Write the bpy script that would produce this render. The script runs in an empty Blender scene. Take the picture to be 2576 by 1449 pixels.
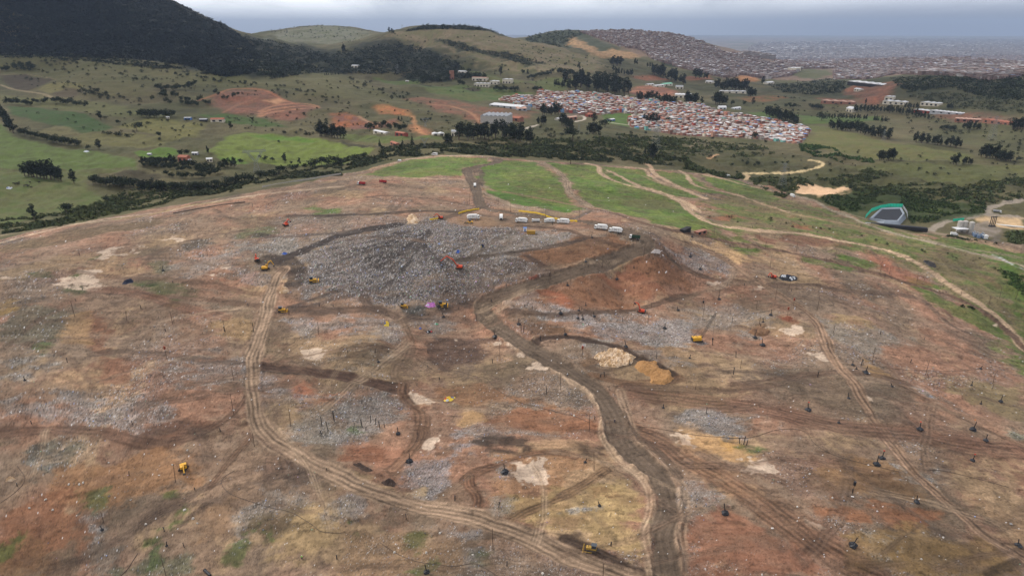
import bpy, math, random, bisect
import numpy as np
random.seed(7); RNG=np.random.default_rng(11)
# ------------------------------------------------------------------ camera model (photo measured on a 2576 x 1449 grid)
F=1718.0; CU=1288.0; CV=724.5; PITCH=math.radians(20.7); ZC=165.0
CP,SP=math.cos(PITCH),math.sin(PITCH)
def ray(u,v):
    dx=(np.asarray(u,float)-CU)/F; dy=-(np.asarray(v,float)-CV)/F
    X=dx; Y=CP+dy*SP; Z=-SP+dy*CP
    h=np.hypot(X,Y)
    return np.arctan2(X,Y), Z/h
def T(i,j,pts):            # points read off an enlarged tile of the photograph
    return [(858.67*i+p[0]/3.0, 482.7*j+p[1]/3.0)+tuple(p[2:]) for p in pts]
def S(r,g,b):              # measured display colour -> linear albedo
    f=lambda c:(c/255/12.92 if c/255<=.04045 else ((c/255+.055)/1.055)**2.4)
    return (f(r),f(g),f(b))
# ------------------------------------------------------------------ noise
def pn(x,y,seed=0):
    xi=np.floor(x).astype(np.int64); yi=np.floor(y).astype(np.int64)
    xf=x-xi; yf=y-yi
    def g(a,b):
        h=(a*374761393+b*668265263+seed*1442695041)&0x7fffffff
        h=((h^(h>>13))*1274126177)&0x7fffffff
        h=(h^(h>>16))&0xffff
        t=h*(2*math.pi/65536)
        return np.cos(t),np.sin(t)
    u=xf*xf*xf*(xf*(xf*6-15)+10); w=yf*yf*yf*(yf*(yf*6-15)+10)
    a,b=g(xi,yi); n00=a*xf+b*yf
    a,b=g(xi+1,yi); n10=a*(xf-1)+b*yf
    a,b=g(xi,yi+1); n01=a*xf+b*(yf-1)
    a,b=g(xi+1,yi+1); n11=a*(xf-1)+b*(yf-1)
    return ((n00*(1-u)+n10*u)*(1-w)+(n01*(1-u)+n11*u)*w)*1.5
def fbm(x,y,s,o=4,seed=0,gain=.5):
    r=0;a=1;t=0
    for k in range(o):
        r=r+a*pn(x/s+k*17.3,y/s-k*9.1,seed+k); t+=a; a*=gain; s=s/2.03
    return r/t
def sstep(a,b,x):
    t=np.clip((x-a)/(b-a),0,1); return t*t*(3-2*t)
# ------------------------------------------------------------------ terrain control points
CZ=[ # u, v, height, roughness
(0,1449,-45,.5),(640,1449,-28,.5),(1288,1449,-18,.5),(1930,1449,-18,.4),(2576,1449,-30,.4),
(0,1200,-25,.8),(640,1200,-15,.6),(1288,1200,-12,.5),(1930,1200,-12,.4),(2576,1200,-28,.5),
(0,1000,-8,.8),(400,1000,-6,.6),(800,1000,-6,.6),(1288,1000,-8,.5),(1700,1000,-10,.5),(2100,1000,-14,.4),(2576,1000,-36,.8),
(0,850,4,.8),(300,850,2,.7),(650,850,0,.5),(950,850,0,.6),(1288,850,-3,.4),(1700,850,-5,.6),(2100,850,-12,.5),(2576,850,-45,1),
(1210,770,2,.3),(980,775,3,.5),(700,760,6,.5),(1600,785,-3,.5),(2000,760,-8,.5),(2400,780,-32,.7),
(0,700,12,.6),(300,700,12,.6),(600,700,12,.6),(850,700,13,.6),(1100,690,16,.7),(1215,745,7,.4),(1400,700,12,.3),(1500,668,17,.3),(1560,740,0,.4),(1700,715,1,.4),(1950,700,-5,.5),(2300,700,-25,.8),
(0,630,8,.6),(300,620,15,.6),(600,610,18,.6),(800,620,21,.5),(1000,620,24,.6),(1200,610,26,.5),(1400,600,26,.3),(1635,615,23,.3),(1800,650,4,.6),(2000,625,-4,.6),(2300,640,-24,1),(2576,690,-38,1),
(200,580,9,.6),(450,550,17,.6),(700,560,22,.6),(900,560,26,.4),(1200,555,27,.3),(1450,555,27,.3),(1600,575,26,.3),(1750,580,14,.6),(1950,560,-6,1),(2100,575,-17,1),
(420,525,9,.5),(600,500,19,.5),(850,490,27,.5),(1050,490,27,.5),(1200,500,22,.4),(1450,520,18,.5),(1650,530,8,.6),(1850,520,-9,1),(1990,497,-28,1),
(700,462,19,.5),(860,445,19,.5),(950,460,28,.4),(1180,450,16,.4),(1400,450,12,.5),(1600,455,0,.6),(1800,465,-14,.7),
(1000,410,10,.5),(1093,393,12,.5),(1240,400,12,.5),(1360,407,8,.6),(1500,416,0,.6),(1650,429,-10,.6),(1760,438,-18,.7),(1860,452,-26,.8),
(0,600,2,.4),(133,575,5,.4),(267,550,8,.4),
(0,555,-10,1),(130,530,-10,1),(300,500,-11,1),(500,465,-11,1),(700,430,-10,1),(850,408,-8,1),
(0,450,-2,1.5),(250,450,-6,1.5),(100,400,0,1.5),(400,400,0,1.5),(700,385,-2,1.5),(850,380,0,2),
(0,350,12,2),(300,350,8,2),(600,350,5,2),(900,350,5,2),
(0,290,24,3),(300,300,20,3),(600,300,15,3),(800,300,12,3),
(0,240,42,5),(300,250,36,5),(600,250,30,5),(800,250,28,5),(1000,270,15,5),
(0,190,66,6),(300,200,60,6),(600,210,50,6),(850,200,45,7),
(0,140,100,8),(300,150,92,8),(600,175,75,8)]
CD=[ # u, v, distance, roughness
(0,0,3000,24),(0,70,2720,22),(200,0,3000,24),(428,-2,3050,12),(483,30,3000,8),(533,50,2950,7),(567,67,2880,7),(600,88,2750,7),(640,120,2550,8),(300,80,2620,22),(450,100,2480,18),(0,-250,3700,20),(200,-120,3400,20),
(700,150,2450,12),(750,125,2900,8),(690,100,3100,8),(800,66,4500,10),(700,82,4300,8),(930,80,4500,6),(640,84,4000,6),(860,112,3300,8),
(960,86,3000,8),(1050,70,3000,6),(1150,64,3050,5),(1220,74,3000,5),(1290,99,3000,6),
(900,130,2700,12),(1000,130,2650,14),(1150,110,2700,12),(1300,140,2500,12),(1000,170,2300,14),(1200,170,2250,12),(1450,180,2300,12),(1400,140,2700,10),(1375,112,3000,8),
(900,205,2000,8),(1000,222,1800,8),(1150,220,1850,6),(1300,210,1950,6),(1500,205,2100,6),(1150,260,1550,4),(1000,300,1330,4),(1250,290,1400,4),(1200,335,1150,2),(1000,345,1080,2),(1350,330,1230,2),
(1330,101,3700,5),(1400,80,3900,5),(1480,77,4000,5),(1600,80,4000,6),(1680,87,3900,6),(1760,107,3900,6),(1840,127,3900,6),(1900,142,3900,6),
(1450,110,3500,10),(1600,130,3300,12),(1750,150,3300,10),(1600,165,2800,10),(1800,185,2900,8),(1700,205,2500,6),
(1990,360,1350,1.5),(1700,340,1380,1.5),(1600,300,1550,1.5),(1800,300,1580,1.5),(1400,260,1700,2),(1500,240,1850,2),(1700,250,1850,3),(1950,290,1750,3),(1350,285,1450,2),
(1300,372,1010,2),(1500,382,1040,2),(1700,392,1060,2.5),(1900,420,1080,3),(1500,340,1220,2),(2100,400,1200,3),(2300,420,1180,3),(2500,450,1150,3),(2200,340,1450,4),(2400,360,1450,4),(2576,400,1350,3),(2100,300,1750,5),(2300,290,1850,5),(2500,310,1700,5),(2050,465,980,3),(2150,500,920,2),(2300,500,960,2),(2500,520,960,1.5),(2225,548,850,.1),(2400,565,860,.2),(2560,570,900,.6),(2150,470,1000,3),
(2300,195,2400,8),(2200,207,2400,8),(2450,202,2250,8),(2576,190,2250,8),(2100,222,2400,8),(2300,235,2080,12),(2500,240,1980,12),(2576,280,1780,8),
(1900,195,3300,8),(2100,195,3400,6),(2000,165,4300,6),(2200,153,4900,8),(2400,150,4800,8),(1950,155,4700,6),(2550,160,4500,8)]
CW=[ # azimuth deg, distance, height, roughness
(-46,3800,300,5),(-30,3800,150,5),(-22,3400,60,5),(-14,6000,60,5),(-5,4200,90,5),(0,4500,60,5),(3,3500,70,5),(8,5200,40,5),(14,5200,-60,5),
(-60,400,-40,1),(-60,1000,-20,4),(-60,2000,80,6),(-60,4000,500,9),(60,400,-60,1),(60,1000,-80,4),(60,2500,-40,8),(60,6000,-120,5),
(-45,180,-48,1),(45,180,-40,1),(0,60,-22,.5),(-120,200,-40,1),(120,200,-40,1),(180,500,-40,1),(180,30,-25,.5),(-90,60,-30,.5),(90,60,-28,.5),
(-50,8000,60,5),(-30,9000,20,5),(-10,9000,-40,5),(0,8000,-100,3),(10,7000,-150,2),(20,7000,-150,2),(30,7000,-150,2),(45,7000,-150,2),
(-60,45000,-150,2),(-30,45000,-150,1),(-10,20000,-150,1),(0,45000,-150,1),(10,12000,-150,1),(30,12000,-150,1),(20,25000,-150,1),(45,20000,-150,1),(45,45000,-150,1),(30,45000,-150,1),(10,45000,-150,1),
(120,5000,-60,5),(-120,5000,60,5),(180,5000,0,5),(120,45000,-150,2),(-120,45000,-150,2),(180,45000,-150,2)]
P=[]
for u,v,z,rg in CZ:
    a,s=ray(u,v); P.append((float(a),(z-ZC)/float(s),z,rg))
for u,v,D,rg in CD:
    a,s=ray(u,v); P.append((float(a),D,ZC+D*float(s),rg))
for a,D,z,rg in CW: P.append((math.radians(a),D,z,rg))
P=np.array(P)
DBG=False
if DBG:
    n=len(CZ)
    for c,p in zip(CZ,P): print('CZ',c,round(p[1]))
    for c,p in zip(CD,P[n:]): print('CD',c,round(p[2]))
# polar grid round the camera foot, denser where the ground is seen
def tps_setup(P):
    X=np.stack([np.cos(P[:,0])*0+P[:,0]*1.6, np.log(P[:,1])],1); n=len(X)
    d=np.hypot(X[:,None,0]-X[None,:,0],X[:,None,1]-X[None,:,1])
    K=np.where(d>0,d*d*np.log(d+1e-9),0)+np.eye(n)*2e-4
    Q=np.concatenate([np.ones((n,1)),X],1)
    A=np.zeros((n+3,n+3)); A[:n,:n]=K; A[:n,n:]=Q; A[n:,:n]=Q.T
    return X,A
X0,A0=tps_setup(P)
W=np.linalg.solve(A0,np.concatenate([P[:,2],[0,0,0]]))
def tps(a,l):
    x=a*1.6; r=W[-3]+W[-2]*x+W[-1]*l
    for k in range(len(X0)):
        d2=(x-X0[k,0])**2+(l-X0[k,1])**2
        r=r+W[k]*.5*d2*np.log(d2+1e-12)
    return r
def idw(a,l,vals):
    x=a*1.6; n=0; w=0
    for k in range(len(X0)):
        q=1/(((x-X0[k,0])**2+(l-X0[k,1])**2)**1.5+1e-5); n=n+q*vals[k]; w=w+q
    return n/w
AZ=np.concatenate([np.linspace(-180,-66,30)[:-1],np.linspace(-66,-47,40)[:-1],np.arange(-47,47.001,.07),np.linspace(47,66,40)[1:],np.linspace(66,180,30)[1:]])*math.pi/180
rr=[4.,30,60,90,120,140]; r=150.
while r<45000:
    d=.62*(r*r+185**2)/(185*683); d=min(d, r*.0045 if r<5200 else r*.012)
    d=max(d,.3); r+=d; rr.append(r)
RR=np.array(rr); LR=np.log(RR)
ac=np.linspace(AZ[0],AZ[-1],721); lc=np.linspace(LR[0],LR[-1],320)
AA,LL=np.meshgrid(ac,lc,indexing='ij')
zc=tps(AA,LL); rc=idw(AA,LL,P[:,3])
def bil(g,a,l):
    i=np.clip((a-ac[0])/(ac[1]-ac[0]),0,len(ac)-1.001); j=np.clip((l-lc[0])/(lc[1]-lc[0]),0,len(lc)-1.001)
    i0=i.astype(int); j0=j.astype(int); fi=i-i0; fj=j-j0
    return (g[i0,j0]*(1-fi)+g[i0+1,j0]*fi)*(1-fj)+(g[i0,j0+1]*(1-fi)+g[i0+1,j0+1]*fi)*fj
GA,GL=np.meshgrid(AZ,LR,indexing='ij'); GR=np.exp(GL)
GX=np.sin(GA)*GR; GY=np.cos(GA)*GR
GZ=bil(zc,GA,GL); ROUGH=bil(rc,GA,GL)
GZ+=(GZ*0-np.clip(-(GZ+155),-1e9,0)*0)
GZ=np.where(GR>6500,np.maximum(GZ,-170),GZ)
# relief: broad gullies far away, small humps on the fill
farw=sstep(700,1500,GR)
rid=1-np.abs(fbm(GX+.3*GY,GY-.2*GX,420,4,5))*2
ROUGH=ROUGH*(1+.55*sstep(1100,1400,GR)*(1-sstep(2300,2600,GR))*(GA<math.radians(2)))+14*sstep(12,22,ROUGH)
r2=1-np.abs(fbm(GX-.25*GY,GY*.6,190,4,6))*2
GZ+=ROUGH*farw*((rid-.55)*1.3+(r2-.55)*.9*sstep(1900,2300,GR))+ROUGH*farw*fbm(GX,GY,160,4,9)*.9
near=1-sstep(900,1500,GR)
GZ+=near*ROUGH*(fbm(GX,GY,55,3,20)*3.0+fbm(GX,GY,28,3,21)*2.6+fbm(GX*.6,GY*1.2,7,3,22)*.8+(.5-np.abs(fbm(GX*.7,GY*1.2,15,3,23))*2)*.7)
print('grid',GX.shape)
def zat(x,y):
    x=np.asarray(x,float); y=np.asarray(y,float)
    a=np.arctan2(x,y); l=np.log(np.hypot(x,y)+1e-6)
    i=np.clip(np.interp(a,AZ,np.arange(len(AZ))),0,len(AZ)-1.001); j=np.clip(np.interp(l,LR,np.arange(len(LR))),0,len(LR)-1.001)
    i0=i.astype(int); j0=j.astype(int); fi=i-i0; fj=j-j0
    return (GZ[i0,j0]*(1-fi)+GZ[i0+1,j0]*fi)*(1-fj)+(GZ[i0,j0+1]*(1-fi)+GZ[i0+1,j0+1]*fi)*fj
def hit(u,v):              # where a sight line through a photo point meets the ground
    a,s=ray(u,v); a=float(a); s=float(s)
    i=np.clip(np.interp(a,AZ,np.arange(len(AZ))),0,len(AZ)-1.001); i0=int(i); f=i-i0
    z=GZ[i0]*(1-f)+GZ[i0+1]*f; sl=(z-ZC)/RR
    k=np.nonzero(sl[6:]>=s)[0]
    if len(k)==0: r=RR[-1]*.9
    else:
        k=k[0]+6
        t=(s-sl[k-1])/(sl[k]-sl[k-1]+1e-12) if k>6 else 1
        r=RR[k-1]+(RR[k]-RR[k-1])*min(max(t,0),1)
    return (math.sin(a)*r, math.cos(a)*r)
def hit3(u,v):
    x,y=hit(u,v); return (x,y,float(zat(x,y)))
# ------------------------------------------------------------------ ground cover painted on the ground sheet (albedo only)
shape=GX.shape
n1=fbm(GX,GY,70,4,31); n2=fbm(GX,GY,18,4,32); n3=fbm(GX,GY,5,3,33); nb=fbm(GX,GY,260,4,34); nc=fbm(GX,GY,90,4,35)
WN=fbm(GX,GY,24,4,41); WF=fbm(GX,GY,90,4,42)
farm=sstep(750,1200,GR)
W2=fbm(GX*.55,GY*1.3,7,3,43); W3=fbm(GX,GY,2.2,2,44)
WARP=(WN*1.5+W2*.9+W3*.35)*(1-farm)+(WF+fbm(GX,GY,26,3,45)*.5)*farm
GRAIN=(RNG.random(GX.shape)-.5)
JIT=RNG.random(shape)
COL=np.zeros(shape+(3,)); TRS=np.zeros(shape); SCR=np.zeros(shape)
def mixc(m,c,sl=None):
    m=m[...,None]; c=np.array(c)
    if sl is None: COL[:]=COL*(1-m)+c*m
    else: COL[sl]=COL[sl]*(1-m)+c*m
def rng_idx(xs,ys,pad):
    a=np.arctan2(xs,ys); r=np.hypot(xs,ys); p=pad/max(r.min(),60)
    i0=max(np.searchsorted(AZ,a.min()-p)-1,0); i1=min(np.searchsorted(AZ,a.max()+p)+1,len(AZ))
    j0=max(np.searchsorted(RR,r.min()-pad)-1,0); j1=min(np.searchsorted(RR,r.max()+pad)+1,len(RR))
    return slice(i0,i1),slice(j0,j1)
def hitc(u,v):
    p=hit(u,v); k=0
    while u<1900 and math.hypot(*p)>5600 and k<14: k+=1; v+=3; p=hit(u,v)
    return p
def wpoly(pts): return np.array([hitc(u,v) for u,v in pts])
def pxsample(pts,n,rg):      # points seen inside an outline, each dropped on the ground
    P2=np.array(pts,float); x0,y0=P2.min(0); x1,y1=P2.max(0); U=rg.uniform(x0,x1,n*6); V_=rg.uniform(y0,y1,n*6)
    ok=sdist(P2,U,V_)>0; U=U[ok][:n]; V_=V_[ok][:n]
    w=np.array([hit(a,b) for a,b in zip(U,V_)]); ok=np.hypot(w[:,0],w[:,1])<30000
    return w[ok,0],w[ok,1]
def sdist(w,X,Y):
    ins=np.zeros(X.shape,bool); d=np.full(X.shape,1e9)
    n=len(w)
    for k in range(n):
        x0,y0=w[k]; x1,y1=w[(k+1)%n]
        c=((y0>Y)!=(y1>Y))&(X<(x1-x0)*(Y-y0)/((y1-y0) if y1!=y0 else 1e-9)+x0)
        ins^=c
        L=(x1-x0)**2+(y1-y0)**2+1e-9
        t=np.clip(((X-x0)*(x1-x0)+(Y-y0)*(y1-y0))/L,0,1)
        d=np.minimum(d,np.hypot(X-x0-t*(x1-x0),Y-y0-t*(y1-y0)))
    return np.where(ins,d,-d)
def poly(pts,soft=2,warp=8,solid=False):
    w=wpoly(pts); sl=rng_idx(w[:,0],w[:,1],soft+warp)
    X,Y=GX[sl],GY[sl]
    sd=sdist(w,X,Y)+WARP[sl]*warp
    return sl,sstep(-soft,soft,sd)
def paint(pts,c,soft=2,warp=8,a=1.,var=.25,tr=None,scr=None,c2=None,solid=False):
    if tr is not None and tr>=.55 and len(pts)<14 and a<.93: a*=.72; warp*=1.7; soft*=1.6; c=tuple(np.array(c)*.75+.25*np.array(S(128,112,98)))
    sl,m=poly(pts,soft*(1 if solid else 1.6),warp*1.25); m=m*a*(1 if solid else np.clip(.92+.6*n2[sl]+.4*W2[sl],.3,1))
    v=1+var*(n2[sl]*.8+n3[sl]*.7+(JIT[sl]-.5)*.25)
    cc=np.array(c)[None,None]*v[...,None]
    if c2 is not None:
        q=sstep(-.1,.15,n1[sl]*.6+n2[sl]*.6)[...,None]; cc=cc*(1-q)+np.array(c2)*v[...,None]*q
    COL[sl]=COL[sl]*(1-m[...,None])+cc*m[...,None]
    if tr is not None: TRS[sl]=TRS[sl]*(1-m)+tr*m
    if scr is not None: SCR[sl]=SCR[sl]*(1-m)+scr*m
def spline(p,k=7):
    out=[]; n=len(p)
    for i in range(n-1):
        p0=p[max(i-1,0)];p1=p[i];p2=p[i+1];p3=p[min(i+2,n-1)]
        for q in range(k):
            t=q/k
            out.append(tuple(.5*((2*p1[d])+(-p0[d]+p2[d])*t+(2*p0[d]-5*p1[d]+4*p2[d]-p3[d])*t*t+(-p0[d]+3*p1[d]-3*p2[d]+p3[d])*t**3) for d in (0,1)))
    out.append(tuple(p[-1][:2])); return out
def track(pts,width,c,a=1.,ruts=.5,soft=.8,berm=0.,sink=0.,tr=0.,warp=.8,lanes=3,fade=0,world=False):
    w=np.array(pts if world else [hitc(u,v) for u,v in spline(pts)])
    keep=[0]
    for i in range(1,len(w)):
        if np.hypot(*(w[i]-w[keep[-1]]))>width*.35: keep.append(i)
    w=w[keep]
    if len(w)<2: return w
    sl=rng_idx(w[:,0],w[:,1],width*1.5+4)
    i0,j0=sl[0].start,sl[1].start
    D=np.full((sl[0].stop-i0,sl[1].stop-j0),1e6); LT=np.zeros_like(D); AL=np.zeros_like(D)
    tot=0; Ltot=np.hypot(*(w[1:]-w[:-1]).T).sum()
    for k in range(len(w)-1):
        x0,y0=w[k];x1,y1=w[k+1]; L=math.hypot(x1-x0,y1-y0)
        s2=rng_idx(np.array([x0,x1]),np.array([y0,y1]),width*1.2+3)
        b=(slice(max(s2[0].start-i0,0),s2[0].stop-i0),slice(max(s2[1].start-j0,0),s2[1].stop-j0))
        X=GX[sl][b];Y=GY[sl][b]
        if X.size==0: tot+=L; continue
        t=np.clip(((X-x0)*(x1-x0)+(Y-y0)*(y1-y0))/(L*L+1e-9),0,1)
        dx=X-x0-t*(x1-x0); dy=Y-y0-t*(y1-y0); d=np.hypot(dx,dy)
        sg=np.sign((x1-x0)*dy-(y1-y0)*dx)
        m=d<D[b]
        D[b]=np.where(m,d,D[b]); LT[b]=np.where(m,d*sg,LT[b]); AL[b]=np.where(m,tot+t*L,AL[b]); tot+=L
    ww=width/2*(1+.38*fbm(AL,AL*0+width,38,3,79)+.15*fbm(AL,AL*0,9,2,80)); rl=GR[sl]
    sf=np.maximum(soft,rl*.0012)
    Dw=D+WN[sl]*warp*2+n3[sl]*warp
    m=1-sstep(ww-sf,ww+sf,Dw)
    m=m*(a*np.clip(.9+.5*W2[sl]+.5*n3[sl],.3,1) if a<.93 else a)
    if fade: m=m*sstep(0,fade,AL)*sstep(0,fade,Ltot-AL)
    rn=fbm(AL,LT*9,26,3,77)
    if ruts:
        lam=width/lanes
        ph=LT/lam+fbm(AL,LT*.5,40,3,78)*1.6
        st=np.cos(2*math.pi*ph)
        st2=np.cos(2*math.pi*ph*2.7+1.3)
        fad=np.clip(lam/(rl*.0034),0,1)**2
        v=1+ruts*(.28*st*fad+.14*st2*np.clip(lam/2.7/(rl*.0034),0,1)**2+.8*rn)
    else: v=1+.3*rn
    v=v*(1+.12*(JIT[sl]-.5))
    cc=np.array(c)[None,None]*np.clip(v,.35,1.9)[...,None]
    COL[sl]=COL[sl]*(1-m[...,None])+cc*m[...,None]
    TRS[sl]=TRS[sl]*(1-m)+tr*m; SCR[sl]=SCR[sl]*(1-m)
    if berm or sink:
        g=np.exp(-((D-ww-.8)/1.1)**2)*berm*(1+n3[sl]*2)-np.where(D<ww,sink,0)*(1+.0*rl)
        GZ[sl]+=g
    return w
# albedos
SOIL=S(120,99,83); SOIL2=S(127,97,80); SOIL3=S(109,96,84); RED=S(134,84,62); TAN=S(146,119,92); DARK=S(74,61,53); MUD=S(88,74,64)
GRN=S(74,90,44); DRY=S(100,93,69); OLV=S(86,84,58); FOR=S(26,32,27); GREY=S(116,111,110); PALE=S(160,141,126); ROADC=S(96,83,73); LROAD=S(150,127,106)
# 1 pasture everywhere
q=sstep(-.25,.3,nb+.3*nc); q2=sstep(.05,.3,nc+.2*n2)
COL[:]=np.array(OLV)*(1-q[...,None])+np.array(DRY)*q[...,None]
COL[:]=COL*(1-.45*q2[...,None])+.45*np.array(S(80,72,54))*q2[...,None]
COL*= (.84*(1+.34*n1+.28*n2+.4*nc+.16*(JIT-.5)))[...,None]
# far plain: built-up grey ground
pl=sstep(3300,4200,GR)*sstep(math.radians(13),math.radians(16),GA)
pl=np.maximum(pl,sstep(5500,6500,GR))
mixc(pl,np.array(S(104,94,88)))
COL*=(1+pl*(.35*nb+.5*(JIT-.5)))[...,None]
mixc(pl*sstep(.12,.25,fbm(GX,GY,900,4,55))*.8,S(60,72,50))
# mountain forest and dark slopes
paint([(0,-300),(380,-60),(430,-3),(483,26),(533,46),(567,63),(602,88),(640,120),(660,150),(680,185),(640,200),(520,190),(430,165),(330,150),(200,145),(60,128),(0,135)],FOR,25,90,var=.4,scr=1)
paint([(612,90),(660,98),(760,118),(830,140),(780,170),(860,190),(840,198),(700,190),(640,160)],S(38,42,32),15,60,.85,scr=.75)
paint(T(0,0,[(1750,350),(1850,345),(1900,400),(1980,470),(1900,480),(1800,400)]),S(92,88,60),20,30,.8)
paint(T(1,0,[(-300,330),(0,390),(130,330),(330,290),(560,340),(760,420),(900,500),(1100,560),(1000,600),(820,600),(600,640),(400,560),(100,560),(-200,540)]),S(44,48,36),15,70,.85,scr=.65)
paint([(690,84),(740,74),(800,66),(860,70),(930,82),(900,100),(820,112),(740,104),(660,100)],S(112,112,100),20,60,.8,c2=S(96,98,78))
# central hill tan
paint(T(1,0,[(340,250),(560,230),(1000,220),(1180,240),(1400,310),(1700,380),(1950,430),(2020,520),(1700,560),(1300,560),(1100,500),(800,380),(500,330),(300,280)]),S(128,114,92),20,60,.9,c2=S(108,102,74))
paint(T(1,0,[(480,240),(620,190),(900,178),(1050,205),(1180,240),(1300,290),(1240,280),(1100,235),(900,225),(640,225)]),S(50,54,42),10,20,.95,scr=.9)
paint(T(1,0,[(720,300),(900,320),(1060,385),(1250,400),(1520,480),(1400,500),(1200,430),(1000,400),(800,350)]),S(60,62,46),8,40,.9,scr=.8)
# right hill
paint(T(1,0,[(1380,300),(1500,240),(1740,225),(1900,250),(2000,320),(2080,370),(1950,400),(1750,370),(1550,340)]),S(62,66,50),10,40,.95,scr=.6)
paint(T(1,0,[(1740,275),(1800,310),(1950,390),(2050,370),(2260,410),(2240,445),(2000,445),(1900,420),(1700,350)]),S(142,116,88),12,25,.9,var=.35)
paint(T(1,0,[(1790,240),(1900,232),(2400,228),(2576,260),(2800,360),(3000,440),(3150,560),(2900,600),(2576,500),(2300,430),(2100,360),(1950,300)]),S(108,92,82),20,40,.9,var=.3)
for c in [[(2080,250),(2250,235),(2300,290),(2150,300)],[(2500,420),(2700,470),(2600,520),(2400,470)]]:
    paint(T(1,0,c),S(58,62,46),10,40,.9,scr=.6)
# city at mid distance
paint(T(2,0,[(250,400),(700,430),(1200,400),(1800,380),(2576,400),(2576,600),(2200,600),(1600,570),(1100,610),(650,600),(400,560),(200,480)]),S(112,94,84),30,60,.9,var=.4)
paint(T(2,0,[(820,570),(900,520),(1100,520),(1150,560),(1000,600)]),S(74,78,50),15,30,.9)
# right dark hills
paint(T(2,0,[(630,640),(900,620),(1100,590),(1560,580),(2000,570),(2330,600),(2576,570),(2576,860),(2100,820),(1750,740),(1400,760),(1000,720),(760,700)]),S(62,64,45),20,70,.9,scr=.45,c2=S(72,70,50))
paint(T(2,0,[(2350,640),(2576,600),(2576,740),(2400,760)]),S(44,52,34),15,40,.9,scr=.9)
# quarries
def quarry(pts,c,c2,warp=15): paint(pts,c,8,warp,1,.5,tr=0,scr=0,c2=c2)
quarry(T(0,0,[(1590,720),(1700,690),(1760,672),(2000,680),(2180,760),(2430,815),(2300,860),(2190,915),(1950,870),(1750,855),(1600,780)]),S(124,88,72),S(104,80,68),12)
paint(T(0,0,[(1990,760),(2120,740),(2180,770),(2080,795)]),S(158,124,98),4,6)
for k in (0,1,2):
    track(T(0,0,[(1960,880-k*18),(2050,850-k*22),(2250,825-k*22),(2400,815-k*6)]),9,S(156,118,94),.8,0,2)
track(T(0,0,[(1500,760),(1620,720),(1760,672),(1990,682),(2130,750),(2240,790)]),8,S(150,104,80),.7,0,3)
track(T(0,0,[(1690,850),(1780,800),(1900,760)]),7,S(140,104,84),.7,0,3)
quarry(T(1,0,[(240,810),(340,788),(500,830),(530,880),(420,870),(300,860)]),S(156,116,80),S(140,96,66),6)
quarry(T(1,0,[(-60,860),(40,852),(120,880),(250,930),(430,890),(430,930),(250,975),(80,980),(-60,960)]),S(140,92,64),S(108,80,70),8)
quarry(T(1,0,[(520,945),(580,950),(700,1005),(650,1025),(560,1005)]),S(150,108,80),S(120,86,66),5)
quarry(T(1,0,[(460,750),(620,735),(700,750),(850,760),(1110,815),(1500,850),(1390,892),(1100,880),(1060,945),(900,870),(760,850),(640,790)]),S(122,88,72),S(96,80,64),12)
track(T(1,0,[(660,790),(800,800),(920,830),(1000,870),(1050,930)]),9,S(150,116,90),.7,0,3)
track(T(1,0,[(540,880),(560,950),(600,1000),(650,1020)]),9,S(158,120,88),.8,0,3)
track(T(1,0,[(130,880),(200,920),(300,960)]),7,S(156,126,100),.7,0,3)
quarry(T(1,0,[(2160,700),(2240,650),(2400,655),(2540,690),(2500,730),(2250,725)]),S(140,100,80),S(110,80,68),6)
quarry(T(1,0,[(2200,580),(2360,568),(2470,600),(2300,612)]),S(136,94,72),S(118,84,66),4)
quarry(T(2,0,[(1210,680),(1300,640),(1500,630),(1600,612),(1630,640),(1580,700),(1560,750),(1400,770),(1250,720)]),S(122,86,68),S(100,76,62),10)
quarry(T(2,0,[(390,600),(450,572),(560,572),(590,610),(430,622)]),S(150,112,78),S(130,94,64),6)
quarry(T(2,0,[(0,590),(200,570),(230,600),(60,610)]),S(128,88,68),S(110,80,62),6)
quarry(T(2,0,[(420,740),(620,720),(780,740),(640,770),(500,770)]),S(132,92,66),S(90,82,56),6)
quarry(T(2,0,[(1000,740),(1300,750),(1500,730),(1500,800),(1200,800)]),S(128,88,70),S(96,84,66),6)
quarry(T(2,0,[(1900,860),(2300,850),(2576,900),(2576,960),(2100,930)]),S(112,84,70),S(92,80,64),10)
# left fields
paint(T(0,0,[(0,420),(120,390),(400,420),(800,450),(1200,480),(1500,540),(1900,600),(2300,560),(2576,560),(2576,760),(2300,720),(2000,660),(1600,640),(1100,620),(1100,700),(700,760),(640,660),(200,580),(0,560)]),S(100,95,66),10,30,.6,c2=S(86,84,56))
paint(T(0,0,[(0,575),(200,562),(400,600),(350,630),(270,665),(200,695),(60,650)]),S(70,61,48),3,4)
paint(T(0,0,[(280,675),(400,628),(640,650),(560,690),(370,710)]),S(104,98,66),3,4)
paint(T(0,0,[(390,705),(500,662),(620,680),(560,742),(420,730)]),S(82,72,55),3,4)
paint(T(0,0,[(640,760),(900,800),(1100,830),(1300,870),(1250,900),(900,880),(700,860),(500,830),(0,770),(0,720)]),S(94,94,62),6,10,.7)
paint(T(0,0,[(60,805),(300,815),(520,845),(640,860),(720,900),(830,960),(800,990),(640,1005),(560,1000),(500,955),(350,935),(100,870)]),S(62,78,42),2.5,5,1,.2)
paint(T(0,0,[(280,1010),(420,950),(500,960),(600,1010),(440,1030)]),S(98,92,66),3,4)
paint(T(0,0,[(760,1000),(1000,1010),(1300,1060),(1200,1110),(900,1110),(600,1090),(450,1050),(640,1010)]),S(98,94,62),4,8,.9)
paint(T(0,0,[(1080,900),(1250,895),(1550,930),(1480,1040),(1300,1060),(1100,1000),(900,960)]),S(104,100,62),4,8,.8)
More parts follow.
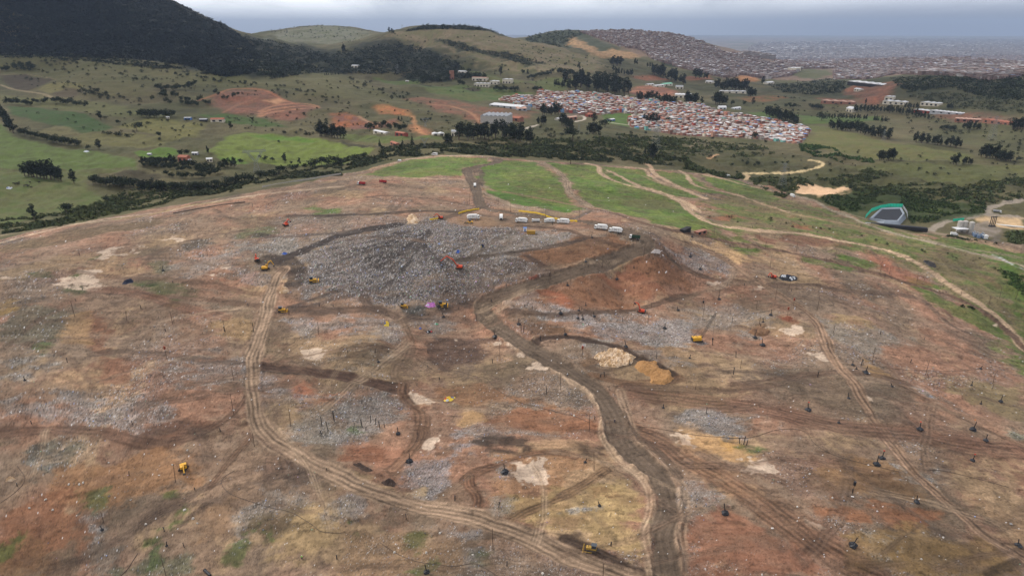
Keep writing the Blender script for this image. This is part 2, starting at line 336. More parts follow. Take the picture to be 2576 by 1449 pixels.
paint(T(0,0,[(-200,900),(0,930),(100,1030),(350,1095),(640,1140),(1040,1205),(1040,1250),(500,1280),(0,1265),(-200,1250)]),S(86,96,54),2.5,5,1,.2)
paint(T(0,0,[(-200,1255),(0,1270),(500,1285),(1045,1258),(1060,1290),(760,1305),(640,1370),(700,1449),(900,1510),(700,1560),(0,1700),(-200,1700)]),S(92,93,60),2.5,5,1,.2,c2=S(82,88,52))
paint(T(0,0,[(1000,1150),(1300,1118),(1345,1160),(1300,1195),(1080,1192)]),S(84,102,46),2,3,1,.15)
paint(T(0,0,[(1740,1020),(1900,1005),(2250,1030),(2576,1080),(2830,1120),(2750,1180),(2576,1240),(2100,1255),(1650,1200),(1560,1140)]),S(98,106,56),2.5,6,1,.2)
paint(T(0,0,[(1880,1020),(2000,1015),(2260,1040),(2400,1070),(2100,1060)]),S(82,104,42),2.5,5,.9,.2)
paint(T(0,0,[(1600,1180),(1750,1180),(1900,1230),(1800,1240)]),S(84,104,44),2,4,.9)
paint(T(0,0,[(860,1310),(1050,1280),(1250,1330),(1160,1375),(980,1385)]),S(66,60,44),3,4)
paint(T(0,0,[(1400,1370),(1700,1320),(1850,1330),(1650,1380),(1450,1400)]),S(66,64,46),3,4)
paint(T(0,0,[(1500,870),(1700,860),(2000,900),(2200,960),(2000,960),(1700,930)]),S(68,84,44),3,6,.9)
paint(T(1,0,[(0,1060),(270,1100),(280,1115),(0,1085)]),S(62,58,44),2,3)
paint(T(1,0,[(0,1000),(420,1030),(740,1035),(760,1060),(520,1060),(300,1080),(0,1050)]),S(86,94,52),3,6,.8)
paint(T(1,0,[(600,650),(900,640),(1400,700),(1500,690),(1370,725),(1200,760),(1000,770),(850,740),(650,700)]),S(76,92,46),5,10,.9,c2=S(88,92,56))
paint(T(1,0,[(240,585),(600,600),(580,640),(300,620)]),S(82,94,50),4,6,.8)
paint(T(1,0,[(0,560),(100,590),(300,690),(500,760),(650,830),(560,830),(300,780),(0,740),(-300,600)]),S(96,92,66),5,10,.7)
paint(T(1,0,[(1400,620),(1560,590),(1800,600),(1680,680),(1560,690)]),S(84,90,52),4,6,.8)
paint(T(1,0,[(930,500),(1100,560),(1400,620),(1300,640),(1000,580)]),S(90,94,56),4,8,.7)
paint(T(1,0,[(920,668),(1000,660),(1060,680),(1000,695)]),S(66,58,46),3,3)
paint(T(1,0,[(1960,860),(2200,840),(2280,870),(2160,900),(2180,960),(2000,930)]),S(76,96,46),2,5,.9)
paint(T(2,0,[(480,850),(620,840),(1000,880),(1500,880),(1500,910),(1100,930),(900,940),(880,880),(640,890)]),S(78,94,48),3,6,.8)
paint(T(2,0,[(880,940),(1080,960),(1550,1080),(2200,1170),(2100,1230),(1400,1210),(900,1100),(980,1000)]),S(100,97,62),5,10,.8,c2=S(88,90,54))
paint(T(2,0,[(1200,1250),(1600,1225),(2100,1240),(2576,1250),(2576,1330),(2100,1400),(1700,1330)]),S(92,92,58),5,10,.8,c2=S(82,84,52))
# settlement ground
SET=T(1,0,[(1180,755),(1300,735),(1480,735),(1470,690),(1900,705),(2100,740),(2576,790),(2700,800),(2876,860),(3176,900),(3526,965),(3550,990),(3470,1090),(3080,1050),(2576,1025),(2400,1000),(2180,965),(2150,900),(2280,865),(2100,855),(1850,870),(1640,850),(1480,830),(1300,790)])
paint(SET,S(118,104,94),2,3,1,.3)
paint(T(1,0,[(1640,870),(1780,865),(1830,880),(1700,910)]),S(118,104,94),2,3,.8)
# paved roads in the valley
for p in ([(1380,975),(1480,945)],[(1760,920),(1830,905),(1830,880),(1800,875)],[(2020,925),(2200,950),(2350,975),(2420,995)]):
    track(T(1,0,p),6,S(160,150,138),1,0,1)
track(T(0,0,[(0,642),(120,680),(330,712),(420,755)]),6,S(128,116,94),1,0,1)
track(T(0,0,[(0,570),(150,560),(250,570),(420,600)]),4,S(120,108,88),.8,0,1)
track(T(2,0,[(430,1310),(560,1310),(800,1306),(950,1282),(1050,1252),(1055,1232),(1020,1218),(960,1211)]),7,S(172,154,122),1,.2,1)
track(T(2,0,[(460,1312),(490,1330),(480,1355)]),8,S(160,140,112),1,.2,1)
track(T(2,0,[(200,1195),(240,1175),(260,1170)]),7,S(170,140,110),.9,0,1)
track(T(2,0,[(20,1160),(60,1110),(100,1080),(130,1050)]),4,S(120,108,88),.8,0,1)
track(T(2,1,[(1860,300),(1920,260),(2000,220),(2150,190),(2300,180),(2400,180),(2576,200)]),9,S(132,122,110),1,.15,1)
track(T(2,1,[(2330,175),(2300,140),(2350,110),(2576,55)]),9,S(132,122,110),1,.15,1)
track(T(2,1,[(1860,300),(1950,320),(2100,340),(2300,385),(2400,405),(2440,400)]),8,S(126,112,96),1,.15,1)
track(T(2,1,[(1650,255),(1760,290),(1850,308)]),6,S(128,114,98),1,.15,1)
paint([(1990,474),(2010,462),(2060,468),(2120,470),(2142,480),(2125,492),(2090,497),(2040,490),(2000,486)],S(186,158,130),2,4,1,.2,solid=True)
paint(T(2,1,[(2200,200),(2300,180),(2576,200),(2576,290),(2400,270),(2250,240)]),S(164,142,114),2,3,1,.3)
paint(T(2,1,[(2060,300),(2110,245),(2300,220),(2420,290),(2380,330),(2240,350)]),S(122,112,102),2,2)
paint(T(2,1,[(2280,380),(2420,300),(2380,400)]),S(96,88,80),2,2)
paint(T(2,1,[(2420,300),(2576,290),(2576,400),(2480,390)]),S(64,74,42),2,3)
paint(T(2,1,[(1580,-60),(1860,60),(2280,130),(2260,180),(1850,230),(1700,200),(1640,130),(1400,140),(1250,180),(1050,40)]),S(56,66,38),3,8,.85,scr=.7)
paint(T(2,1,[(1800,140),(1900,125),(1960,150),(1850,165)]),S(96,104,44),2,4,.9)
# ---------------------------------------------------- the landfill
LF=[(0,604),(133,574),(267,548),(417,520),(520,503),(633,485),(760,462),(858,440),(930,425),(1000,405),(1093,392),(1160,391),(1250,396),(1360,405),(1500,414),(1650,427),(1760,437),(1860,450),(1960,478),(2060,512),(2140,540),(2230,574),(2330,590),(2430,602),(2576,615),(2800,680),(3200,1449),(3000,2400),(1288,3400),(-400,2400),(-700,1449),(-400,700)]
w=[]
for u,v in LF:
    a,s=ray(u,min(v,1560)); w.append(hit(u,min(v,1560)) if v<=1449 and -10<u<2600 else None)
wl=[p for p in w if p is not None]
wl+= [(560,560),(520,100),(380,-120),(-380,-120),(-560,120),(-640,420)]
wl=np.array(wl)
m=sstep(-2,2,sdist(wl,GX,GY)+WN*3)
q=sstep(-.2,.2,n1); q2=sstep(-.1,.25,fbm(GX,GY,45,4,61)+.3*n3)
c=np.array(SOIL)*(1-q[...,None])+np.array(SOIL2)*q[...,None]
c=c*(1-.4*q2[...,None])+np.array(SOIL3)*.4*q2[...,None]
q3=sstep(.06,.32,fbm(GX,GY,60,4,62)+.25*n3); c=c*(1-.7*q3[...,None])+np.array(S(134,112,88))*.7*q3[...,None]
q4=sstep(.1,.34,fbm(GX,GY,50,4,63)+.25*n3); c=c*(1-.6*q4[...,None])+np.array(S(88,76,64))*.6*q4[...,None]
c*=(1+.38*n2+.36*n3+.15*W3+.22*GRAIN*(GR<900)+.1*(JIT-.5))[...,None]
COL[:]=COL*(1-m[...,None])+c*m[...,None]; SCR*=1-m
LFM=m
TRS+=m*(.06+.42*sstep(.1,.42,fbm(GX,GY,55,4,64)+.3*n3))
# greens on the cap
G=S(82,97,46); G2=S(96,96,58)
for p in [[(905,440),(1010,408),(1110,395),(1228,399),(1212,413),(1170,425),(1165,440),(1050,447),(960,445)],
 [(1210,418),(1255,402),(1345,408),(1395,440),(1420,470),(1432,497),(1470,526),(1425,527),(1330,507),(1240,480),(1205,455)],
 [(1372,408),(1500,417),(1560,455),(1640,485),(1720,512),(1770,550),(1860,572),(1740,580),(1640,560),(1500,522),(1470,510),(1440,470),(1420,435)],
 [(1512,418),(1622,428),(1640,450),(1700,470),(1760,497),(1700,497),(1600,465),(1550,447)],
 [(1640,430),(1740,440),(1775,470),(1850,498),(1780,488),(1700,467)],
 [(1765,442),(1860,455),(1960,492),(1900,500),(1800,470)]]:
    paint(p,G,2,6,.97,.5,tr=.04,c2=S(90,97,50))
paint([(1560,500),(1640,495),(1700,520),(1640,535),(1570,515)],S(98,90,62),3,10,.7)
paint([(1220,474),(1330,502),(1440,527),(1440,536),(1330,520),(1235,495)],S(76,98,40),1.5,3,.95,.3,tr=.1)
# right flank, brown and green
paint([(1770,505),(1900,480),(2000,505),(2150,550),(2350,600),(2576,640),(2750,760),(2700,1000),(2576,940),(2450,790),(2330,690),(2200,640),(1950,600),(1800,575)],S(102,92,64),6,14,.85,.4,tr=.06,c2=S(82,90,48))
for p in [[(60,190),(160,230),(350,280),(360,300),(240,270),(60,220)],[(180,290),(420,320),(560,370),(540,400),(300,370),(200,330)],[(1150,270),(1300,290),(1400,320),(1250,310)],
 [(1900,330),(2200,380),(2576,480),(2576,620),(2500,640),(2350,520),(2100,440),(1900,380)],[(2380,560),(2576,640),(2576,980),(2500,880),(2450,720)],[(1750,710),(1960,790),(2120,860),(2300,960),(2420,1060),(2450,1120),(2380,1120),(2200,1010),(2000,900),(1820,800)],
 [(1700,665),(1850,690),(1990,700),(2010,720),(1900,725),(1750,700)],[(1250,510),(1450,540),(1480,580),(1300,570)],[(540,390),(700,405),(680,425),(560,410)],[(400,435),(500,440),(560,460),(440,460)],[(2150,850),(2200,870),(2190,910),(2110,890)],[(1800,560),(1950,640),(2020,700),(1900,640)],[(950,500),(1200,540),(1330,590),(1200,590),(1000,545)],[(2480,1120),(2576,1250),(2576,1330),(2450,1200)]]:
    paint(T(2,1,p),S(74,92,38),2,9,.85,.5,tr=.05,scr=.12,c2=S(84,86,48))
paint(T(2,1,[(560,330),(800,325),(1150,350),(1240,390),(1150,410),(850,400),(600,380)]),S(110,80,66),2,5,.9,.3)
for p in [[(1450,560),(1700,600),(1880,650),(1880,690),(1700,680),(1500,620)],[(200,190),(450,190),(380,215),(240,210)],[(820,260),(980,250),(900,290)],[(1400,470),(1600,500),(1560,560),(1420,520)]]:
    paint(T(2,1,p),S(132,88,70),2,8,.7,.3)
# working face of refuse and neighbours
paint([(560,640),(650,580),(720,540),(900,535),(1090,545),(1110,560),(940,585),(780,640),(740,700),(680,700),(600,690)],S(104,92,84),3,8,.7,.4,tr=.55)
CELL=[(745,690),(775,640),(830,608),(930,585),(1000,562),(1080,550),(1180,570),(1290,572),(1345,578),(1430,595),(1400,640),(1330,655),(1310,690),(1240,745),(1180,762),(1100,772),(980,768),(850,748),(760,725)]
paint(CELL,S(106,93,85),4,10,1,.4,tr=.95)
paint([(750,640),(800,600),(900,580),(1000,560),(1080,560),(960,610),(860,650),(780,690)],S(118,104,95),4,10,.7,.3,tr=.75)
paint([(840,690),(900,640),(980,600),(1080,575),(1150,590),(1180,640),(1240,690),(1160,740),(1000,740),(880,730)],S(82,74,70),4,14,.7,.6,tr=.95)
paint([(1270,590),(1350,580),(1440,600),(1400,620),(1300,650),(1240,655),(1250,620)],S(122,110,100),2,6,.8,.3,tr=.3)
paint([(1050,700),(1200,660),(1300,650),(1380,640),(1420,690),(1330,715),(1230,752),(1150,765),(1060,750)],S(100,84,74),2,8,.75,.4,tr=.4)
paint(T(1,1,[(1380,480),(1500,430),(1850,340),(2050,330),(2230,400),(2200,450),(2000,530),(1740,605),(1560,560)]),S(110,82,63),2,4,1,.25,tr=.1)
paint(T(1,1,[(1390,820),(1450,750),(1650,700),(1900,620),(2200,530),(2430,480),(2576,560),(2640,700),(2430,760),(2250,800),(2210,880),(1980,885),(1800,880),(1620,910),(1450,870)]),S(120,88,68),2,5,1,.25,tr=.08)
paint(T(1,1,[(1500,760),(1560,735),(1660,745),(1770,860),(1755,890),(1620,830)]),S(132,86,66),2,4,.8,.3)
paint(T(1,1,[(1940,610),(2150,580),(2300,640),(2450,740),(2300,790),(2120,720)]),S(124,86,68),2,6,.7,.3)
paint(T(1,1,[(1420,650),(1470,640),(1500,670),(1440,675)]),S(134,72,54),1,2,.8)
paint(T(1,1,[(1380,1010),(1500,980),(1650,1000),(1750,1060),(1650,1090),(1450,1080)]),S(96,74,58),1.5,3,.95)
paint(T(1,1,[(650,1130),(900,1100),(1150,1110),(1200,1170),(1100,1250),(1050,1300),(900,1310),(760,1330),(690,1260),(640,1200)]),S(88,70,60),1.5,4,.95,.3,tr=.2)
for p,cc,t in [([(1130,800),(1400,780),(1450,830),(1480,880),(1750,890),(1750,930),(1600,950),(1300,900)],(128,116,110),.7),([(1480,960),(1700,930),(2200,960),(2576,940),(2650,1100),(2576,1200),(2300,1150),(2050,1110),(1800,1050),(1700,1000)],(132,126,124),1.0),
 ([(1750,1150),(1900,1100),(2100,1160),(1900,1250)],(134,120,108),.5),([(2150,1200),(2400,1180),(2576,1300),(2500,1380),(2350,1330)],(116,108,104),.6),([(550,960),(750,950),(780,1010),(600,1040)],(118,110,104),.6),([(160,950),(330,930),(420,1020),(420,1160),(300,1150),(200,1060)],(114,106,102),.7),
 ([(450,880),(640,860),(640,940),(450,950)],(66,64,60),.5),([(1100,1150),(1220,1190),(1300,1280),(1150,1300)],(152,122,98),.4)]:
    paint(T(1,1,p),S(*cc),2,6,.85,.4,tr=t)
for p,cc,t in [([(0,420),(200,440),(340,560),(340,640),(200,650),(60,580),(0,520)],(126,118,116),.9),([(100,400),(300,400),(500,500),(560,520),(400,530),(280,480)],(160,130,98),.1),
 ([(0,900),(400,880),(700,900),(600,1000),(400,1060),(0,1000)],(120,108,100),.6),([(500,1020),(600,1010),(650,1060),(560,1080)],(104,80,60),.1),([(420,1060),(480,1050),(560,1090),(400,1100)],(130,116,104),.7),([(740,950),(790,940),(840,960),(780,975)],(110,74,58),0),
 ([(1400,1290),(1480,1320),(1560,1400),(1450,1380)],(140,112,80),0),([(1000,960),(1300,1000),(1700,1100),(1500,1250),(1200,1150)],(118,106,94),.4),([(170,1300),(250,1290),(290,1340),(200,1360)],(96,78,66),.1),([(1100,900),(1400,930),(1380,1010),(1150,980)],(134,112,84),.1)]:
    paint(T(2,1,p),S(*cc),2,7,.8,.4,tr=t)
# left half patches
for p,cc,t in [([(640,930),(760,940),(860,1040),(860,1180),(820,1220),(720,1230),(670,1180),(690,1050)],(104,74,58),.02),([(880,1260),(960,1300),(1000,1449),(760,1449),(700,1300)],(112,82,66),.05),
 ([(0,900),(250,860),(560,900),(540,1000),(380,1120),(200,1180),(0,1150)],(88,80,66),.35),([(0,800),(200,800),(100,900),(0,930)],(122,98,64),.05),([(500,960),(620,940),(680,1150),(560,1140)],(130,104,78),.1),
 ([(1040,670),(1250,670),(1450,730),(1400,780),(1150,770)],(82,80,52),.2),([(0,420),(500,300),(1200,200),(1250,230),(900,300),(400,400),(0,470)],(94,78,60),.1),([(1130,540),(1240,530),(1230,600),(1180,600)],(94,88,66),.3),
 ([(1340,400),(1500,360),(1600,400),(1550,450),(1400,440)],(90,78,66),.5),([(1400,480),(1700,480),(1650,600),(1450,640),(1350,580)],(124,112,104),.6),([(1850,280),(2050,260),(2100,300),(1950,360),(1850,340)],(84,84,56),.3),
 ([(1800,400),(2300,320),(2250,450),(1950,480)],(108,104,98),.8),([(2300,130),(2576,120),(2576,160),(2400,165)],(88,96,52),.2),([(1640,660),(1950,600),(1900,680),(1700,700)],(134,92,72),.1),([(1700,620),(1800,600),(2080,640),(2000,700),(1800,700)],(118,104,98),.6),
 ([(1620,1010),(1900,950),(1930,1100),(1850,1130),(1650,1080)],(130,106,80),.15),([(1200,1300),(1700,1200),(1880,1250),(1860,1449),(1500,1449),(1200,1380)],(112,102,96),.6),([(0,1250),(200,1300),(420,1300),(180,1430),(0,1420)],(116,112,108),.7),
 ([(2100,1100),(2300,1050),(2576,1100),(2576,1250),(2250,1280)],(136,112,88),.3),([(2200,980),(2576,930),(2576,1050),(2300,1100)],(124,116,112),.8),([(420,740),(560,720),(700,740),(600,770)],(80,80,56),.1),([(600,540),(700,490),(780,470),(740,510),(650,560)],(88,84,58),.1),([(80,770),(180,745),(150,780)],(72,76,46),.0),([(540,610),(660,620),(640,650),(540,640)],(76,80,52),0),([(280,620),(370,612),(380,635),(300,635)],(76,80,52),0)]:
    paint(T(0,1,p),S(*cc),2,6,.85,.4,tr=t)
for p,cc,t in [([(0,40),(300,0),(800,30),(700,120),(350,160),(0,160)],(112,92,76),.15),([(100,180),(450,120),(700,200),(1000,160),(1300,130),(1250,300),(900,330),(500,340),(200,300)],(120,112,108),.9),([(1150,330),(1400,290),(1520,310),(1300,410),(1150,400)],(92,66,52),.1),
 ([(120,500),(300,420),(500,430),(600,470),(450,620),(250,720),(170,620)],(86,80,68),.45),([(200,480),(260,520),(290,600),(250,680),(180,640)],(122,118,114),.8),([(680,700),(800,590),(890,540),(920,560),(780,660),(700,710)],(84,78,66),.2),
 ([(450,700),(900,560),(1200,500),(1500,560),(1500,760),(1000,860),(700,960),(400,900)],(130,98,72),.12),([(0,960),(400,880),(760,1020),(700,1300),(400,1360),(0,1280)],(118,84,64),.06),([(1550,900),(1800,820),(1700,1100),(1500,1200),(1400,1100)],(130,104,82),.1),
 ([(600,1180),(900,1130),(940,1250),(740,1400),(600,1350)],(92,86,76),.55),([(1800,960),(2100,800),(2250,760),(2200,900),(1980,1040),(1850,1100)],(112,106,100),.6),([(1900,1020),(2200,960),(2350,1060),(2200,1180),(1950,1180)],(88,74,56),.2),
 ([(2350,980),(2576,940),(2576,1200),(2300,1340),(2050,1380),(2000,1250)],(136,114,86),.1),([(1950,600),(2200,520),(2576,640),(2576,760),(2200,780),(2000,720)],(92,76,66),.3),([(2180,0),(2350,0),(2330,70),(2220,90)],(138,94,74),.0),([(2250,200),(2400,90),(2576,70),(2576,140),(2400,180)],(136,94,74),0),
 ([(2190,250),(2400,130),(2576,200),(2576,450),(2300,440),(2200,380)],(112,106,98),.7),([(1900,-100),(2150,0),(2180,90),(2000,80)],(114,106,104),.8),([(640,1010),(720,1040),(760,1130),(740,1150),(680,1090)],(140,138,136),.9),([(20,400),(250,390),(350,420),(200,450),(0,450)],(86,82,60),.1),([(0,1300),(300,1200),(600,1350),(560,1449),(0,1449)],(110,84,62),.06),([(900,1420),(1150,1280),(1400,1300),(1500,1449),(1000,1449)],(88,84,66),.4)]:
    paint(T(0,2,p),S(*cc),2,6,.85,.4,tr=t)
for p,cc,t in [([(0,470),(60,440),(300,440),(500,520),(350,680),(200,640),(0,600)],(128,94,76),.08),([(440,780),(550,620),(750,560),(900,420),(1000,450),(850,640),(750,800),(600,830)],(114,108,110),.95),([(0,140),(250,110),(450,180),(480,260),(300,380),(0,440)],(110,104,100),.7),
 ([(1000,360),(1300,340),(1700,390),(1450,400),(1200,385),(1000,420)],(118,108,102),.7),([(1170,200),(1500,160),(1900,260),(1950,360),(1700,390),(1300,330),(1150,290)],(118,84,64),.06),([(1000,430),(1080,400),(1250,385),(1420,400),(1600,420),(1440,440),(1430,495),(1300,520),(1180,490),(1050,460)],(66,55,48),.05),
 ([(1420,420),(1700,415),(1900,425),(2000,440),(1800,470),(1750,510),(1600,480),(1440,455)],(150,122,98),.0),([(1760,440),(1830,430),(1880,500),(2010,470),(1900,540),(1850,590),(1780,540)],(70,57,49),0),([(1200,560),(1700,520),(1950,620),(1700,720),(1500,900),(1250,1000),(1080,900),(1100,740)],(130,100,76),.15),
 ([(1250,820),(1500,880),(1800,760),(2100,720),(2250,900),(2200,1060),(2250,1200),(2180,1280),(1700,1130),(1480,1100),(1300,1020)],(140,118,86),.06),([(1790,790),(1950,760),(2080,850),(2030,890),(1850,920),(1780,890)],(110,86,64),.05),([(1090,680),(1200,650),(1300,700),(1260,750),(1150,750)],(124,122,120),1.0),
 ([(0,600),(60,610),(200,690),(260,720),(330,760),(420,790),(560,815),(500,830),(300,810),(120,790),(50,740),(0,690)],(146,124,98),0),([(80,600),(160,600),(250,650),(170,670)],(70,56,48),0),([(290,730),(380,710),(415,750),(400,780),(330,770)],(70,56,48),0),([(1460,1150),(1550,1125),(1700,1130),(1830,1175),(1640,1170),(1560,1180)],(172,144,116),0),
 ([(1480,1165),(1540,1155),(1600,1190),(1680,1160),(1740,1150),(1830,1220),(1760,1260),(1640,1240)],(80,66,56),0),([(0,900),(200,860),(300,1000),(280,1200),(100,1080),(0,1000)],(114,106,102),.6),([(870,1110),(1050,1120),(1040,1200),(950,1180)],(118,110,108),.9),([(950,1300),(1060,1270),(1040,1449),(960,1449)],(120,114,112),.9),([(1080,830),(1200,820),(1280,960),(1160,970)],(116,108,98),.6),
 ([(1030,1180),(1130,1120),(1250,1130),(1180,1160),(1080,1200)],(72,60,50),0),([(700,0),(1100,0),(1350,100),(1900,230),(1500,160),(1150,180),(900,200),(700,120)],(122,92,70),.15),([(880,220),(980,200),(1060,240),(920,280)],(142,114,84),.1),([(560,80),(620,90),(700,130),(650,160),(600,170)],(166,136,112),0),([(1750,950),(1830,920),(1960,930),(1920,950),(1830,950)],(128,128,128),1.0),
 ([(0,1050),(400,1130),(900,1200),(900,1400),(300,1449),(0,1400)],(122,98,76),.3),([(550,1130),(620,1190),(570,1230),(520,1170)],(84,82,52),.2),([(1050,1270),(1130,1270),(1120,1350),(1050,1340)],(80,80,52),.3)]:
    paint(T(1,2,p),S(*cc),1.5,5,.88,.35,tr=t)
for p,cc,t in [([(60,180),(250,170),(500,260),(560,330),(400,400),(150,400),(60,300)],(122,118,118),.95),([(0,340),(120,350),(300,430),(450,470),(560,560),(450,580),(200,520),(0,480)],(158,126,92),.05),([(300,440),(400,430),(430,460),(330,470)],(156,122,80),0),([(440,470),(560,480),(600,500),(500,510)],(66,78,42),.2),
 ([(0,480),(200,560),(400,700),(600,860),(450,850),(200,740),(0,640)],(150,120,94),.1),([(0,700),(140,780),(220,900),(180,1000),(60,900),(0,820)],(116,106,100),.8),([(0,980),(100,1000),(200,1140),(100,1150),(0,1040)],(112,104,98),.8),([(0,1060),(250,950),(600,1080),(900,1230),(1250,1449),(0,1449)],(124,88,70),.06),([(600,540),(1050,560),(1100,760),(900,860),(650,700)],(118,94,80),.3),
 ([(1000,560),(1600,600),(1750,700),(1750,900),(1300,840),(1000,740)],(120,94,70),.06),([(1150,850),(1700,900),(1900,980),(1700,1100),(1300,1100),(1000,960)],(122,86,64),.05),([(1200,1100),(1700,1100),(2300,1200),(2576,1340),(2576,1449),(1300,1449)],(124,100,70),.06),([(2000,0),(2576,0),(2576,300),(2300,200),(2000,60)],(114,98,74),.1),
 ([(1330,1085),(1420,1080),(1480,1130),(1380,1140)],(128,122,116),.9),([(1300,1240),(1400,1250),(1440,1300),(1380,1310)],(120,114,104),.8),([(1620,650),(1690,650),(1690,675),(1640,672)],(140,136,132),.9),([(1830,650),(1920,650),(1900,690),(1850,685)],(128,122,114),.9),([(590,1040),(640,1000),(760,1080),(640,1080)],(90,62,48),0),([(1780,20),(1850,50),(1870,100),(1790,70)],(120,116,110),.7),([(2420,350),(2540,390),(2500,400)],(100,108,90),.6)]:
    paint(T(2,2,p),S(*cc),1.5,5,.88,.35,tr=t)
# bright grass tufts on the fill
for i,j,pp in [(0,1,[[(230,1190),(260,1150),(320,1145),(330,1175),(280,1195)],[(1070,690),(1120,680),(1140,710),(1090,715)],[(1280,820),(1330,820),(1330,840),(1290,840)],[(2380,140),(2500,120),(2520,150),(2440,160)]]),
 (0,2,[[(1230,1040),(1260,980),(1350,950),(1410,990),(1400,1060),(1300,1110),(1180,1170),(1090,1220),(1130,1140)],[(620,890),(700,850),(800,880),(790,920),(720,960)],[(1150,1280),(1210,1260),(1230,1340),(1160,1350)],[(1240,870),(1300,840),(1300,870)],[(1990,1130),(2040,1120),(2040,1170)],[(0,1250),(60,1250),(80,1280),(0,1285)],[(1730,1250),(1850,1260),(1830,1330),(1750,1320)]]),
 (1,2,[[(60,340),(90,325),(90,355)],[(90,1090),(150,1110),(190,1170),(120,1170)],[(570,1390),(640,1390),(620,1440),(570,1440)],[(2390,1060),(2400,1060),(2400,1090)]])]:
    for p in pp: paint(T(i,j,p),S(70,82,44),1.2,6,.65,.6,scr=.0)
# puddles and wet pale clay
for i,j,pp in [(0,1,[[(280,770),(360,710),(480,650),(560,665),(720,600),(740,610),(700,680),(560,700),(420,720),(340,740)],[(660,545),(740,530),(760,545),(700,560)],[(770,430),(910,415),(880,430),(790,445)],[(1190,350),(1390,350),(1340,385),(1260,365)],[(1040,410),(1100,408),(1060,425)],[(740,510),(800,465),(860,465),(780,500)],[(580,600),(740,590),(700,625),(620,615)],[(1620,580),(1680,560),(1660,600),(1600,630)],[(0,625),(40,625),(20,650),(0,650)],[(700,710),(800,715),(790,735),(720,735)],[(2300,1210),(2400,1180),(2380,1230)],[(2110,1200),(2160,1190),(2140,1240)]]),
 (1,2,[[(570,80),(620,95),(690,130),(640,160)],[(1310,680),(1330,670),(1330,730),(1315,730)],[(1440,620),(1490,620),(1480,690),(1440,680)],[(1340,600),(1400,600),(1390,620),(1350,625)],[(180,590),(240,590),(220,620)],[(640,440),(700,410),(680,440),(640,470)]]),
 (2,2,[[(0,400),(60,440),(60,460),(0,450)],[(0,590),(60,580),(260,640),(300,670),(150,640),(0,620)],[(980,1060),(1050,1065),(1010,1085)],[(510,620),(600,610),(590,640),(530,650)],[(1380,90),(1440,130),(1400,140)]]),
 (1,1,[[(1250,1150),(1300,1160),(1480,1310),(1440,1310),(1330,1230)],[(860,1120),(880,1120),(870,1140)]]),
 (2,1,[[(180,680),(260,680),(240,700),(190,695)],[(970,1220),(1090,1245),(1080,1265),(980,1240)],[(2360,985),(2440,1000),(2430,1020)],[(860,1110),(920,1130),(920,1180)],[(560,690),(610,700),(580,710)],[(690,1040),(900,1030),(800,1080)]])]:
    for p in pp: paint(T(i,j,p),S(166,146,130),.8,7,.85,.25,tr=0,solid=True)
# sun-dry dust and tracks
def tk(i,j,pts,w,c,**k): return track(T(i,j,pts) if i is not None else pts,w,c,**k)
tk(0,1,[(-40,395),(0,385),(400,283),(800,205),(1250,150),(1500,95),(1900,30),(2200,-5),(2576,-40)],6,S(150,130,112),a=.8)
tk(0,1,[(0,330),(300,285),(500,250),(900,210)],4,S(140,126,106),a=.7)
tk(0,1,[(860,205),(1100,180),(1400,110),(1700,70)],5,S(124,112,70),a=.5)
tk(1,0,[(0,1350),(250,1340),(500,1345),(700,1350),(900,1355),(980,1380)],7,S(140,118,100),a=.9)
tk(1,0,[(500,1200),(650,1185),(850,1175),(1100,1180),(1160,1190)],7,S(140,124,106),a=.9)
tk(0,1,[(700,1225),(900,1205),(1200,1225),(1500,1262),(1870,1300)],5,DARK,a=.65,ruts=.9)
tk(0,1,[(560,600),(1000,655),(1300,662),(1600,700),(1800,750),(1990,785)],6,S(92,72,60),a=.6,ruts=.9)
tk(0,1,[(800,730),(1000,742),(1150,792),(1400,800),(1700,830),(1950,862)],5,S(92,72,60),a=.7,ruts=.9)
tk(0,1,[(700,740),(1050,770),(1300,850),(1500,900),(1700,950)],8,S(110,80,66),a=.6,ruts=.9)
tk(0,1,[(1080,560),(1150,480),(1280,410),(1450,362),(1700,312),(2000,285)],4,S(96,78,66),a=.7,ruts=.9)
tk(0,1,[(1070,510),(1300,500),(1500,525),(1650,560),(1900,545)],4,S(96,80,68),a=.6,ruts=.9)
tk(0,1,[(1610,130),(1750,200),(1900,225),(2150,270)],4,S(92,76,64),a=.7,ruts=.9)
tk(0,1,[(1640,180),(1800,215),(1900,270)],4,S(96,80,68),a=.6,ruts=.9)
tk(1,1,[(-400,180),(0,178),(300,165),(600,145),(900,150),(1040,120)],6,S(62,52,46),a=.9)
tk(1,1,[(200,40),(400,30),(700,60),(1000,110)],5,S(86,72,62),a=.7,ruts=.9)
tk(1,1,[(240,40),(380,90),(360,130),(420,170)],5,S(86,72,62),a=.6,ruts=.9)
tk(1,1,[(400,150),(450,90),(520,60),(640,130)],4,S(86,72,62),a=.6,ruts=.9)
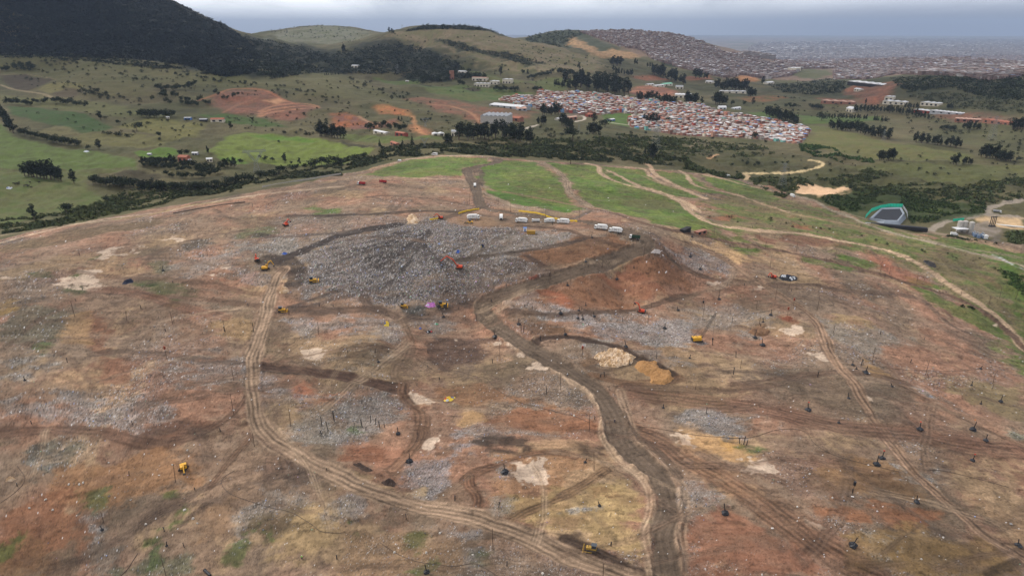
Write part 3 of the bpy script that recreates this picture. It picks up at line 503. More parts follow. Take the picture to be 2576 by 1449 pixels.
# dark mud along the cell
tk(None,0,[(700,655),(760,632),(850,595),(940,575),(1000,565)],11,S(62,53,49),a=.95,ruts=.5,tr=.2)
tk(None,0,[(672,655),(720,655),(750,690),(735,720)],14,S(64,54,48),a=.9,ruts=.3,tr=.1)
tk(None,0,[(640,590),(700,596),(800,590),(900,582)],7,S(72,62,56),a=.8,tr=.3)
tk(1,1,[(-360,870),(-200,850),(0,790),(200,740),(500,650)],5,S(66,58,56),a=.6,ruts=.8,tr=.4)
tk(1,1,[(-360,910),(-100,905),(150,890),(330,905),(430,955)],7,S(84,68,58),a=.85,ruts=.8)
tk(1,1,[(-380,960),(0,900),(300,880),(600,960),(850,960),(1000,1000)],5,S(86,70,60),a=.6,ruts=.8)
tk(1,1,[(430,955),(600,960),(800,890),(1040,840)],5,S(82,68,60),a=.8,ruts=.8)
tk(1,1,[(170,800),(220,870),(330,905)],6,S(80,66,58),a=.8,ruts=.8)
tk(1,1,[(880,520),(1050,490),(1250,460),(1430,440),(1700,390),(1850,350)],5,S(72,61,54),a=.9,ruts=.8)
tk(1,1,[(950,510),(1080,430),(1180,350),(1260,310),(1300,260)],5,S(80,70,62),a=.7,ruts=.8)
tk(1,1,[(1100,480),(1230,400),(1300,300)],5,S(84,74,66),a=.6,ruts=.8)
tk(1,1,[(1240,255),(1400,260),(1700,290),(1850,345),(2000,380),(2170,440)],5,S(80,64,54),a=.85,ruts=.7)
tk(1,1,[(1400,480),(1520,560),(1640,600),(1730,615)],6,S(78,62,54),a=.85,ruts=.6)
tk(1,1,[(1250,470),(1390,480),(1480,530)],4,S(78,66,58),a=.8,ruts=.6)
for k in range(17):
    x1_=-340+k*80+(k%3)*22; y1_=430+((k*37)%300)
    tk(1,1,[(760-k*14,270+k*6),((760-k*14)*.5+x1_*.5+30,(270+k*6)*.5+y1_*.5-10),(x1_,y1_)],3.6,[S(66,58,56),S(78,69,64),S(58,52,50)][k%3],a=.8,ruts=1.,tr=.35,fade=14)
tk(1,1,[(1250,900),(1400,905),(1600,930),(1800,910),(2050,905),(2250,885),(2450,820),(2600,780)],5,S(78,63,54),a=.85,ruts=.7)
tk(1,1,[(1450,1150),(1520,1110),(1700,1100),(1900,1130),(2100,1180),(2250,1260),(2350,1300),(2500,1390)],5,S(66,53,46),a=.95,ruts=.3,berm=.6)
tk(1,1,[(1850,1320),(2000,1350),(2200,1290),(2300,1230)],4,S(84,68,56),a=.7,ruts=.5)
tk(1,1,[(1840,1290),(1980,1260),(2100,1190)],5,S(110,86,66),a=.7,ruts=.5)
tk(1,1,[(1900,1380),(2150,1440),(2400,1430),(2576,1400)],6,S(104,78,60),a=.7,ruts=.6)
tk(1,1,[(2440,450),(2500,520),(2560,570)],5,S(88,74,64),a=.8)
tk(1,1,[(460,960),(500,1060),(520,1130),(500,1250),(430,1300),(400,1380),(440,1460)],6,S(104,86,72),a=.75,ruts=.9)
tk(1,1,[(0,1270),(200,1190),(350,1160)],4,S(84,68,56),a=.7,ruts=.8)
tk(1,1,[(0,1220),(150,1150),(300,1160)],4,S(84,68,56),a=.5,ruts=.8)
tk(1,1,[(-600,1360),(-300,1380),(0,1400),(200,1425),(420,1449)],2,S(52,46,40),a=.9,ruts=0)
tk(None,0,[(655,922),(760,932),(860,948),(1000,980),(1010,985)],8,S(80,62,53),a=.97,ruts=.5,berm=.5)
tk(1,2,[(470,0),(465,90),(540,170),(610,250),(610,340),(570,450),(480,560),(370,670)],7,S(98,76,62),a=.85,ruts=1.)
tk(1,2,[(590,330),(640,370),(560,500)],4,S(98,76,62),a=.6,ruts=1.)
tk(1,2,[(930,730),(960,700),(1060,650),(1250,590),(1450,530),(1600,515),(1760,545)],4.5,S(94,70,56),a=.85,ruts=1.2)
tk(1,2,[(960,700),(965,760),(1010,820),(1030,880),(1000,985)],4.5,S(94,70,56),a=.85,ruts=1.2)
tk(1,2,[(1240,1070),(1350,985),(1600,880),(1830,760),(2010,640)],4.5,S(96,76,60),a=.85,ruts=1.2)
tk(1,2,[(1130,490),(1300,530),(1450,540),(1550,525)],3,S(90,74,62),a=.6,ruts=1)
tk(1,2,[(420,690),(700,560),(900,440),(1000,430)],3,S(96,80,68),a=.5,ruts=1)
tk(1,2,[(750,840),(900,740),(960,690)],3,S(96,80,68),a=.5,ruts=1)
tk(1,2,[(1700,1180),(1850,1235),(2000,1300),(2200,1400),(2350,1480)],5.5,S(76,62,53),a=.95,ruts=.7)
tk(1,2,[(0,520),(200,500),(400,520)],3,S(112,76,58),a=.6,ruts=1,fade=8)
tk(1,2,[(0,560),(300,560)],3,S(112,76,58),a=.6,ruts=1)
tk(0,2,[(-30,375),(300,350),(600,355),(850,390),(1150,440),(1350,425),(1600,330),(1760,220),(1870,100)],6,S(88,68,57),a=.85,ruts=.8)
tk(0,2,[(1150,440),(1400,430),(1700,360),(1900,290)],4,S(94,74,62),a=.6,ruts=.9)
tk(0,2,[(1910,390),(1800,510),(1680,650),(1590,770)],4,S(98,76,62),a=.75,ruts=1.1)
tk(0,2,[(2100,500),(2080,620),(2090,760)],10,S(96,76,64),a=.6,ruts=.9,fade=6)
tk(0,2,[(2060,740),(2300,700),(2576,700)],8,S(84,70,60),a=.6,ruts=.8)
tk(0,1,[(2100,1300),(2200,1260),(2400,1220),(2576,1190)],5,S(100,80,66),a=.6,ruts=1)
tk(0,1,[(2080,1250),(2300,1100),(2576,960)],7,S(104,86,70),a=.5,ruts=1)
tk(0,1,[(2090,900),(2300,880),(2576,905)],7,S(82,67,58),a=.85,ruts=.8)
tk(0,1,[(2180,870),(2300,830),(2576,740)],4,S(70,60,55),a=.8,ruts=.8)
# outer roads east
ROUT=tk(2,1,[(-850+290,-160),(-300,-30),(-50,60),(80,165),(250,250),(500,285),(900,320),(1250,380),(1500,432),(1700,500),(1850,585),(2000,690),(2200,820),(2400,965),(2500,1085),(2576,1200)],7.5,LROAD,ruts=.5,tr=.02)
tk(2,0,[(-350,1215),(-250,1250),(-200,1320),(50,1449),(170,1500)],7,LROAD,ruts=.4)
tk(2,0,[(-20,1290),(30,1320),(60,1370),(150,1420),(400,1470),(600,1540),(800,1600)],6,LROAD,ruts=.4)
tk(2,0,[(-300,1330),(-100,1410),(100,1449),(300,1500)],5,S(130,108,88),ruts=.4,a=.8)
tk(2,0,[(100,1310),(300,1350),(480,1400),(700,1449)],5,LROAD,ruts=.4)
tk(2,1,[(550,-60),(700,0),(850,30),(1000,70),(1100,130),(1250,185),(1400,250),(1650,330),(1850,375),(2150,450),(2576,560)],6,S(130,116,100),ruts=.4)
tk(2,1,[(500,75),(650,110),(800,160),(1000,200),(1300,260),(1600,330)],5,S(132,110,88),ruts=.4,a=.8)
tk(2,1,[(1200,150),(1500,240),(1700,310),(2000,400),(2400,470),(2576,500)],5,S(128,114,96),ruts=.3,a=.7)
tk(2,1,[(-850+2200,-300),(-850+2260,-170)],1,S(128,114,96),a=.0)
tk(1,0,[(1430,1215),(1560,1250),(1650,1310),(1700,1370),(1720,1449),(1800,1510),(1880,1560)],8,S(124,106,90),ruts=.9)
tk(1,0,[(1850,1235),(1940,1260),(1960,1310),(2100,1380),(2400,1449),(2600,1530),(2700,1600)],7,LROAD,ruts=.5)
tk(1,0,[(2150,1262),(2290,1280),(2330,1330),(2450,1390),(2650,1449)],6,LROAD,ruts=.4,a=.9)
tk(1,0,[(1200,1205),(1500,1215),(1900,1232),(2200,1262),(2500,1290),(2800,1400)],4,S(120,110,88),ruts=0,a=.7)
tk(1,1,[(1060,0),(1200,60),(1300,110),(1400,130)],6,S(130,112,96),ruts=.5)
tk(1,1,[(1230,0),(1500,50),(1750,100),(1860,120)],5,S(124,100,82),ruts=.5,a=.8)
tk(1,1,[(1880,130),(2050,160),(2250,230),(2450,280),(2576,300),(2700,330),(2876,370),(3176,420),(3476,480),(3876,570),(4176,660),(4476,750),(4726,840),(4926,960),(5076,1100),(5176,1200)],6,S(96,76,63),ruts=.7)
tk(1,1,[(1300,240),(1700,270),(1880,140)],4,S(100,88,78),a=.0)
tk(1,1,[(1750,210),(1890,140)],5,S(98,84,74),ruts=.4)
tk(1,1,[(1440,70),(1640,120),(1800,170)],4,S(98,84,74),a=.0)
tk(2,1,[(0,560),(100,620),(250,662),(450,682),(700,710),(950,700),(1150,735),(1400,762),(1750,792),(1850,850),(1950,945),(2050,1020),(2150,1060)],6,S(92,75,64),ruts=.9,a=.9)
tk(2,1,[(0,810),(200,740),(350,700),(560,695)],5,S(108,90,76),ruts=.8,a=.8)
tk(2,1,[(380,570),(360,660),(250,740)],5,S(124,106,92),ruts=.6,a=.7)
tk(2,1,[(1040,780),(1300,880),(1600,1020),(1900,1100),(2100,1180),(2300,1250)],4,S(98,80,68),ruts=.9,a=.6)
tk(2,1,[(1050,760),(1350,870),(1700,980),(2050,1060)],3,S(100,84,72),ruts=.9,a=.4)
tk(2,1,[(400,1449),(800,1400),(1150,1362),(1400,1372),(1700,1449)],6,S(88,70,59),ruts=.9,a=.75)
RRT=tk(2,1,[(-90,350),(0,382),(150,425),(350,535),(580,685),(760,800),(900,882),(1000,980),(1060,1085),(1100,1200),(1160,1300),(1290,1448),(1370,1600),(1450,1730),(1560,1880),(1700,2070),(1850,2220),(2000,2360),(2150,2470),(2300,2600),(2600,2780)],7,S(120,98,82),ruts=1.0,berm=.25)
tk(2,2,[(-420,60),(-200,100),(0,125),(300,150),(600,195),(900,262),(1200,322),(1450,350),(1800,398),(2100,462),(2600,510)],14,S(94,71,59),ruts=1.0,a=.8,lanes=5,soft=2)
tk(2,2,[(-400,20),(0,40),(200,50),(450,40),(700,0)],6,S(94,75,63),ruts=.9,a=.7)
tk(2,2,[(-420,330),(-200,420),(0,560),(200,660),(400,785),(620,930),(900,1130),(1200,1320),(1500,1480)],13,S(96,73,59),ruts=1.1,a=.85,lanes=5,soft=2)
tk(2,2,[(0,440),(300,600),(560,760),(800,920),(1100,1130)],5,S(100,78,64),ruts=1.0,a=.5)
tk(2,2,[(300,1020),(460,1060)],2,S(84,62,50),a=.8)
tk(2,2,[(1600,0),(1800,100),(2000,200),(2250,330),(2600,480)],4.5,S(96,77,63),ruts=1.0,a=.8)
tk(2,2,[(560,600),(800,570),(1000,600),(1300,640),(1600,700)],5,S(100,78,66),ruts=1.0,a=.5)
for k in range(6): tk(2,2,[(900,650+k*26),(1300,690+k*20),(1600,680+k*18),(1760,640+k*30)],2.2,S(98,76,58),a=.35,ruts=.6)
for k in range(7): tk(2,2,[(1250,1180+k*34),(1600,1120+k*42),(2000,1200+k*36),(2400,1300+k*26)],2.2,S(104,84,60),a=.35,ruts=.6)
for k in range(5): tk(2,2,[(1900,560+k*30),(2200,540+k*26),(2576,560+k*40)],2.2,S(98,76,62),a=.3,ruts=.6)
tk(2,2,[(2300,1440),(2430,1380),(2540,1330)],3,S(70,58,46),a=.8)
# left haul track
RL=tk(None,0,[(712,680),(695,700),(678,745),(668,795),(650,850),(636,915),(633,980),(642,1045),(668,1092),(720,1132),(800,1172),(880,1212),(960,1248),(1050,1272),(1150,1292),(1250,1322),(1350,1362),(1440,1400),(1530,1440),(1640,1480)],8.5,S(124,104,88),ruts=.9,berm=.5,lanes=4)
# main haul road with pale wet verge
tk(None,0,[(1205,770),(1225,812),(1290,862),(1330,890),(1400,930),(1470,975),(1500,1010)],6,S(142,121,103),ruts=.6,a=.9)
tk(None,0,[(1490,985),(1515,1040),(1520,1100),(1560,1160),(1625,1215),(1640,1290),(1625,1350),(1640,1449)],5,S(138,118,100),ruts=.9,a=.75)
tk(None,0,[(1560,985),(1580,1060),(1610,1120),(1680,1180),(1720,1250),(1705,1330),(1712,1449)],6,S(132,112,95),ruts=1,a=.7)
tk(None,0,[(1560,1040),(1590,1085),(1660,1140),(1710,1200)],4,S(78,65,56),ruts=.7,a=.8)
RM=tk(None,0,[(1690,1500),(1678,1449),(1672,1380),(1668,1330),(1680,1290),(1676,1240),(1650,1190),(1600,1150),(1562,1110),(1545,1060),(1530,1020),(1500,980),(1440,940),(1380,905),(1320,870),(1260,830),(1222,800),(1212,778),(1232,758),(1290,735),(1400,700),(1500,668),(1580,640),(1622,622),(1628,605),(1600,590),(1540,572),(1450,556),(1350,545),(1270,535),(1215,522),(1203,495),(1195,470),(1182,447),(1176,430),(1200,421),(1240,412),(1254,405),(1236,397)],10.5,S(92,78,67),ruts=.35,berm=.8,sink=.15,lanes=4)
tk(1,0,[(1000,1300),(1060,1300),(1040,1400)],7,S(78,66,57),a=.8)
tk(1,1,[(1100,110),(800,190),(600,240)],9,S(80,66,56),a=.8,ruts=.5)
tk(1,1,[(1000,170),(1200,200),(1300,240),(1500,230),(1900,260)],7,S(96,80,68),a=.6)
paint(T(1,1,[(860,200),(1100,180),(1180,230),(1300,240),(1280,270),(1000,260),(880,240)]),S(118,94,74),1.5,3,.8,.2)
# faint machine marks criss-crossing the cover
rgt=random.Random(5)
for q in range(170):
    u=rgt.uniform(-60,2640); v=rgt.choice([rgt.uniform(560,900),rgt.uniform(650,1449),rgt.uniform(900,1449)])
    if v<600+max(0,(900-u))*.02: continue
    x,y=hit(u,v); hd=rgt.choice([rgt.uniform(-.5,.5),rgt.uniform(-.5,.5),rgt.uniform(0,3.14)]); cu=rgt.uniform(-.02,.02); pl_=[]
    for s in range(rgt.randint(6,22)):
        pl_.append((x,y)); x+=math.cos(hd)*4; y+=math.sin(hd)*4; hd+=cu*4+rgt.uniform(-.03,.03)
    track(pl_,rgt.choice([2.6,3.2,4,6]),rgt.choice([S(88,70,59),S(96,78,66),S(104,84,70),S(134,114,96),S(80,66,57)]),a=rgt.uniform(.25,.6),ruts=1.2,world=True,fade=6,tr=.1)
# streaky grader marks and pixel-scale litter in the colour itself
st=fbm(GX*.35+GY*.1,GY*2.2,9,3,91); COL*=(1+LFM*.16*st)[...,None]
lum=(COL@np.array([.25,.6,.15]))[...,None]; mm=np.array(S(118,97,82)); cl=mm*(np.clip(COL,.01,1)/mm)**1.2*np.array([1.03,1.0,.93])*1.0*(1-.22*sstep(-.02,.22,fbm(GX,GY,120,5,105))+.16*sstep(.05,.3,fbm(GX,GY,60,5,106)))[...,None]; cl=cl*(1-.3*np.clip(TRS,0,1)[...,None])+.3*np.clip(TRS,0,1)[...,None]*lum*np.array([1.04,1,1])
mo=np.array(S(84,84,56)); ou=.82*mo*(np.clip(COL,.005,1)/mo)**1.24*np.array([1,1,.82]); nearw=(1-pl)[...,None]
ou=ou*nearw+COL*(1-nearw); COL=cl*LFM[...,None]+ou*(1-LFM[...,None])
nearf=np.clip(1.6-GR/900,0.25,1)*LFM
lin=lambda sd,s,k:np.clip(1-np.abs(fbm(GX*.55+GY*.15+3*W3,GY*1.25-GX*.1,s,4,sd))*k,0,1)
brk=sstep(-.1,.25,n2+.3*W2)
COL*=(1-LFM*(.42*lin(101,13,9)**2*brk+.30*lin(102,6,7)**2))[...,None]
COL*=(1+LFM*.42*lin(103,11,9)**2*sstep(-.05,.3,n1-.3*W2))[...,None]
cd=sstep(.28,.5,fbm(GX,GY,4.5,3,104)); COL*=(1-LFM*.30*cd)[...,None]
r1=RNG.random(shape); r2=RNG.random(shape)
lump=.5+1.1*sstep(-.15,.3,fbm(GX,GY,6,3,93))
pw=np.clip(TRS-.1,0,1.3)*lump*.30*nearf
mk=r1<pw
tone=(.09+.34*r2**2)[...,None]*np.array([1.06,.98,.93]); hue=np.where((RNG.random(shape)<.05)[...,None],np.array([.7,.9,1.4]),1)
COL=np.where(mk[...,None],COL*.35+.65*tone*hue,COL)
pd=np.clip(TRS,0,1.3)*.30*nearf; COL=np.where((r2<pd)[...,None],COL*.5,COL)
few=(r1>1-.0006)&(LFM>.5)&(GR<700); COL=np.where(few[...,None],np.array([.55,.52,.5]),COL)
tk(2,1,[(2340,478),(2400,500),(2480,545),(2576,590)],1.6,S(190,190,192),a=.8,ruts=0)
COL*=(1+.45*GRAIN*np.clip(TRS,0,1)*nearf)[...,None]
COL=np.clip(COL,.004,.8)
GZ+=np.clip(TRS,0,1.2)*LFM*(fbm(GX,GY,3.2,3,95)*.6+fbm(GX,GY,11,2,96)*.6)
# ------------------------------------------------------------------ scene helpers
sc=bpy.context.scene; C=sc.collection
def nmesh(name,V,Fc,mats=(),mi=None,smooth=False):
    me=bpy.data.meshes.new(name); V=np.asarray(V,np.float32); Fc=np.asarray(Fc,np.int32)
    k=Fc.shape[1]
    me.vertices.add(len(V)); me.vertices.foreach_set('co',V.ravel())
    me.loops.add(Fc.size); me.loops.foreach_set('vertex_index',Fc.ravel())
    me.polygons.add(len(Fc)); me.polygons.foreach_set('loop_start',np.arange(0,Fc.size,k,dtype=np.int32)); 
    me.polygons.foreach_set('loop_total',np.full(len(Fc),k,np.int32))
    for m in mats: me.materials.append(m)
    if mi is not None: me.polygons.foreach_set('material_index',np.asarray(mi,np.int32))
    me.polygons.foreach_set('use_smooth',np.full(len(Fc),smooth))
    me.update(calc_edges=True); me.validate()
    return me
def addattr(me,name,col):
    at=me.color_attributes.new(name,'FLOAT_COLOR','POINT')
    c=np.ones((len(me.vertices),4),np.float32); c[:,:3]=col; at.data.foreach_set('color',c.ravel())
def link(name,me,parent=None,loc=None,label=None,cat=None,group=None,kind=None,rot=0,scale=None):
    o=bpy.data.objects.new(name,me); C.objects.link(o)
    if parent is not None: o.parent=parent
    if loc is not None: o.location=loc
    if rot: o.rotation_euler=(0,0,rot)
    if scale is not None: o.scale=scale if hasattr(scale,'__len__') else (scale,)*3
    if label: o['label']=label
    if cat: o['category']=cat
    if group: o['group']=group
    if kind: o['kind']=kind
    return o
def mat(name,col=(.5,.5,.5),rough=.9,var=0.,scale=1.,metal=0.,attr=None,spec=.25,coord='Object',bump=0.,bscale=4.,col2=None):
    m=bpy.data.materials.new(name); m.use_nodes=True; nt=m.node_tree; N=nt.nodes; L=nt.links
    b=N['Principled BSDF']; b.inputs['Roughness'].default_value=rough; b.inputs['Metallic'].default_value=metal
    b.inputs['Specular IOR Level'].default_value=spec
    b.inputs['Base Color'].default_value=(*col,1)
    tc=N.new('ShaderNodeTexCoord')
    src=None
    if attr:
        a=N.new('ShaderNodeVertexColor'); a.layer_name=attr; src=a.outputs['Color']
    if var or col2 is not None:
        no=N.new('ShaderNodeTexNoise'); no.inputs['Scale'].default_value=scale; no.inputs['Detail'].default_value=6; no.inputs['Roughness'].default_value=.65
        L.new(tc.outputs[coord],no.inputs['Vector'])
        mr=N.new('ShaderNodeMapRange'); mr.inputs[1].default_value=.25; mr.inputs[2].default_value=.75
        mr.inputs[3].default_value=1-var; mr.inputs[4].default_value=1+var
        L.new(no.outputs['Fac'],mr.inputs[0])
        mx=N.new('ShaderNodeMix'); mx.data_type='RGBA'; mx.blend_type='MULTIPLY'; mx.inputs[0].default_value=1
        if src: L.new(src,mx.inputs[6])
        elif col2 is not None:
            m2=N.new('ShaderNodeMix'); m2.data_type='RGBA'; m2.inputs[6].default_value=(*col,1); m2.inputs[7].default_value=(*col2,1)
            cr=N.new('ShaderNodeMapRange'); cr.inputs[1].default_value=.42; cr.inputs[2].default_value=.6; L.new(no.outputs['Fac'],cr.inputs[0]); L.new(cr.outputs[0],m2.inputs[0])
            L.new(m2.outputs[2],mx.inputs[6])
        else: mx.inputs[6].default_value=(*col,1)
        L.new(mr.outputs[0],mx.inputs[7]); src=mx.outputs[2]
    if src: L.new(src,b.inputs['Base Color'])
    if bump:
        nb_=N.new('ShaderNodeTexNoise'); nb_.inputs['Scale'].default_value=bscale; nb_.inputs['Detail'].default_value=5
        L.new(tc.outputs[coord],nb_.inputs['Vector'])
        bp=N.new('ShaderNodeBump'); bp.inputs['Strength'].default_value=.6; bp.inputs['Distance'].default_value=bump
        L.new(nb_.outputs['Fac'],bp.inputs['Height']); L.new(bp.outputs[0],b.inputs['Normal'])
    return m
def ground():
    nA,nR=GX.shape
    V=np.stack([GX,GY,GZ],-1).reshape(-1,3)
    V=np.concatenate([V,[[0,0,GZ[:,0].mean()]]])
    idx=np.arange(nA*nR).reshape(nA,nR)
    a=idx[:-1,:-1].ravel(); b=idx[1:,:-1].ravel(); c=idx[1:,1:].ravel(); d=idx[:-1,1:].ravel()
    Fq=np.stack([a,d,c,b],1)
    me=nmesh('ground',V,Fq,[mat('ground_cover',attr='Col',rough=.95,var=.26,scale=.8,spec=.15,bump=.4,bscale=1.1)],smooth=True)
    addattr(me,'Col',np.concatenate([COL.reshape(-1,3),[[.15,.1,.08]]]))
    link('ground',me,kind='structure',label='bare brown landfill cover and green valley fields')
ground()
# ------------------------------------------------------------------ camera, light, air
cam=bpy.data.cameras.new('camera'); co=bpy.data.objects.new('camera',cam); C.objects.link(co); sc.camera=co
cam.sensor_width=36; cam.lens=F/2576*36; cam.clip_end=200000; cam.clip_start=1
co.location=(0,0,ZC); co.rotation_euler=(math.pi/2-PITCH,0,0)
SUN_EL,SUN_AZ=math.radians(42),math.radians(-55)
sun=bpy.data.lights.new('sun','SUN'); so=bpy.data.objects.new('sun',sun); C.objects.link(so)
sun.energy=4.0; sun.angle=math.radians(10); sun.color=(1,.96,.9)
from mathutils import Vector
so.rotation_euler=Vector((math.sin(SUN_AZ)*math.cos(SUN_EL),math.cos(SUN_AZ)*math.cos(SUN_EL),math.sin(SUN_EL))).to_track_quat('Z','Y').to_euler()
wd=bpy.data.worlds.new('World'); sc.world=wd; wd.use_nodes=True
nt=wd.node_tree; N=nt.nodes; L=nt.links; bg=N['Background']; bg.inputs['Strength'].default_value=.1
sky=N.new('ShaderNodeTexSky'); sky.sky_type='NISHITA'; sky.sun_disc=False; sky.sun_elevation=SUN_EL; sky.sun_rotation=SUN_AZ; sky.altitude=2600
tc=N.new('ShaderNodeTexCoord'); mp=N.new('ShaderNodeMapping'); mp.inputs['Scale'].default_value=(1.2,1.2,5)
L.new(tc.outputs['Generated'],mp.inputs[0])
no=N.new('ShaderNodeTexNoise'); no.inputs['Scale'].default_value=2.6; no.inputs['Detail'].default_value=7; no.inputs['Roughness'].default_value=.55; no.inputs['Distortion'].default_value=.6
L.new(mp.outputs[0],no.inputs['Vector'])
cr=N.new('ShaderNodeValToRGB'); cr.color_ramp.elements[0].position=.36; cr.color_ramp.elements[0].color=(11.6,12.2,13.2,1)
cr.color_ramp.elements[1].position=.62; cr.color_ramp.elements[1].color=(26.5,26.6,27,1)
L.new(no.outputs['Fac'],cr.inputs[0])
mx=N.new('ShaderNodeMix'); mx.data_type='RGBA'; mx.inputs[0].default_value=.88
sx=N.new('ShaderNodeSeparateXYZ'); L.new(tc.outputs['Generated'],sx.inputs[0])
gr=N.new('ShaderNodeMapRange'); gr.inputs[1].default_value=.0; gr.inputs[2].default_value=.05; gr.interpolation_type='SMOOTHSTEP'; L.new(sx.outputs[2],gr.inputs[0])
lo=N.new('ShaderNodeMix'); lo.data_type='RGBA'; lo.inputs[6].default_value=(10.2,11.1,12.6,1); L.new(gr.outputs[0],lo.inputs[0]); L.new(cr.outputs[0],lo.inputs[7])
dk=N.new('ShaderNodeMapRange'); dk.interpolation_type='SMOOTHSTEP'; dk.inputs[1].default_value=.1; dk.inputs[2].default_value=.5; L.new(sx.outputs[0],dk.inputs[0])
tint=N.new('ShaderNodeMix'); tint.data_type='RGBA'; tint.inputs[6].default_value=(1,1,1,1); L.new(dk.outputs[0],tint.inputs[0])
t2=N.new('ShaderNodeMix'); t2.data_type='RGBA'; t2.inputs[6].default_value=(.28,.28,.33,1); t2.inputs[7].default_value=(.66,.68,.72,1); L.new(gr.outputs[0],t2.inputs[0]); L.new(t2.outputs[2],tint.inputs[7])
dm=N.new('ShaderNodeMix'); dm.data_type='RGBA'; dm.blend_type='MULTIPLY'; dm.inputs[0].default_value=1; L.new(lo.outputs[2],dm.inputs[6]); L.new(tint.outputs[2],dm.inputs[7])
L.new(sky.outputs[0],mx.inputs[6]); L.new(dm.outputs[2],mx.inputs[7]); L.new(mx.outputs[2],bg.inputs[0])
def haze():
    bb=46500; z0=float(GZ.min())-1; z1=max(float(GZ.max()),ZC)+25
    V=[(x,y,z) for x in(-bb,bb) for y in(-bb,bb) for z in(z0,z1)]
    Fc=[(0,1,3,2),(4,6,7,5),(0,4,5,1),(2,3,7,6),(0,2,6,4),(1,5,7,3)]
    m=bpy.data.materials.new('haze_air'); m.use_nodes=True; n=m.node_tree; n.nodes.remove(n.nodes['Principled BSDF'])
    pv=n.nodes.new('ShaderNodeVolumePrincipled'); pv.inputs['Color'].default_value=(.38,.47,.64,1); pv.inputs['Density'].default_value=HAZE
    pv.inputs['Anisotropy'].default_value=.0
    n.links.new(pv.outputs[0],n.nodes['Material Output'].inputs['Volume'])
    me=nmesh('haze',V,Fc,[m]); link('haze',me,kind='stuff',label='thin blue grey haze over the far city')
HAZE=4.2e-5
haze()
def shade_clouds():  # blobs added out of view, towards the sun, to shade hills and fields
    rg=np.random.default_rng(4); V=[];Fc=[]; n=14
    d=np.array([math.sin(SUN_AZ)*math.cos(SUN_EL),math.cos(SUN_AZ)*math.cos(SUN_EL),math.sin(SUN_EL)]); Hc=1700
    for (u,v,R1,R2) in [(1000,150,450,500),(1500,150,420,500),(900,250,260,150),(300,240,300,160),(2350,230,420,300),(1750,200,330,260),(1950,430,260,120),(60,380,200,110),(-300,100,700,700)]:
        x,y=hit(max(u,0),v); t=(Hc-float(zat(x,y)))/d[2]; cx,cy=x+d[0]*t-(400 if u<0 else 0),y+d[1]*t
        for q in range(5):
            ox,oy=cx+rg.normal()*R1*.35,cy+rg.normal()*R2*.35; s=rg.uniform(.45,.8); b=len(V)
            for a in range(n+1):
                th=math.pi*a/n
                for c_ in range(2*n):
                    ph=math.pi*c_/n; k=1+.18*math.sin(3*ph+q)+.12*math.sin(7*ph+2*q+5*th); V.append((ox+R1*s*k*math.sin(th)*math.cos(ph),oy+R2*s*k*math.sin(th)*math.sin(ph),Hc+120*s*math.cos(th)*(1.5 if th<1.57 else .4)))
            for a in range(n):
                for c_ in range(2*n): Fc.append((b+a*2*n+c_,b+(a+1)*2*n+c_,b+(a+1)*2*n+(c_+1)%(2*n),b+a*2*n+(c_+1)%(2*n)))
    link('shade_clouds',nmesh('shade_clouds',V,Fc,[mat('shade_cloud_mat',(.85,.86,.88),1)],smooth=True),kind='stuff',label='unseen cloud blobs added to shade the hills')
shade_clouds()
sc.view_settings.view_transform='Standard'; sc.view_settings.look='None'; sc.view_settings.exposure=-0.36; sc.view_settings.gamma=1
sc.cycles.max_bounces=4; sc.cycles.diffuse_bounces=2; sc.cycles.volume_bounces=0; sc.cycles.use_adaptive_sampling=True
sc.cycles.use_denoising=True
# ------------------------------------------------------------------ foliage
def tri_cloud(n,shape_f,size,rg,squash=.7):
    V=[];Cc=[]
    for k in range(n):
        p,b=shape_f(rg)
        a=rg.normal(size=3); a/=np.linalg.norm(a); u=np.cross(a,rg.normal(size=3)); u/=np.linalg.norm(u); w=np.cross(a,u)
        s=size*rg.uniform(.6,1.35)
        V+= [p+u*s,p-u*s*.5+w*s*.8*squash,p-u*s*.6-w*s*.8*squash]
        Cc+=[b]*3
    return np.array(V),np.array(Cc)
def blob_f(cs):
    cs=np.array(cs); wts=cs[:,3]**2; wts/=wts.sum()
    def f(rg):
        c=cs[rg.choice(len(cs),p=wts)]; d=rg.normal(size=3); d/=np.linalg.norm(d)
        r=c[3]*rg.uniform(.55,1.05); q=d*r; q[2]*=.85
        return c[:3]+q, 1
    return f
def leafmat(name,c):
    m=mat(name,rough=.9,attr='Col',var=.35,scale=.9,spec=.1); return m
LEAF=leafmat('leaves',None); BARK=mat('bark',S(86,74,62),.9,var=.2,scale=3)
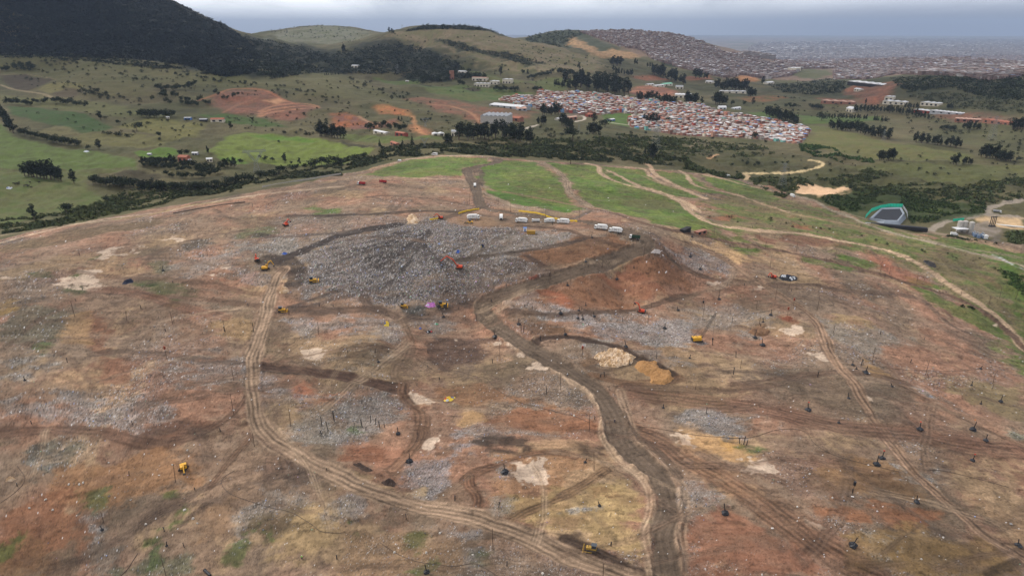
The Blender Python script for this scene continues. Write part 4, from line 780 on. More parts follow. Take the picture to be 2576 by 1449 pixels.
def tree_mesh(kind,seed,n=420):
    rg=np.random.default_rng(seed); cs=[]
    if kind=='euc':
        for k in range(9):
            t=k/8; rad=.16*(1-.35*abs(t-.45)*2); a=rg.uniform(0,6.28); o=.17*(1-t*.5)*rg.uniform(.3,1)
            cs.append((o*math.cos(a),o*math.sin(a),.26+.64*t,rad*rg.uniform(.75,1.2)))
        size=.045; dark=S(35,41,30)
    elif kind=='round':
        for k in range(10):
            a=rg.uniform(0,6.28); o=rg.uniform(.1,.3); cs.append((o*math.cos(a),o*math.sin(a),rg.uniform(.35,.75),rg.uniform(.17,.26)))
        size=.06; dark=S(40,46,32)
    elif kind=='cone':
        for k in range(8):
            t=k/7; cs.append((rg.uniform(-.03,.03),rg.uniform(-.03,.03),.14+.76*t,.19*(1-t*.72)))
        size=.05; dark=S(38,44,32)
    else:
        for k in range(7):
            a=rg.uniform(0,6.28); o=rg.uniform(0,.35); cs.append((o*math.cos(a),o*math.sin(a),rg.uniform(.2,.6),rg.uniform(.25,.38)))
        size=.1; dark=S(38,42,29)
    V,_=tri_cloud(n,blob_f(cs),size,rg)
    c=np.repeat(np.array(dark)[None]*rg.uniform(.6,1.65,size=(n,1))*np.array([1,1,.9]),3,0)
    me=nmesh('crown',V,np.arange(3*n).reshape(-1,3),[LEAF]); addattr(me,'Col',c)
    b=MB(); b.cone((0,0,-.03),(0.01,0,.3),.028,.018,6,0); b.cone((.01,0,.3),(0.02,.01,.75),.018,.006,5,0)
    for k in range(4):
        a=k*1.6+seed; b.cone((.01,0,.25+.08*k),(.14*math.cos(a),.14*math.sin(a),.42+.09*k),.01,.004,4,0)
    return me,b.mesh('trunk',[BARK])
class MB:
    def __init__(s): s.V=[];s.F=[];s.M=[];s.x=None
    def add(s,V,Fc,m):
        n=len(s.V); s.V+=[tuple(v) for v in V]; s.F+=[tuple(i+n for i in f) for f in Fc]; s.M+=[m]*len(Fc)
    def box(s,c,d,m=0,ry=0,rz=0,taper=1):
        V=[]
        for z in(-1,1):
            for y in(-1,1):
                for x in(-1,1):
                    t=taper if z>0 else 1
                    p=[x*d[0]/2*t,y*d[1]/2*t,z*d[2]/2]
                    if ry: p=[p[0]*math.cos(ry)+p[2]*math.sin(ry),p[1],-p[0]*math.sin(ry)+p[2]*math.cos(ry)]
                    if rz: p=[p[0]*math.cos(rz)-p[1]*math.sin(rz),p[0]*math.sin(rz)+p[1]*math.cos(rz),p[2]]
                    V.append((p[0]+c[0],p[1]+c[1],p[2]+c[2]))
        s.add(V,[(0,2,3,1),(4,5,7,6),(0,1,5,4),(2,6,7,3),(0,4,6,2),(1,3,7,5)],m); return s
    def cone(s,p0,p1,r0,r1,n=8,m=0):
        p0=np.array(p0,float);p1=np.array(p1,float); a=p1-p0; a/=np.linalg.norm(a)+1e-9
        u=np.cross(a,[0,0,1.0] if abs(a[2])<.9 else [1.0,0,0]); u/=np.linalg.norm(u); w=np.cross(a,u)
        V=[];
        for p,r in((p0,r0),(p1,r1)):
            for k in range(n):
                t=2*math.pi*k/n; V.append(p+r*(u*math.cos(t)+w*math.sin(t)))
        Fc=[(k,(k+1)%n,n+(k+1)%n,n+k) for k in range(n)]
        s.add(V,Fc,m); s.add(V[:n],[tuple(range(n-1,-1,-1))],m); s.add(V[n:],[tuple(range(n))],m); return s
    def prism(s,prof,y0,y1,m=0):     # profile in x,z
        n=len(prof); V=[(x,y0,z) for x,z in prof]+[(x,y1,z) for x,z in prof]
        s.add(V,[tuple(range(n)),tuple(range(2*n-1,n-1,-1))]+[(k,n+k,n+(k+1)%n,(k+1)%n) for k in range(n)],m); return s
    def mesh(s,name,mats,smooth=False,bevel=0):
        me=bpy.data.meshes.new(name); me.from_pydata(s.V,[],s.F)
        for q in mats: me.materials.append(q)
        me.polygons.foreach_set('material_index',s.M)
        if smooth: me.polygons.foreach_set('use_smooth',[True]*len(s.M))
        me.update(); return me
def px2m(h,x,y,z):           # photo pixels at that place -> metres
    d=y*CP-(z-ZC)*SP
    return h/F*d
TREES=[]; GRV=[0]
def grove(i,j,pts,n,h,kind,label,jit=0,cat='tree'):
    P2=T(i,j,pts); L=[0]
    for k in range(1,len(P2)): L.append(L[-1]+math.hypot(P2[k][0]-P2[k-1][0],P2[k][1]-P2[k-1][1]))
    GRV[0]+=1
    for k in range(n):
        t=(L[-1]*(k+.5)/n) if n>1 else 0
        t+=random.uniform(-.3,.3)*L[-1]/n if n>1 else 0
        q=max(0,min(len(P2)-2,bisect.bisect(L,t)-1)) if len(P2)>1 else 0
        if len(P2)>1:
            f=(t-L[q])/(L[q+1]-L[q]+1e-9); u=P2[q][0]+f*(P2[q+1][0]-P2[q][0]); v=P2[q][1]+f*(P2[q+1][1]-P2[q][1])
        else: u,v=P2[0]
        hh=h*(random.uniform(.72,1.12) if n>1 else 1)/3
        if jit: v-=random.uniform(0,jit)/3; u+=random.uniform(-.5,.5)*jit/3
        x,y=hit(u,v); z=float(zat(x,y)); H=px2m(hh,x,y,z)
        TREES.append(dict(p=(x,y,z-.2),H=H,px=hh,k=kind,l=label,g=GRV[0] if n>1 else 0,c=cat))
G_=grove
G_(0,0,[(180,1330),(300,1345),(470,1370)],12,145,'euc','dark tree in the leaning clump in the green cow pasture')
G_(0,0,[(560,1385)],1,115,'euc','lone dark tree just beside the leaning clump in the cow pasture')
G_(0,0,[(690,1400),(850,1420),(1020,1435)],11,95,'round','tree in the ragged clump between cow pasture and landfill edge',20)
G_(0,0,[(1050,1445),(1270,1445)],6,95,'euc','tree in the short dark clump right against the landfill edge')
G_(0,0,[(0,880),(45,920),(70,990),(110,1010)],7,110,'euc','tall dark tree at the head of the curved field hedge')
G_(0,0,[(150,1020),(330,1060),(450,1090),(620,1112)],16,70,'round','dark tree in the long curved hedge above the pale green pasture')
for x,y,h,l in [(670,1132,45,'small tree beside the white tarpaulin on the pasture edge'),(750,1125,78,'tall lone tree standing behind the white tarpaulin'),(760,905,68,'round-topped tree standing at the edge of the dark green field'),(900,945,45,'small round tree on the tan field east of the dark green field'),(1035,992,80,'big round dark green tree alone on the tan hillside field'),(1203,1042,55,'bright round tree just east of the big lone round tree'),(1570,1162,62,'round tree standing uphill of the orange farmhouse'),(1745,980,68,'loose bushy tree below the red-roofed hillside farm'),(1905,912,34,'small tree between the red farm and the brown quarry'),(1960,1200,34,'smallest tree under the left arm of the field pylon'),(2005,1216,46,'slim tree close beside the field pylon'),(2055,1221,42,'small round tree second from the field pylon'),(2152,1232,82,'tall forked tree east of the field pylon'),(2200,1242,32,'low bush between the two tall trees east of the pylon'),(2260,1247,62,'flat-topped tree nearest the tree belt east of the pylon'),(1815,1238,48,'squat tree beside the small ploughed plot west of the pylon'),(2105,1080,26,'tiny round tree alone in the bright green field'),(980,872,42,'thin tree near the head of the tan fields')]:
    G_(0,0,[(x,y)],1,h,'round' if h<60 or x in(1035,) else 'euc',l)
G_(0,0,[(770,1010),(1000,1042)],7,46,'bush','bushy tree in the low clump on the tan field')
G_(0,0,[(1040,890),(1180,895),(1310,893)],12,70,'round','tree in the square dark grove in the middle of the tan fields',10)
G_(0,0,[(1160,770),(1250,790),(1400,810),(1560,830)],24,48,'round','tree in the dark wood spilling down beside the brown quarry',70)
G_(0,0,[(1180,690),(1330,690),(1490,655)],14,48,'round','tree in the narrow dark grove above the quarry wood',12)
G_(0,0,[(50,800),(200,805),(400,790),(650,815)],20,58,'round','tree in the long tree line above the dark green field',16)
G_(0,0,[(20,540),(150,545),(280,548)],14,48,'round','tree in the dark copse on the upper left slope',40)
G_(0,0,[(1050,1250),(1180,1245),(1340,1235)],8,72,'euc','tree in the row in front of the orange farmhouse')
G_(0,0,[(1345,1180),(1420,1180)],2,62,'round','tree standing right behind the orange farmhouse')
G_(0,0,[(1100,1270),(1300,1300),(1500,1320),(1680,1330)],60,58,'round','tree in the dense plantation below the orange farmhouse',60)
G_(0,0,[(1250,1340),(1400,1355),(1600,1340)],14,52,'round','tree at the lower edge of the farmhouse plantation',10)
G_(0,0,[(1685,1262),(1775,1268)],4,85,'euc','tree in the tall clump between plantation and pylon field')
G_(0,0,[(1280,1445),(1600,1440),(1800,1400),(2100,1330),(2350,1270),(2576,1240)],30,75,'round','dark tree in the belt along the landfill edge',16)
G_(0,0,[(1795,1400)],1,100,'cone','pointed tree rising from the belt along the landfill edge')
G_(0,0,[(2555,1240)],1,80,'cone','slim cypress at the upper end of the landfill tree belt')
G_(0,0,[(1610,700),(1700,760),(1820,720)],6,42,'round','tree in the small clump on the face of the brown quarry')
G_(0,0,[(2400,1030),(2576,1045)],8,115,'euc','tall dark tree in the grove below the orange quarry slopes')
G_(0,0,[(1320,590),(1500,600),(1700,640),(1950,665)],18,30,'round','small tree in the wooded strip above the brown quarry',24)
G_(0,0,[(2440,572),(2560,565)],7,28,'cone','tiny conifer in the row at the valley head')
G_(0,1,[(262,212)],1,130,'euc','tall bushy tree at the pasture corner, left of the thin-crowned one')
G_(0,1,[(507,170)],1,104,'round','thin-crowned tree standing over the scrub by the pasture corner')
G_(0,1,[(800,72)],1,52,'round','dark lone tree at the low end of the pasture')
G_(1,0,[(15,1045)],1,95,'euc','dark tree ending the grove beside the long green field')
G_(1,0,[(880,1060),(1000,1075),(1150,1050),(1300,1070),(1420,1090)],24,130,'euc','tall dark tree in the big grove before the grey-roofed factory',40)
G_(1,0,[(780,1085),(840,1090)],3,90,'euc','tree at the western tip of the big factory grove')
G_(1,0,[(290,1108)],1,62,'cone','dark conifer left of the paired valley conifers')
G_(1,0,[(440,1092),(575,1095)],2,68,'cone','dark conifer beside the small ploughed valley plot')
G_(1,0,[(432,908)],1,44,'cone','slim cypress left of its twin below the orange quarry')
G_(1,0,[(456,905)],1,32,'cone','shorter cypress right of its twin below the orange quarry')
G_(1,0,[(190,1000),(330,970),(490,1000)],18,50,'round','tree covering the dark mound above the long white barn',26)
G_(1,0,[(600,920),(680,915)],5,36,'round','bushy tree behind the sagging pylon top')
G_(1,0,[(1480,945),(1550,940)],4,75,'euc','tree beside the pale valley road bend')
G_(1,0,[(1510,872),(1580,870),(1645,865)],9,88,'euc','tree in the dark grove at the settlement front edge')
G_(1,0,[(1655,940),(1740,985)],5,95,'euc','tree in the clump between settlement and scrub')
G_(1,0,[(1745,1062)],1,112,'round','big round tree standing in the scrub below the settlement')
G_(1,0,[(1910,932)],1,82,'euc','tall tree left of the green lot below the settlement')
G_(1,0,[(1990,962)],1,76,'round','round tree at the corner of the green lot')
G_(1,0,[(1870,1012),(1950,1015)],4,90,'euc','tree in the close clump under the green lot')
G_(1,0,[(1700,695),(1760,700),(1850,690),(1950,710),(2050,725),(2150,735)],26,130,'euc','tall dark tree in the long grove behind the settlement',50)
G_(1,0,[(2035,500),(2110,500)],5,75,'euc','dark tree in the high clump below the orange scar')
G_(1,0,[(2045,560),(2200,585)],10,50,'euc','tree in the low grove under the orange scar',20)
G_(1,0,[(2205,492),(2240,495)],2,50,'euc','tree of the pair on the slope under the hill town')
G_(1,0,[(2300,512),(2350,515)],3,50,'euc','tree of the three at the hill town foot')
G_(1,0,[(2355,570),(2450,620),(2576,650)],16,85,'euc','dark tree in the woods between hill town and settlement',30)
G_(1,0,[(2225,762),(2350,762)],7,72,'euc','tree in the clump before the small brown quarry')
G_(1,0,[(2370,770),(2520,795)],9,72,'euc','tree in the row between brown quarry and white factory')
G_(1,0,[(2270,915),(2330,925),(2410,935)],6,72,'euc','tree in the clump at the settlement lower side')
G_(1,0,[(2462,932)],1,52,'round','round tree by itself among the lower houses')
G_(1,0,[(1202,572)],1,72,'euc','tall dark lone tree on the meadow above the school')
G_(1,0,[(1372,562)],1,42,'round','rounder tree of the two on the meadow ridge')
G_(1,0,[(1406,560)],1,52,'cone','pointed tree of the two on the meadow ridge')
G_(1,0,[(1792,530)],1,62,'euc','leaning tree on the slope above the long grove')
G_(1,0,[(1690,500)],1,30,'round','small thin tree high on the grassy slope')
G_(1,0,[(1605,640),(1680,652)],9,45,'cone','slim poplar in the row left of the long grove')
G_(1,0,[(1450,690),(1510,692)],4,46,'round','tree beside the meadow at the settlement rear')
G_(1,0,[(930,590),(1100,600)],12,38,'round','tree in the plantation behind the school',10)
G_(1,0,[(590,645),(740,620),(880,600)],16,46,'round','tree in the valley wood left of the red brick tower',30)
G_(1,0,[(880,640),(930,650)],4,40,'round','tree beside the school lane')
G_(1,0,[(1150,690),(1340,690)],9,45,'round','tree in front of the school blocks')
G_(1,0,[(1400,605),(1500,590),(1600,565)],14,40,'round','tree in the meadow hedge row',10)
G_(1,0,[(1620,560),(1810,592)],12,48,'round','tree in the grove on the meadow spur',16)
G_(1,0,[(872,535)],1,75,'euc','dark tree rising over the valley wood')
G_(1,0,[(1730,1242)],1,85,'round','big dark tree just behind the green landfill rim')
G_(1,0,[(2335,1188),(2370,1190)],3,105,'euc','dark tree at the foot of the big pylon')
G_(1,0,[(2290,1170)],1,50,'euc','slim tree left of the big pylon')
G_(1,0,[(2512,1222)],1,50,'round','round dark tree right of the big pylon')
G_(1,0,[(360,255),(400,262)],3,44,'euc','tree on the crest of the central hill')
G_(1,0,[(10,400),(30,395)],3,70,'euc','dark tree left of the central hill')
G_(2,0,[(20,785),(110,788)],6,95,'euc','tree in the tall clump beside the white factory roof')
G_(2,0,[(145,792)],1,62,'euc','tree just right of the clump beside the white factory')
G_(2,0,[(240,792),(335,795)],6,92,'euc','tree in the round clump left of the white dome tent')
G_(2,0,[(375,795)],1,42,'round','small tree behind the white dome tent')
G_(2,0,[(465,797)],1,42,'round','small tree behind the low white tent')
G_(2,0,[(530,797)],1,62,'euc','pointed tree right of the low white tent')
G_(2,0,[(90,590),(190,602)],5,70,'euc','tree in the clump at the hill town foot, by the brown bank')
G_(2,0,[(235,685),(350,690),(480,690)],16,85,'euc','dark tree in the wood before the orange gravel heap',20)
G_(2,0,[(603,640)],1,62,'euc','dark tree beside the smoke')
G_(2,0,[(490,730),(545,735)],4,80,'euc','tree in the clump by the long brickworks roof')
G_(2,0,[(770,812),(865,818)],5,42,'round','tree in the low clump above the plantation block')
G_(2,0,[(960,822),(1060,832)],6,50,'round','tree left of the tiled brickworks')
G_(2,0,[(1045,912)],1,72,'round','round lone tree above the green strip')
G_(2,0,[(620,880),(700,905),(800,930),(870,950)],18,80,'euc','tree in the block plantation behind the settlement corner',16)
G_(2,0,[(1095,900),(1250,905),(1395,908)],14,50,'euc','tree in the row above the block of dark trees')
G_(2,0,[(1440,910),(1550,918)],7,45,'cone','small conifer in the short row mid valley')
G_(2,0,[(1280,850),(1500,850),(1700,870),(1860,910)],24,62,'euc','tree in the long row before the white warehouses')
G_(2,0,[(1095,990),(1250,1000),(1400,1035),(1560,1060)],28,82,'euc','tree in the large dark block behind the small pylon',24)
G_(2,0,[(1730,1085),(1900,1100),(2110,1130)],16,78,'euc','tree in the dark block east of the small pylon',16)
G_(2,0,[(1470,1215),(1540,1210),(1600,1205)],7,92,'euc','tree in the clump on the meadow below the small pylon')
G_(2,0,[(2035,1242),(2075,1245)],3,88,'euc','tree of the left clump in the eastern meadow')
G_(2,0,[(2110,1243),(2190,1247)],4,66,'euc','tree of the low clump in the eastern meadow')
G_(2,0,[(2240,1190),(2350,1210),(2480,1240)],13,105,'euc','tree in the tall eastern clump near the frame edge',20)
G_(2,0,[(2530,1217)],1,42,'round','small tree right of the tall eastern clump')
G_(2,0,[(1950,982),(2050,987)],6,46,'round','tree left of the long tiled sheds')
G_(2,0,[(2110,987),(2250,987)],8,70,'euc','tree before the long tiled sheds',10)
G_(2,0,[(2480,977),(2576,978)],6,92,'euc','tree of the dark stand by the tiled sheds')
G_(2,0,[(1380,787)],1,42,'euc','dark tree under the brown quarry face')
G_(2,0,[(1670,822),(1790,825)],6,45,'euc','tree between the two white warehouse roofs')
G_(2,0,[(1990,822),(2040,825)],4,48,'euc','tree east of the white warehouse roofs')
for x,y,h,l in [(367,1260,34,'round tree leftmost on the bare knoll above the sandy road'),(485,1250,32,'second round tree on the knoll above the sandy road'),(567,1252,42,'tallest round tree on the knoll above the sandy road'),(702,1246,32,'round tree fourth along the knoll above the sandy road'),(752,1241,26,'small tree fifth along the knoll above the sandy road'),(790,1237,26,'small tree ending the knoll row above the sandy road'),(832,1197,26,'bushy tree on top of the knoll'),(412,1312,26,'tree by the sandy road junction'),(1265,1432,42,'dark tree beside the sandy clearing'),(540,1050,62,'dark tree among the lowest houses'),(220,1062,34,'small dark tree at the settlement lower fence'),(626,1083,30,'slim tree at the settlement bottom fence')]:
    G_(2,0,[(x,y)],1,h,'round',l)
# countable bushes sprinkled over the grass
def sprinkle(i,j,pts,n,h,label):
    P2=np.array(T(i,j,pts)); x0,y0=P2.min(0); x1,y1=P2.max(0); k=0; GRV[0]+=1; it=0
    while k<n and it<n*30:
        it+=1; u=random.uniform(x0,x1); v=random.uniform(y0,y1)
        if float(sdist(P2,np.array([[u]]),np.array([[v]]))[0,0])<0: continue
        hh=h*random.uniform(.45,1.25)/3; x,y=hit(u,v); z=float(zat(x,y))
        TREES.append(dict(p=(x,y,z-.3),H=px2m(hh,x,y,z),px=hh,k='bush',l=label,g=GRV[0],c='bush')); k+=1
sprinkle(0,0,[(100,400),(800,440),(1300,490),(1600,560),(1000,640),(500,560),(200,470)],70,26,'dark bush on the tan slope under the mountain forest')
sprinkle(0,0,[(400,600),(650,660),(1000,740),(1150,800),(1000,800),(700,740),(500,700)],50,30,'dark bush along the scrubby gully left of the quarry wood')
sprinkle(0,0,[(640,850),(900,850),(1550,900),(1500,1050),(1150,1150),(900,950)],26,24,'small bush in the tan fields left of the farm track')
sprinkle(0,0,[(1900,620),(2576,720),(2576,800),(2300,760)],30,22,'bush dotted on the green shoulder right of the quarry')
sprinkle(0,0,[(1850,980),(2400,1000),(2576,1040),(2300,1030)],22,28,'bush along the upper edge of the bright green field')
sprinkle(1,0,[(300,260),(1300,280),(1900,440),(1500,520),(900,360),(400,330)],60,16,'small dark bush on the bare central hill')
sprinkle(1,0,[(60,580),(300,640),(600,740),(500,780),(250,720),(60,660)],50,24,'bush in the scrubby gully above the orange quarry')
sprinkle(1,0,[(1440,960),(1700,1000),(2300,1010),(2300,1110),(1500,1080)],60,26,'bush in the rough pasture below the settlement')
sprinkle(2,0,[(0,1100),(900,1110),(1400,1250),(1000,1350),(500,1300),(0,1200)],50,24,'bush on the rough knoll above the sandy road')
sprinkle(2,0,[(1100,1100),(2000,1180),(2576,1060),(2576,1330),(1500,1330)],60,24,'bush scattered over the eastern meadow')
sprinkle(2,1,[(100,160),(800,190),(1700,420),(2300,500),(2576,700),(2300,560),(1200,330),(300,230)],40,22,'small bush on the worn right flank of the landfill')
for k,v_ in {'euc':5,'round':4,'cone':2,'bush':3}.items():
    pass
PROT={k:[tree_mesh(k,s*7+len(k),{'euc':520,'round':460,'cone':360,'bush':110}[k]) for s in range(n)] for k,n in {'euc':5,'round':4,'cone':2,'bush':3}.items()}
TREES.sort(key=lambda t:-t['px'])
cnt={'tree':0,'bush':0}; rest=[]
for t in TREES:
    c_=t['c']; cnt[c_]+=1
    if cnt[c_]>300: rest.append(t); continue
    cr_,tr_=PROT[t['k']][random.randrange(len(PROT[t['k']]))]
    rz=random.uniform(0,6.28); H=t['H']; wd_=random.uniform(1.1,1.55)
    gname=('trees: '+t['l'].replace('tree in the ','')) if t['g'] else None
    gname={True:None}.get(not t['g'], 'trees of '+t['l'].split(' in the ')[-1] if ' in the ' in t['l'] else t['l'])
    if c_=='bush':
        o=link('bush',cr_,loc=t['p'],label=t['l'],cat='bush',group='bushes '+t['l'].split('bush ')[-1],rot=rz,scale=(H*1.1,H*1.1,H*1.1)); continue
    nm={'euc':'dark_tree','round':'broadleaf_tree','cone':'conifer','bush':'bushy_tree'}[t['k']]
    root=link(nm,None,loc=t['p'],label=t['l'],cat='tree',group=gname,rot=rz,scale=(H*wd_,H*wd_,H))
    link('crown',cr_,parent=root); link('trunk',tr_,parent=root)
def mass(name,items,label,kind='stuff'):
    V=[];Cc=[]
    for t in items:
        me=PROT[t['k']][random.randrange(len(PROT[t['k']]))][0]
        n=len(me.vertices); v=np.empty(n*3,np.float32); me.vertices.foreach_get('co',v); v=v.reshape(-1,3)
        c=np.empty(n*4,np.float32); me.color_attributes['Col'].data.foreach_get('color',c)
        k=(n//3)//(2 if t['c']=='tree' else 3); sel=np.random.default_rng(1).choice(n//3,k,replace=False); idx=(sel[:,None]*3+np.arange(3)).ravel()
        v=v[idx]; c=c.reshape(-1,4)[idx,:3]; cen=v.reshape(-1,3,3).mean(1,keepdims=True); v=((v.reshape(-1,3,3)-cen)*1.45+cen).reshape(-1,3)
        a=random.uniform(0,6.28); ca,sa=math.cos(a),math.sin(a); H=t['H']
        V.append(np.stack([(v[:,0]*ca-v[:,1]*sa)*H+t['p'][0],(v[:,0]*sa+v[:,1]*ca)*H+t['p'][1],v[:,2]*H+t['p'][2]],1)); Cc.append(c)
    V=np.concatenate(V); me=nmesh(name,V,np.arange(len(V)).reshape(-1,3),[LEAF]); addattr(me,'Col',np.concatenate(Cc)); link(name,me,kind=kind,label=label)
for a_ in [((0,0,[(0,440),(1300,500),(2000,640),(2576,600),(2576,760),(1200,700),(600,720),(0,600)]),170,24),((0,0,[(0,700),(700,780),(1500,900),(1500,1000),(800,1040),(0,800)]),60,22),((0,0,[(1500,900),(2576,800),(2576,1000),(1800,980)]),70,22),((1,0,[(0,760),(700,780),(1100,900),(1000,1050),(0,1000)]),90,22),((1,0,[(600,640),(1500,600),(2000,560),(2200,620),(1500,700),(900,720)]),70,20),((2,0,[(400,700),(1000,760),(1800,860),(1800,960),(600,860)]),60,24),((2,0,[(1700,880),(2576,900),(2576,1100),(1700,1060)]),90,26),((1,0,[(1200,440),(2000,430),(2300,600),(1700,600)]),50,18),((0,0,[(2000,230),(2300,190),(2576,190),(2576,290),(2200,300)]),110,12),((1,0,[(0,210),(250,240),(100,330),(0,330)]),40,12),((1,0,[(1380,320),(1900,440),(1500,500),(1200,400)]),60,14),((1,0,[(0,380),(800,400),(1300,520),(1100,620),(0,560)]),120,22)]:
    n0_=len(TREES); sprinkle(*a_[0],a_[1],a_[2],'x'); rest+=TREES[n0_:]
mass('far_woods',rest,'small far trees and bushes of the valley read as one mass')
# scrub: leafy clumps nobody could count
def scrub(name,polys,label,ntri=26,px=False):
    rg=np.random.default_rng(len(name)+3); V=[];Cc=[]
    tmpl=[]
    for s in range(6):
        v,_=tri_cloud(ntri,blob_f([(0,0,.35,.75),(.4,.1,.25,.5),(-.3,.3,.3,.5)]),.38,np.random.default_rng(s)); tmpl.append(v)
    for pts,n,size,colr in polys:
        w=wpoly(pts); x0,y0=w.min(0); x1,y1=w.max(0); k=0
        if px:
            X,Y=pxsample(pts,n,rg)
        while k<n:
          if not px:
            X=rg.uniform(x0,x1,n*2); Y=rg.uniform(y0,y1,n*2)
            cl=fbm(X,Y,size*14,3,7)
            ok=(sdist(w,X,Y)>0)&(cl>-.12)
            X=X[ok][:n-k]; Y=Y[ok][:n-k]; k+=len(X)
            if len(X)==0: break
          if True:
            if px: k=n
            Z=zat(X,Y)
            for s in range(6):
                q=slice(s,None,6); xx,yy,zz=X[q],Y[q],Z[q]; m_=len(xx)
                if not m_: continue
                a=rg.uniform(0,6.28,m_); sz=size*rg.uniform(.5,1.5,m_); t=tmpl[s]
                ca,sa=np.cos(a),np.sin(a)
                vx=(t[None,:,0]*ca[:,None]-t[None,:,1]*sa[:,None])*sz[:,None]+xx[:,None]
                vy=(t[None,:,0]*sa[:,None]+t[None,:,1]*ca[:,None])*sz[:,None]+yy[:,None]
                vz=t[None,:,2]*sz[:,None]*.85+zz[:,None]-.1*size
                V.append(np.stack([vx,vy,vz],-1).reshape(-1,3))
                b=np.array(colr)[None,None]*rg.uniform(.7,1.3,(m_,1,1))*np.repeat(rg.uniform(.75,1.3,(m_,ntri,1)),3,1)
                b=b*np.array([1,1,1.])*(1+rg.uniform(-.12,.2,(m_,1,1))*np.array([1,.3,-.5]))
                Cc.append(b.reshape(-1,3))
    V=np.concatenate(V); me=nmesh(name,V,np.arange(len(V)).reshape(-1,3),[LEAF]); addattr(me,'Col',np.concatenate(Cc)); link(name,me,kind='stuff',label=label)
SG=S(64,70,43); SD=S(55,60,40); SO=S(72,74,50)
scrub('scrub_vegetation',[
 (T(0,1,[(0,210),(220,200),(420,160),(650,100),(900,20),(1150,-60),(1300,-60),(1400,30),(1250,90),(1000,140),(800,190),(400,275),(0,320)]),1500,2.6,SG),
 (T(0,0,[(1000,1440),(1300,1400),(1700,1400),(2100,1300),(2576,1230),(2576,1330),(2200,1350),(1900,1400),(1750,1449),(1300,1480)]),1300,2.8,SD),
 (T(1,0,[(0,1210),(260,1120),(500,1100),(800,1080),(1450,1090),(1700,1110),(2000,1130),(2300,1180),(2576,1200),(2576,1260),(2000,1225),(1200,1185),(700,1165),(450,1200),(0,1290)]),3800,3.0,SD),
 (T(1,0,[(1100,1060),(1500,1040),(1900,1040),(2576,1060),(2576,1220),(1900,1190),(1200,1160)]),1900,3.2,SG),
 (T(1,0,[(2000,1020),(2576,1040),(2576,1100),(2300,1110),(2050,1080)]),600,2.8,SG),
 (T(2,0,[(0,1040),(300,1080),(600,1100),(700,1160),(400,1180),(280,1150),(0,1180)]),600,2.8,SG),
 (T(2,0,[(880,1090),(1150,1120),(1200,1170),(1400,1200),(1450,1230),(1200,1230),(900,1150)]),450,3,S(60,76,42)),
 (T(2,0,[(0,1180),(60,1230),(200,1290),(440,1310),(460,1350),(300,1340),(100,1300),(0,1270)]),600,3,SG),
 (T(2,0,[(500,1350),(700,1340),(1000,1370),(1400,1270),(1500,1300),(1700,1390),(2100,1420),(2576,1340),(2576,1500),(2200,1540),(1700,1500),(1300,1480),(1250,1400),(900,1400),(750,1500),(550,1400)]),2300,2.8,SG),
 (T(2,1,[(1040,50),(1200,20),(1700,0),(2280,80),(2270,160),(2000,180),(1850,230),(1720,240),(1690,140),(1400,130),(1200,160)]),1300,2.4,S(54,66,36)),
 (T(2,1,[(1950,330),(2060,330),(2250,380),(2370,390),(2350,400),(2150,370),(1960,330)]),60,1.6,SD),
 (T(2,1,[(2430,310),(2576,300),(2576,400),(2450,380)]),90,2,SG),
 (T(2,1,[(2370,590),(2576,640),(2576,800),(2450,700)]),160,1.8,S(56,72,34)),
 (T(2,1,[(2100,860),(2200,880),(2190,905),(2120,890)]),26,1.6,SD),
],'dense green scrub ringing the landfill and filling the valley')
scrub('mountain_forest',[
 ([(-60,-200),(380,-60),(428,-3),(483,26),(533,46),(567,63),(602,88),(640,120),(655,150),(640,185),(560,195),(470,165),(350,150),(200,145),(0,140),(-60,100)],26000,6.5,S(24,30,27)),
 ([(612,92),(760,118),(830,140),(780,170),(700,190),(640,160)],900,8,S(36,42,31)),
 (T(1,0,[(-200,420),(0,395),(330,330),(560,350),(760,430),(900,510),(1100,575),(900,600),(600,640),(400,560),(0,560)]),2000,7,S(36,42,31)),
 (T(1,0,[(480,240),(620,195),(900,180),(1050,205),(1180,240),(1300,290),(1100,235),(900,225),(640,225)]),700,7,S(36,42,30)),
 (T(1,0,[(720,300),(900,320),(1060,385),(1250,400),(1520,480),(1400,500),(1200,430),(1000,400),(800,350)]),500,6,S(50,55,38)),
 (T(1,0,[(1380,300),(1500,240),(1740,225),(1900,250),(1760,280),(1700,370),(1550,340)]),500,8,S(54,60,44)),
 (T(2,0,[(630,640),(900,620),(1100,600),(1230,620),(1210,700),(1000,720),(760,700)]),700,6,S(38,44,30)),
 (T(2,0,[(1560,590),(2000,572),(2330,600),(2576,570),(2576,760),(2300,740),(2000,660),(1700,700),(1620,640)]),1500,6,S(38,45,28)),
 (T(2,0,[(1650,720),(2000,700),(2576,780),(2576,860),(2100,820)]),400,5,S(56,60,40)),
 (T(0,0,[(0,400),(400,410),(800,440),(1100,470),(1400,520),(1100,520),(700,470),(300,440),(0,440)]),500,6,S(36,42,31)),
 (T(0,0,[(1500,560),(1900,560),(2050,600),(2300,560),(2576,540),(2400,500),(2000,480),(1700,500)]),900,6,S(36,42,31)),
],'dark continuous forest on the mountain and far hills',10,True)
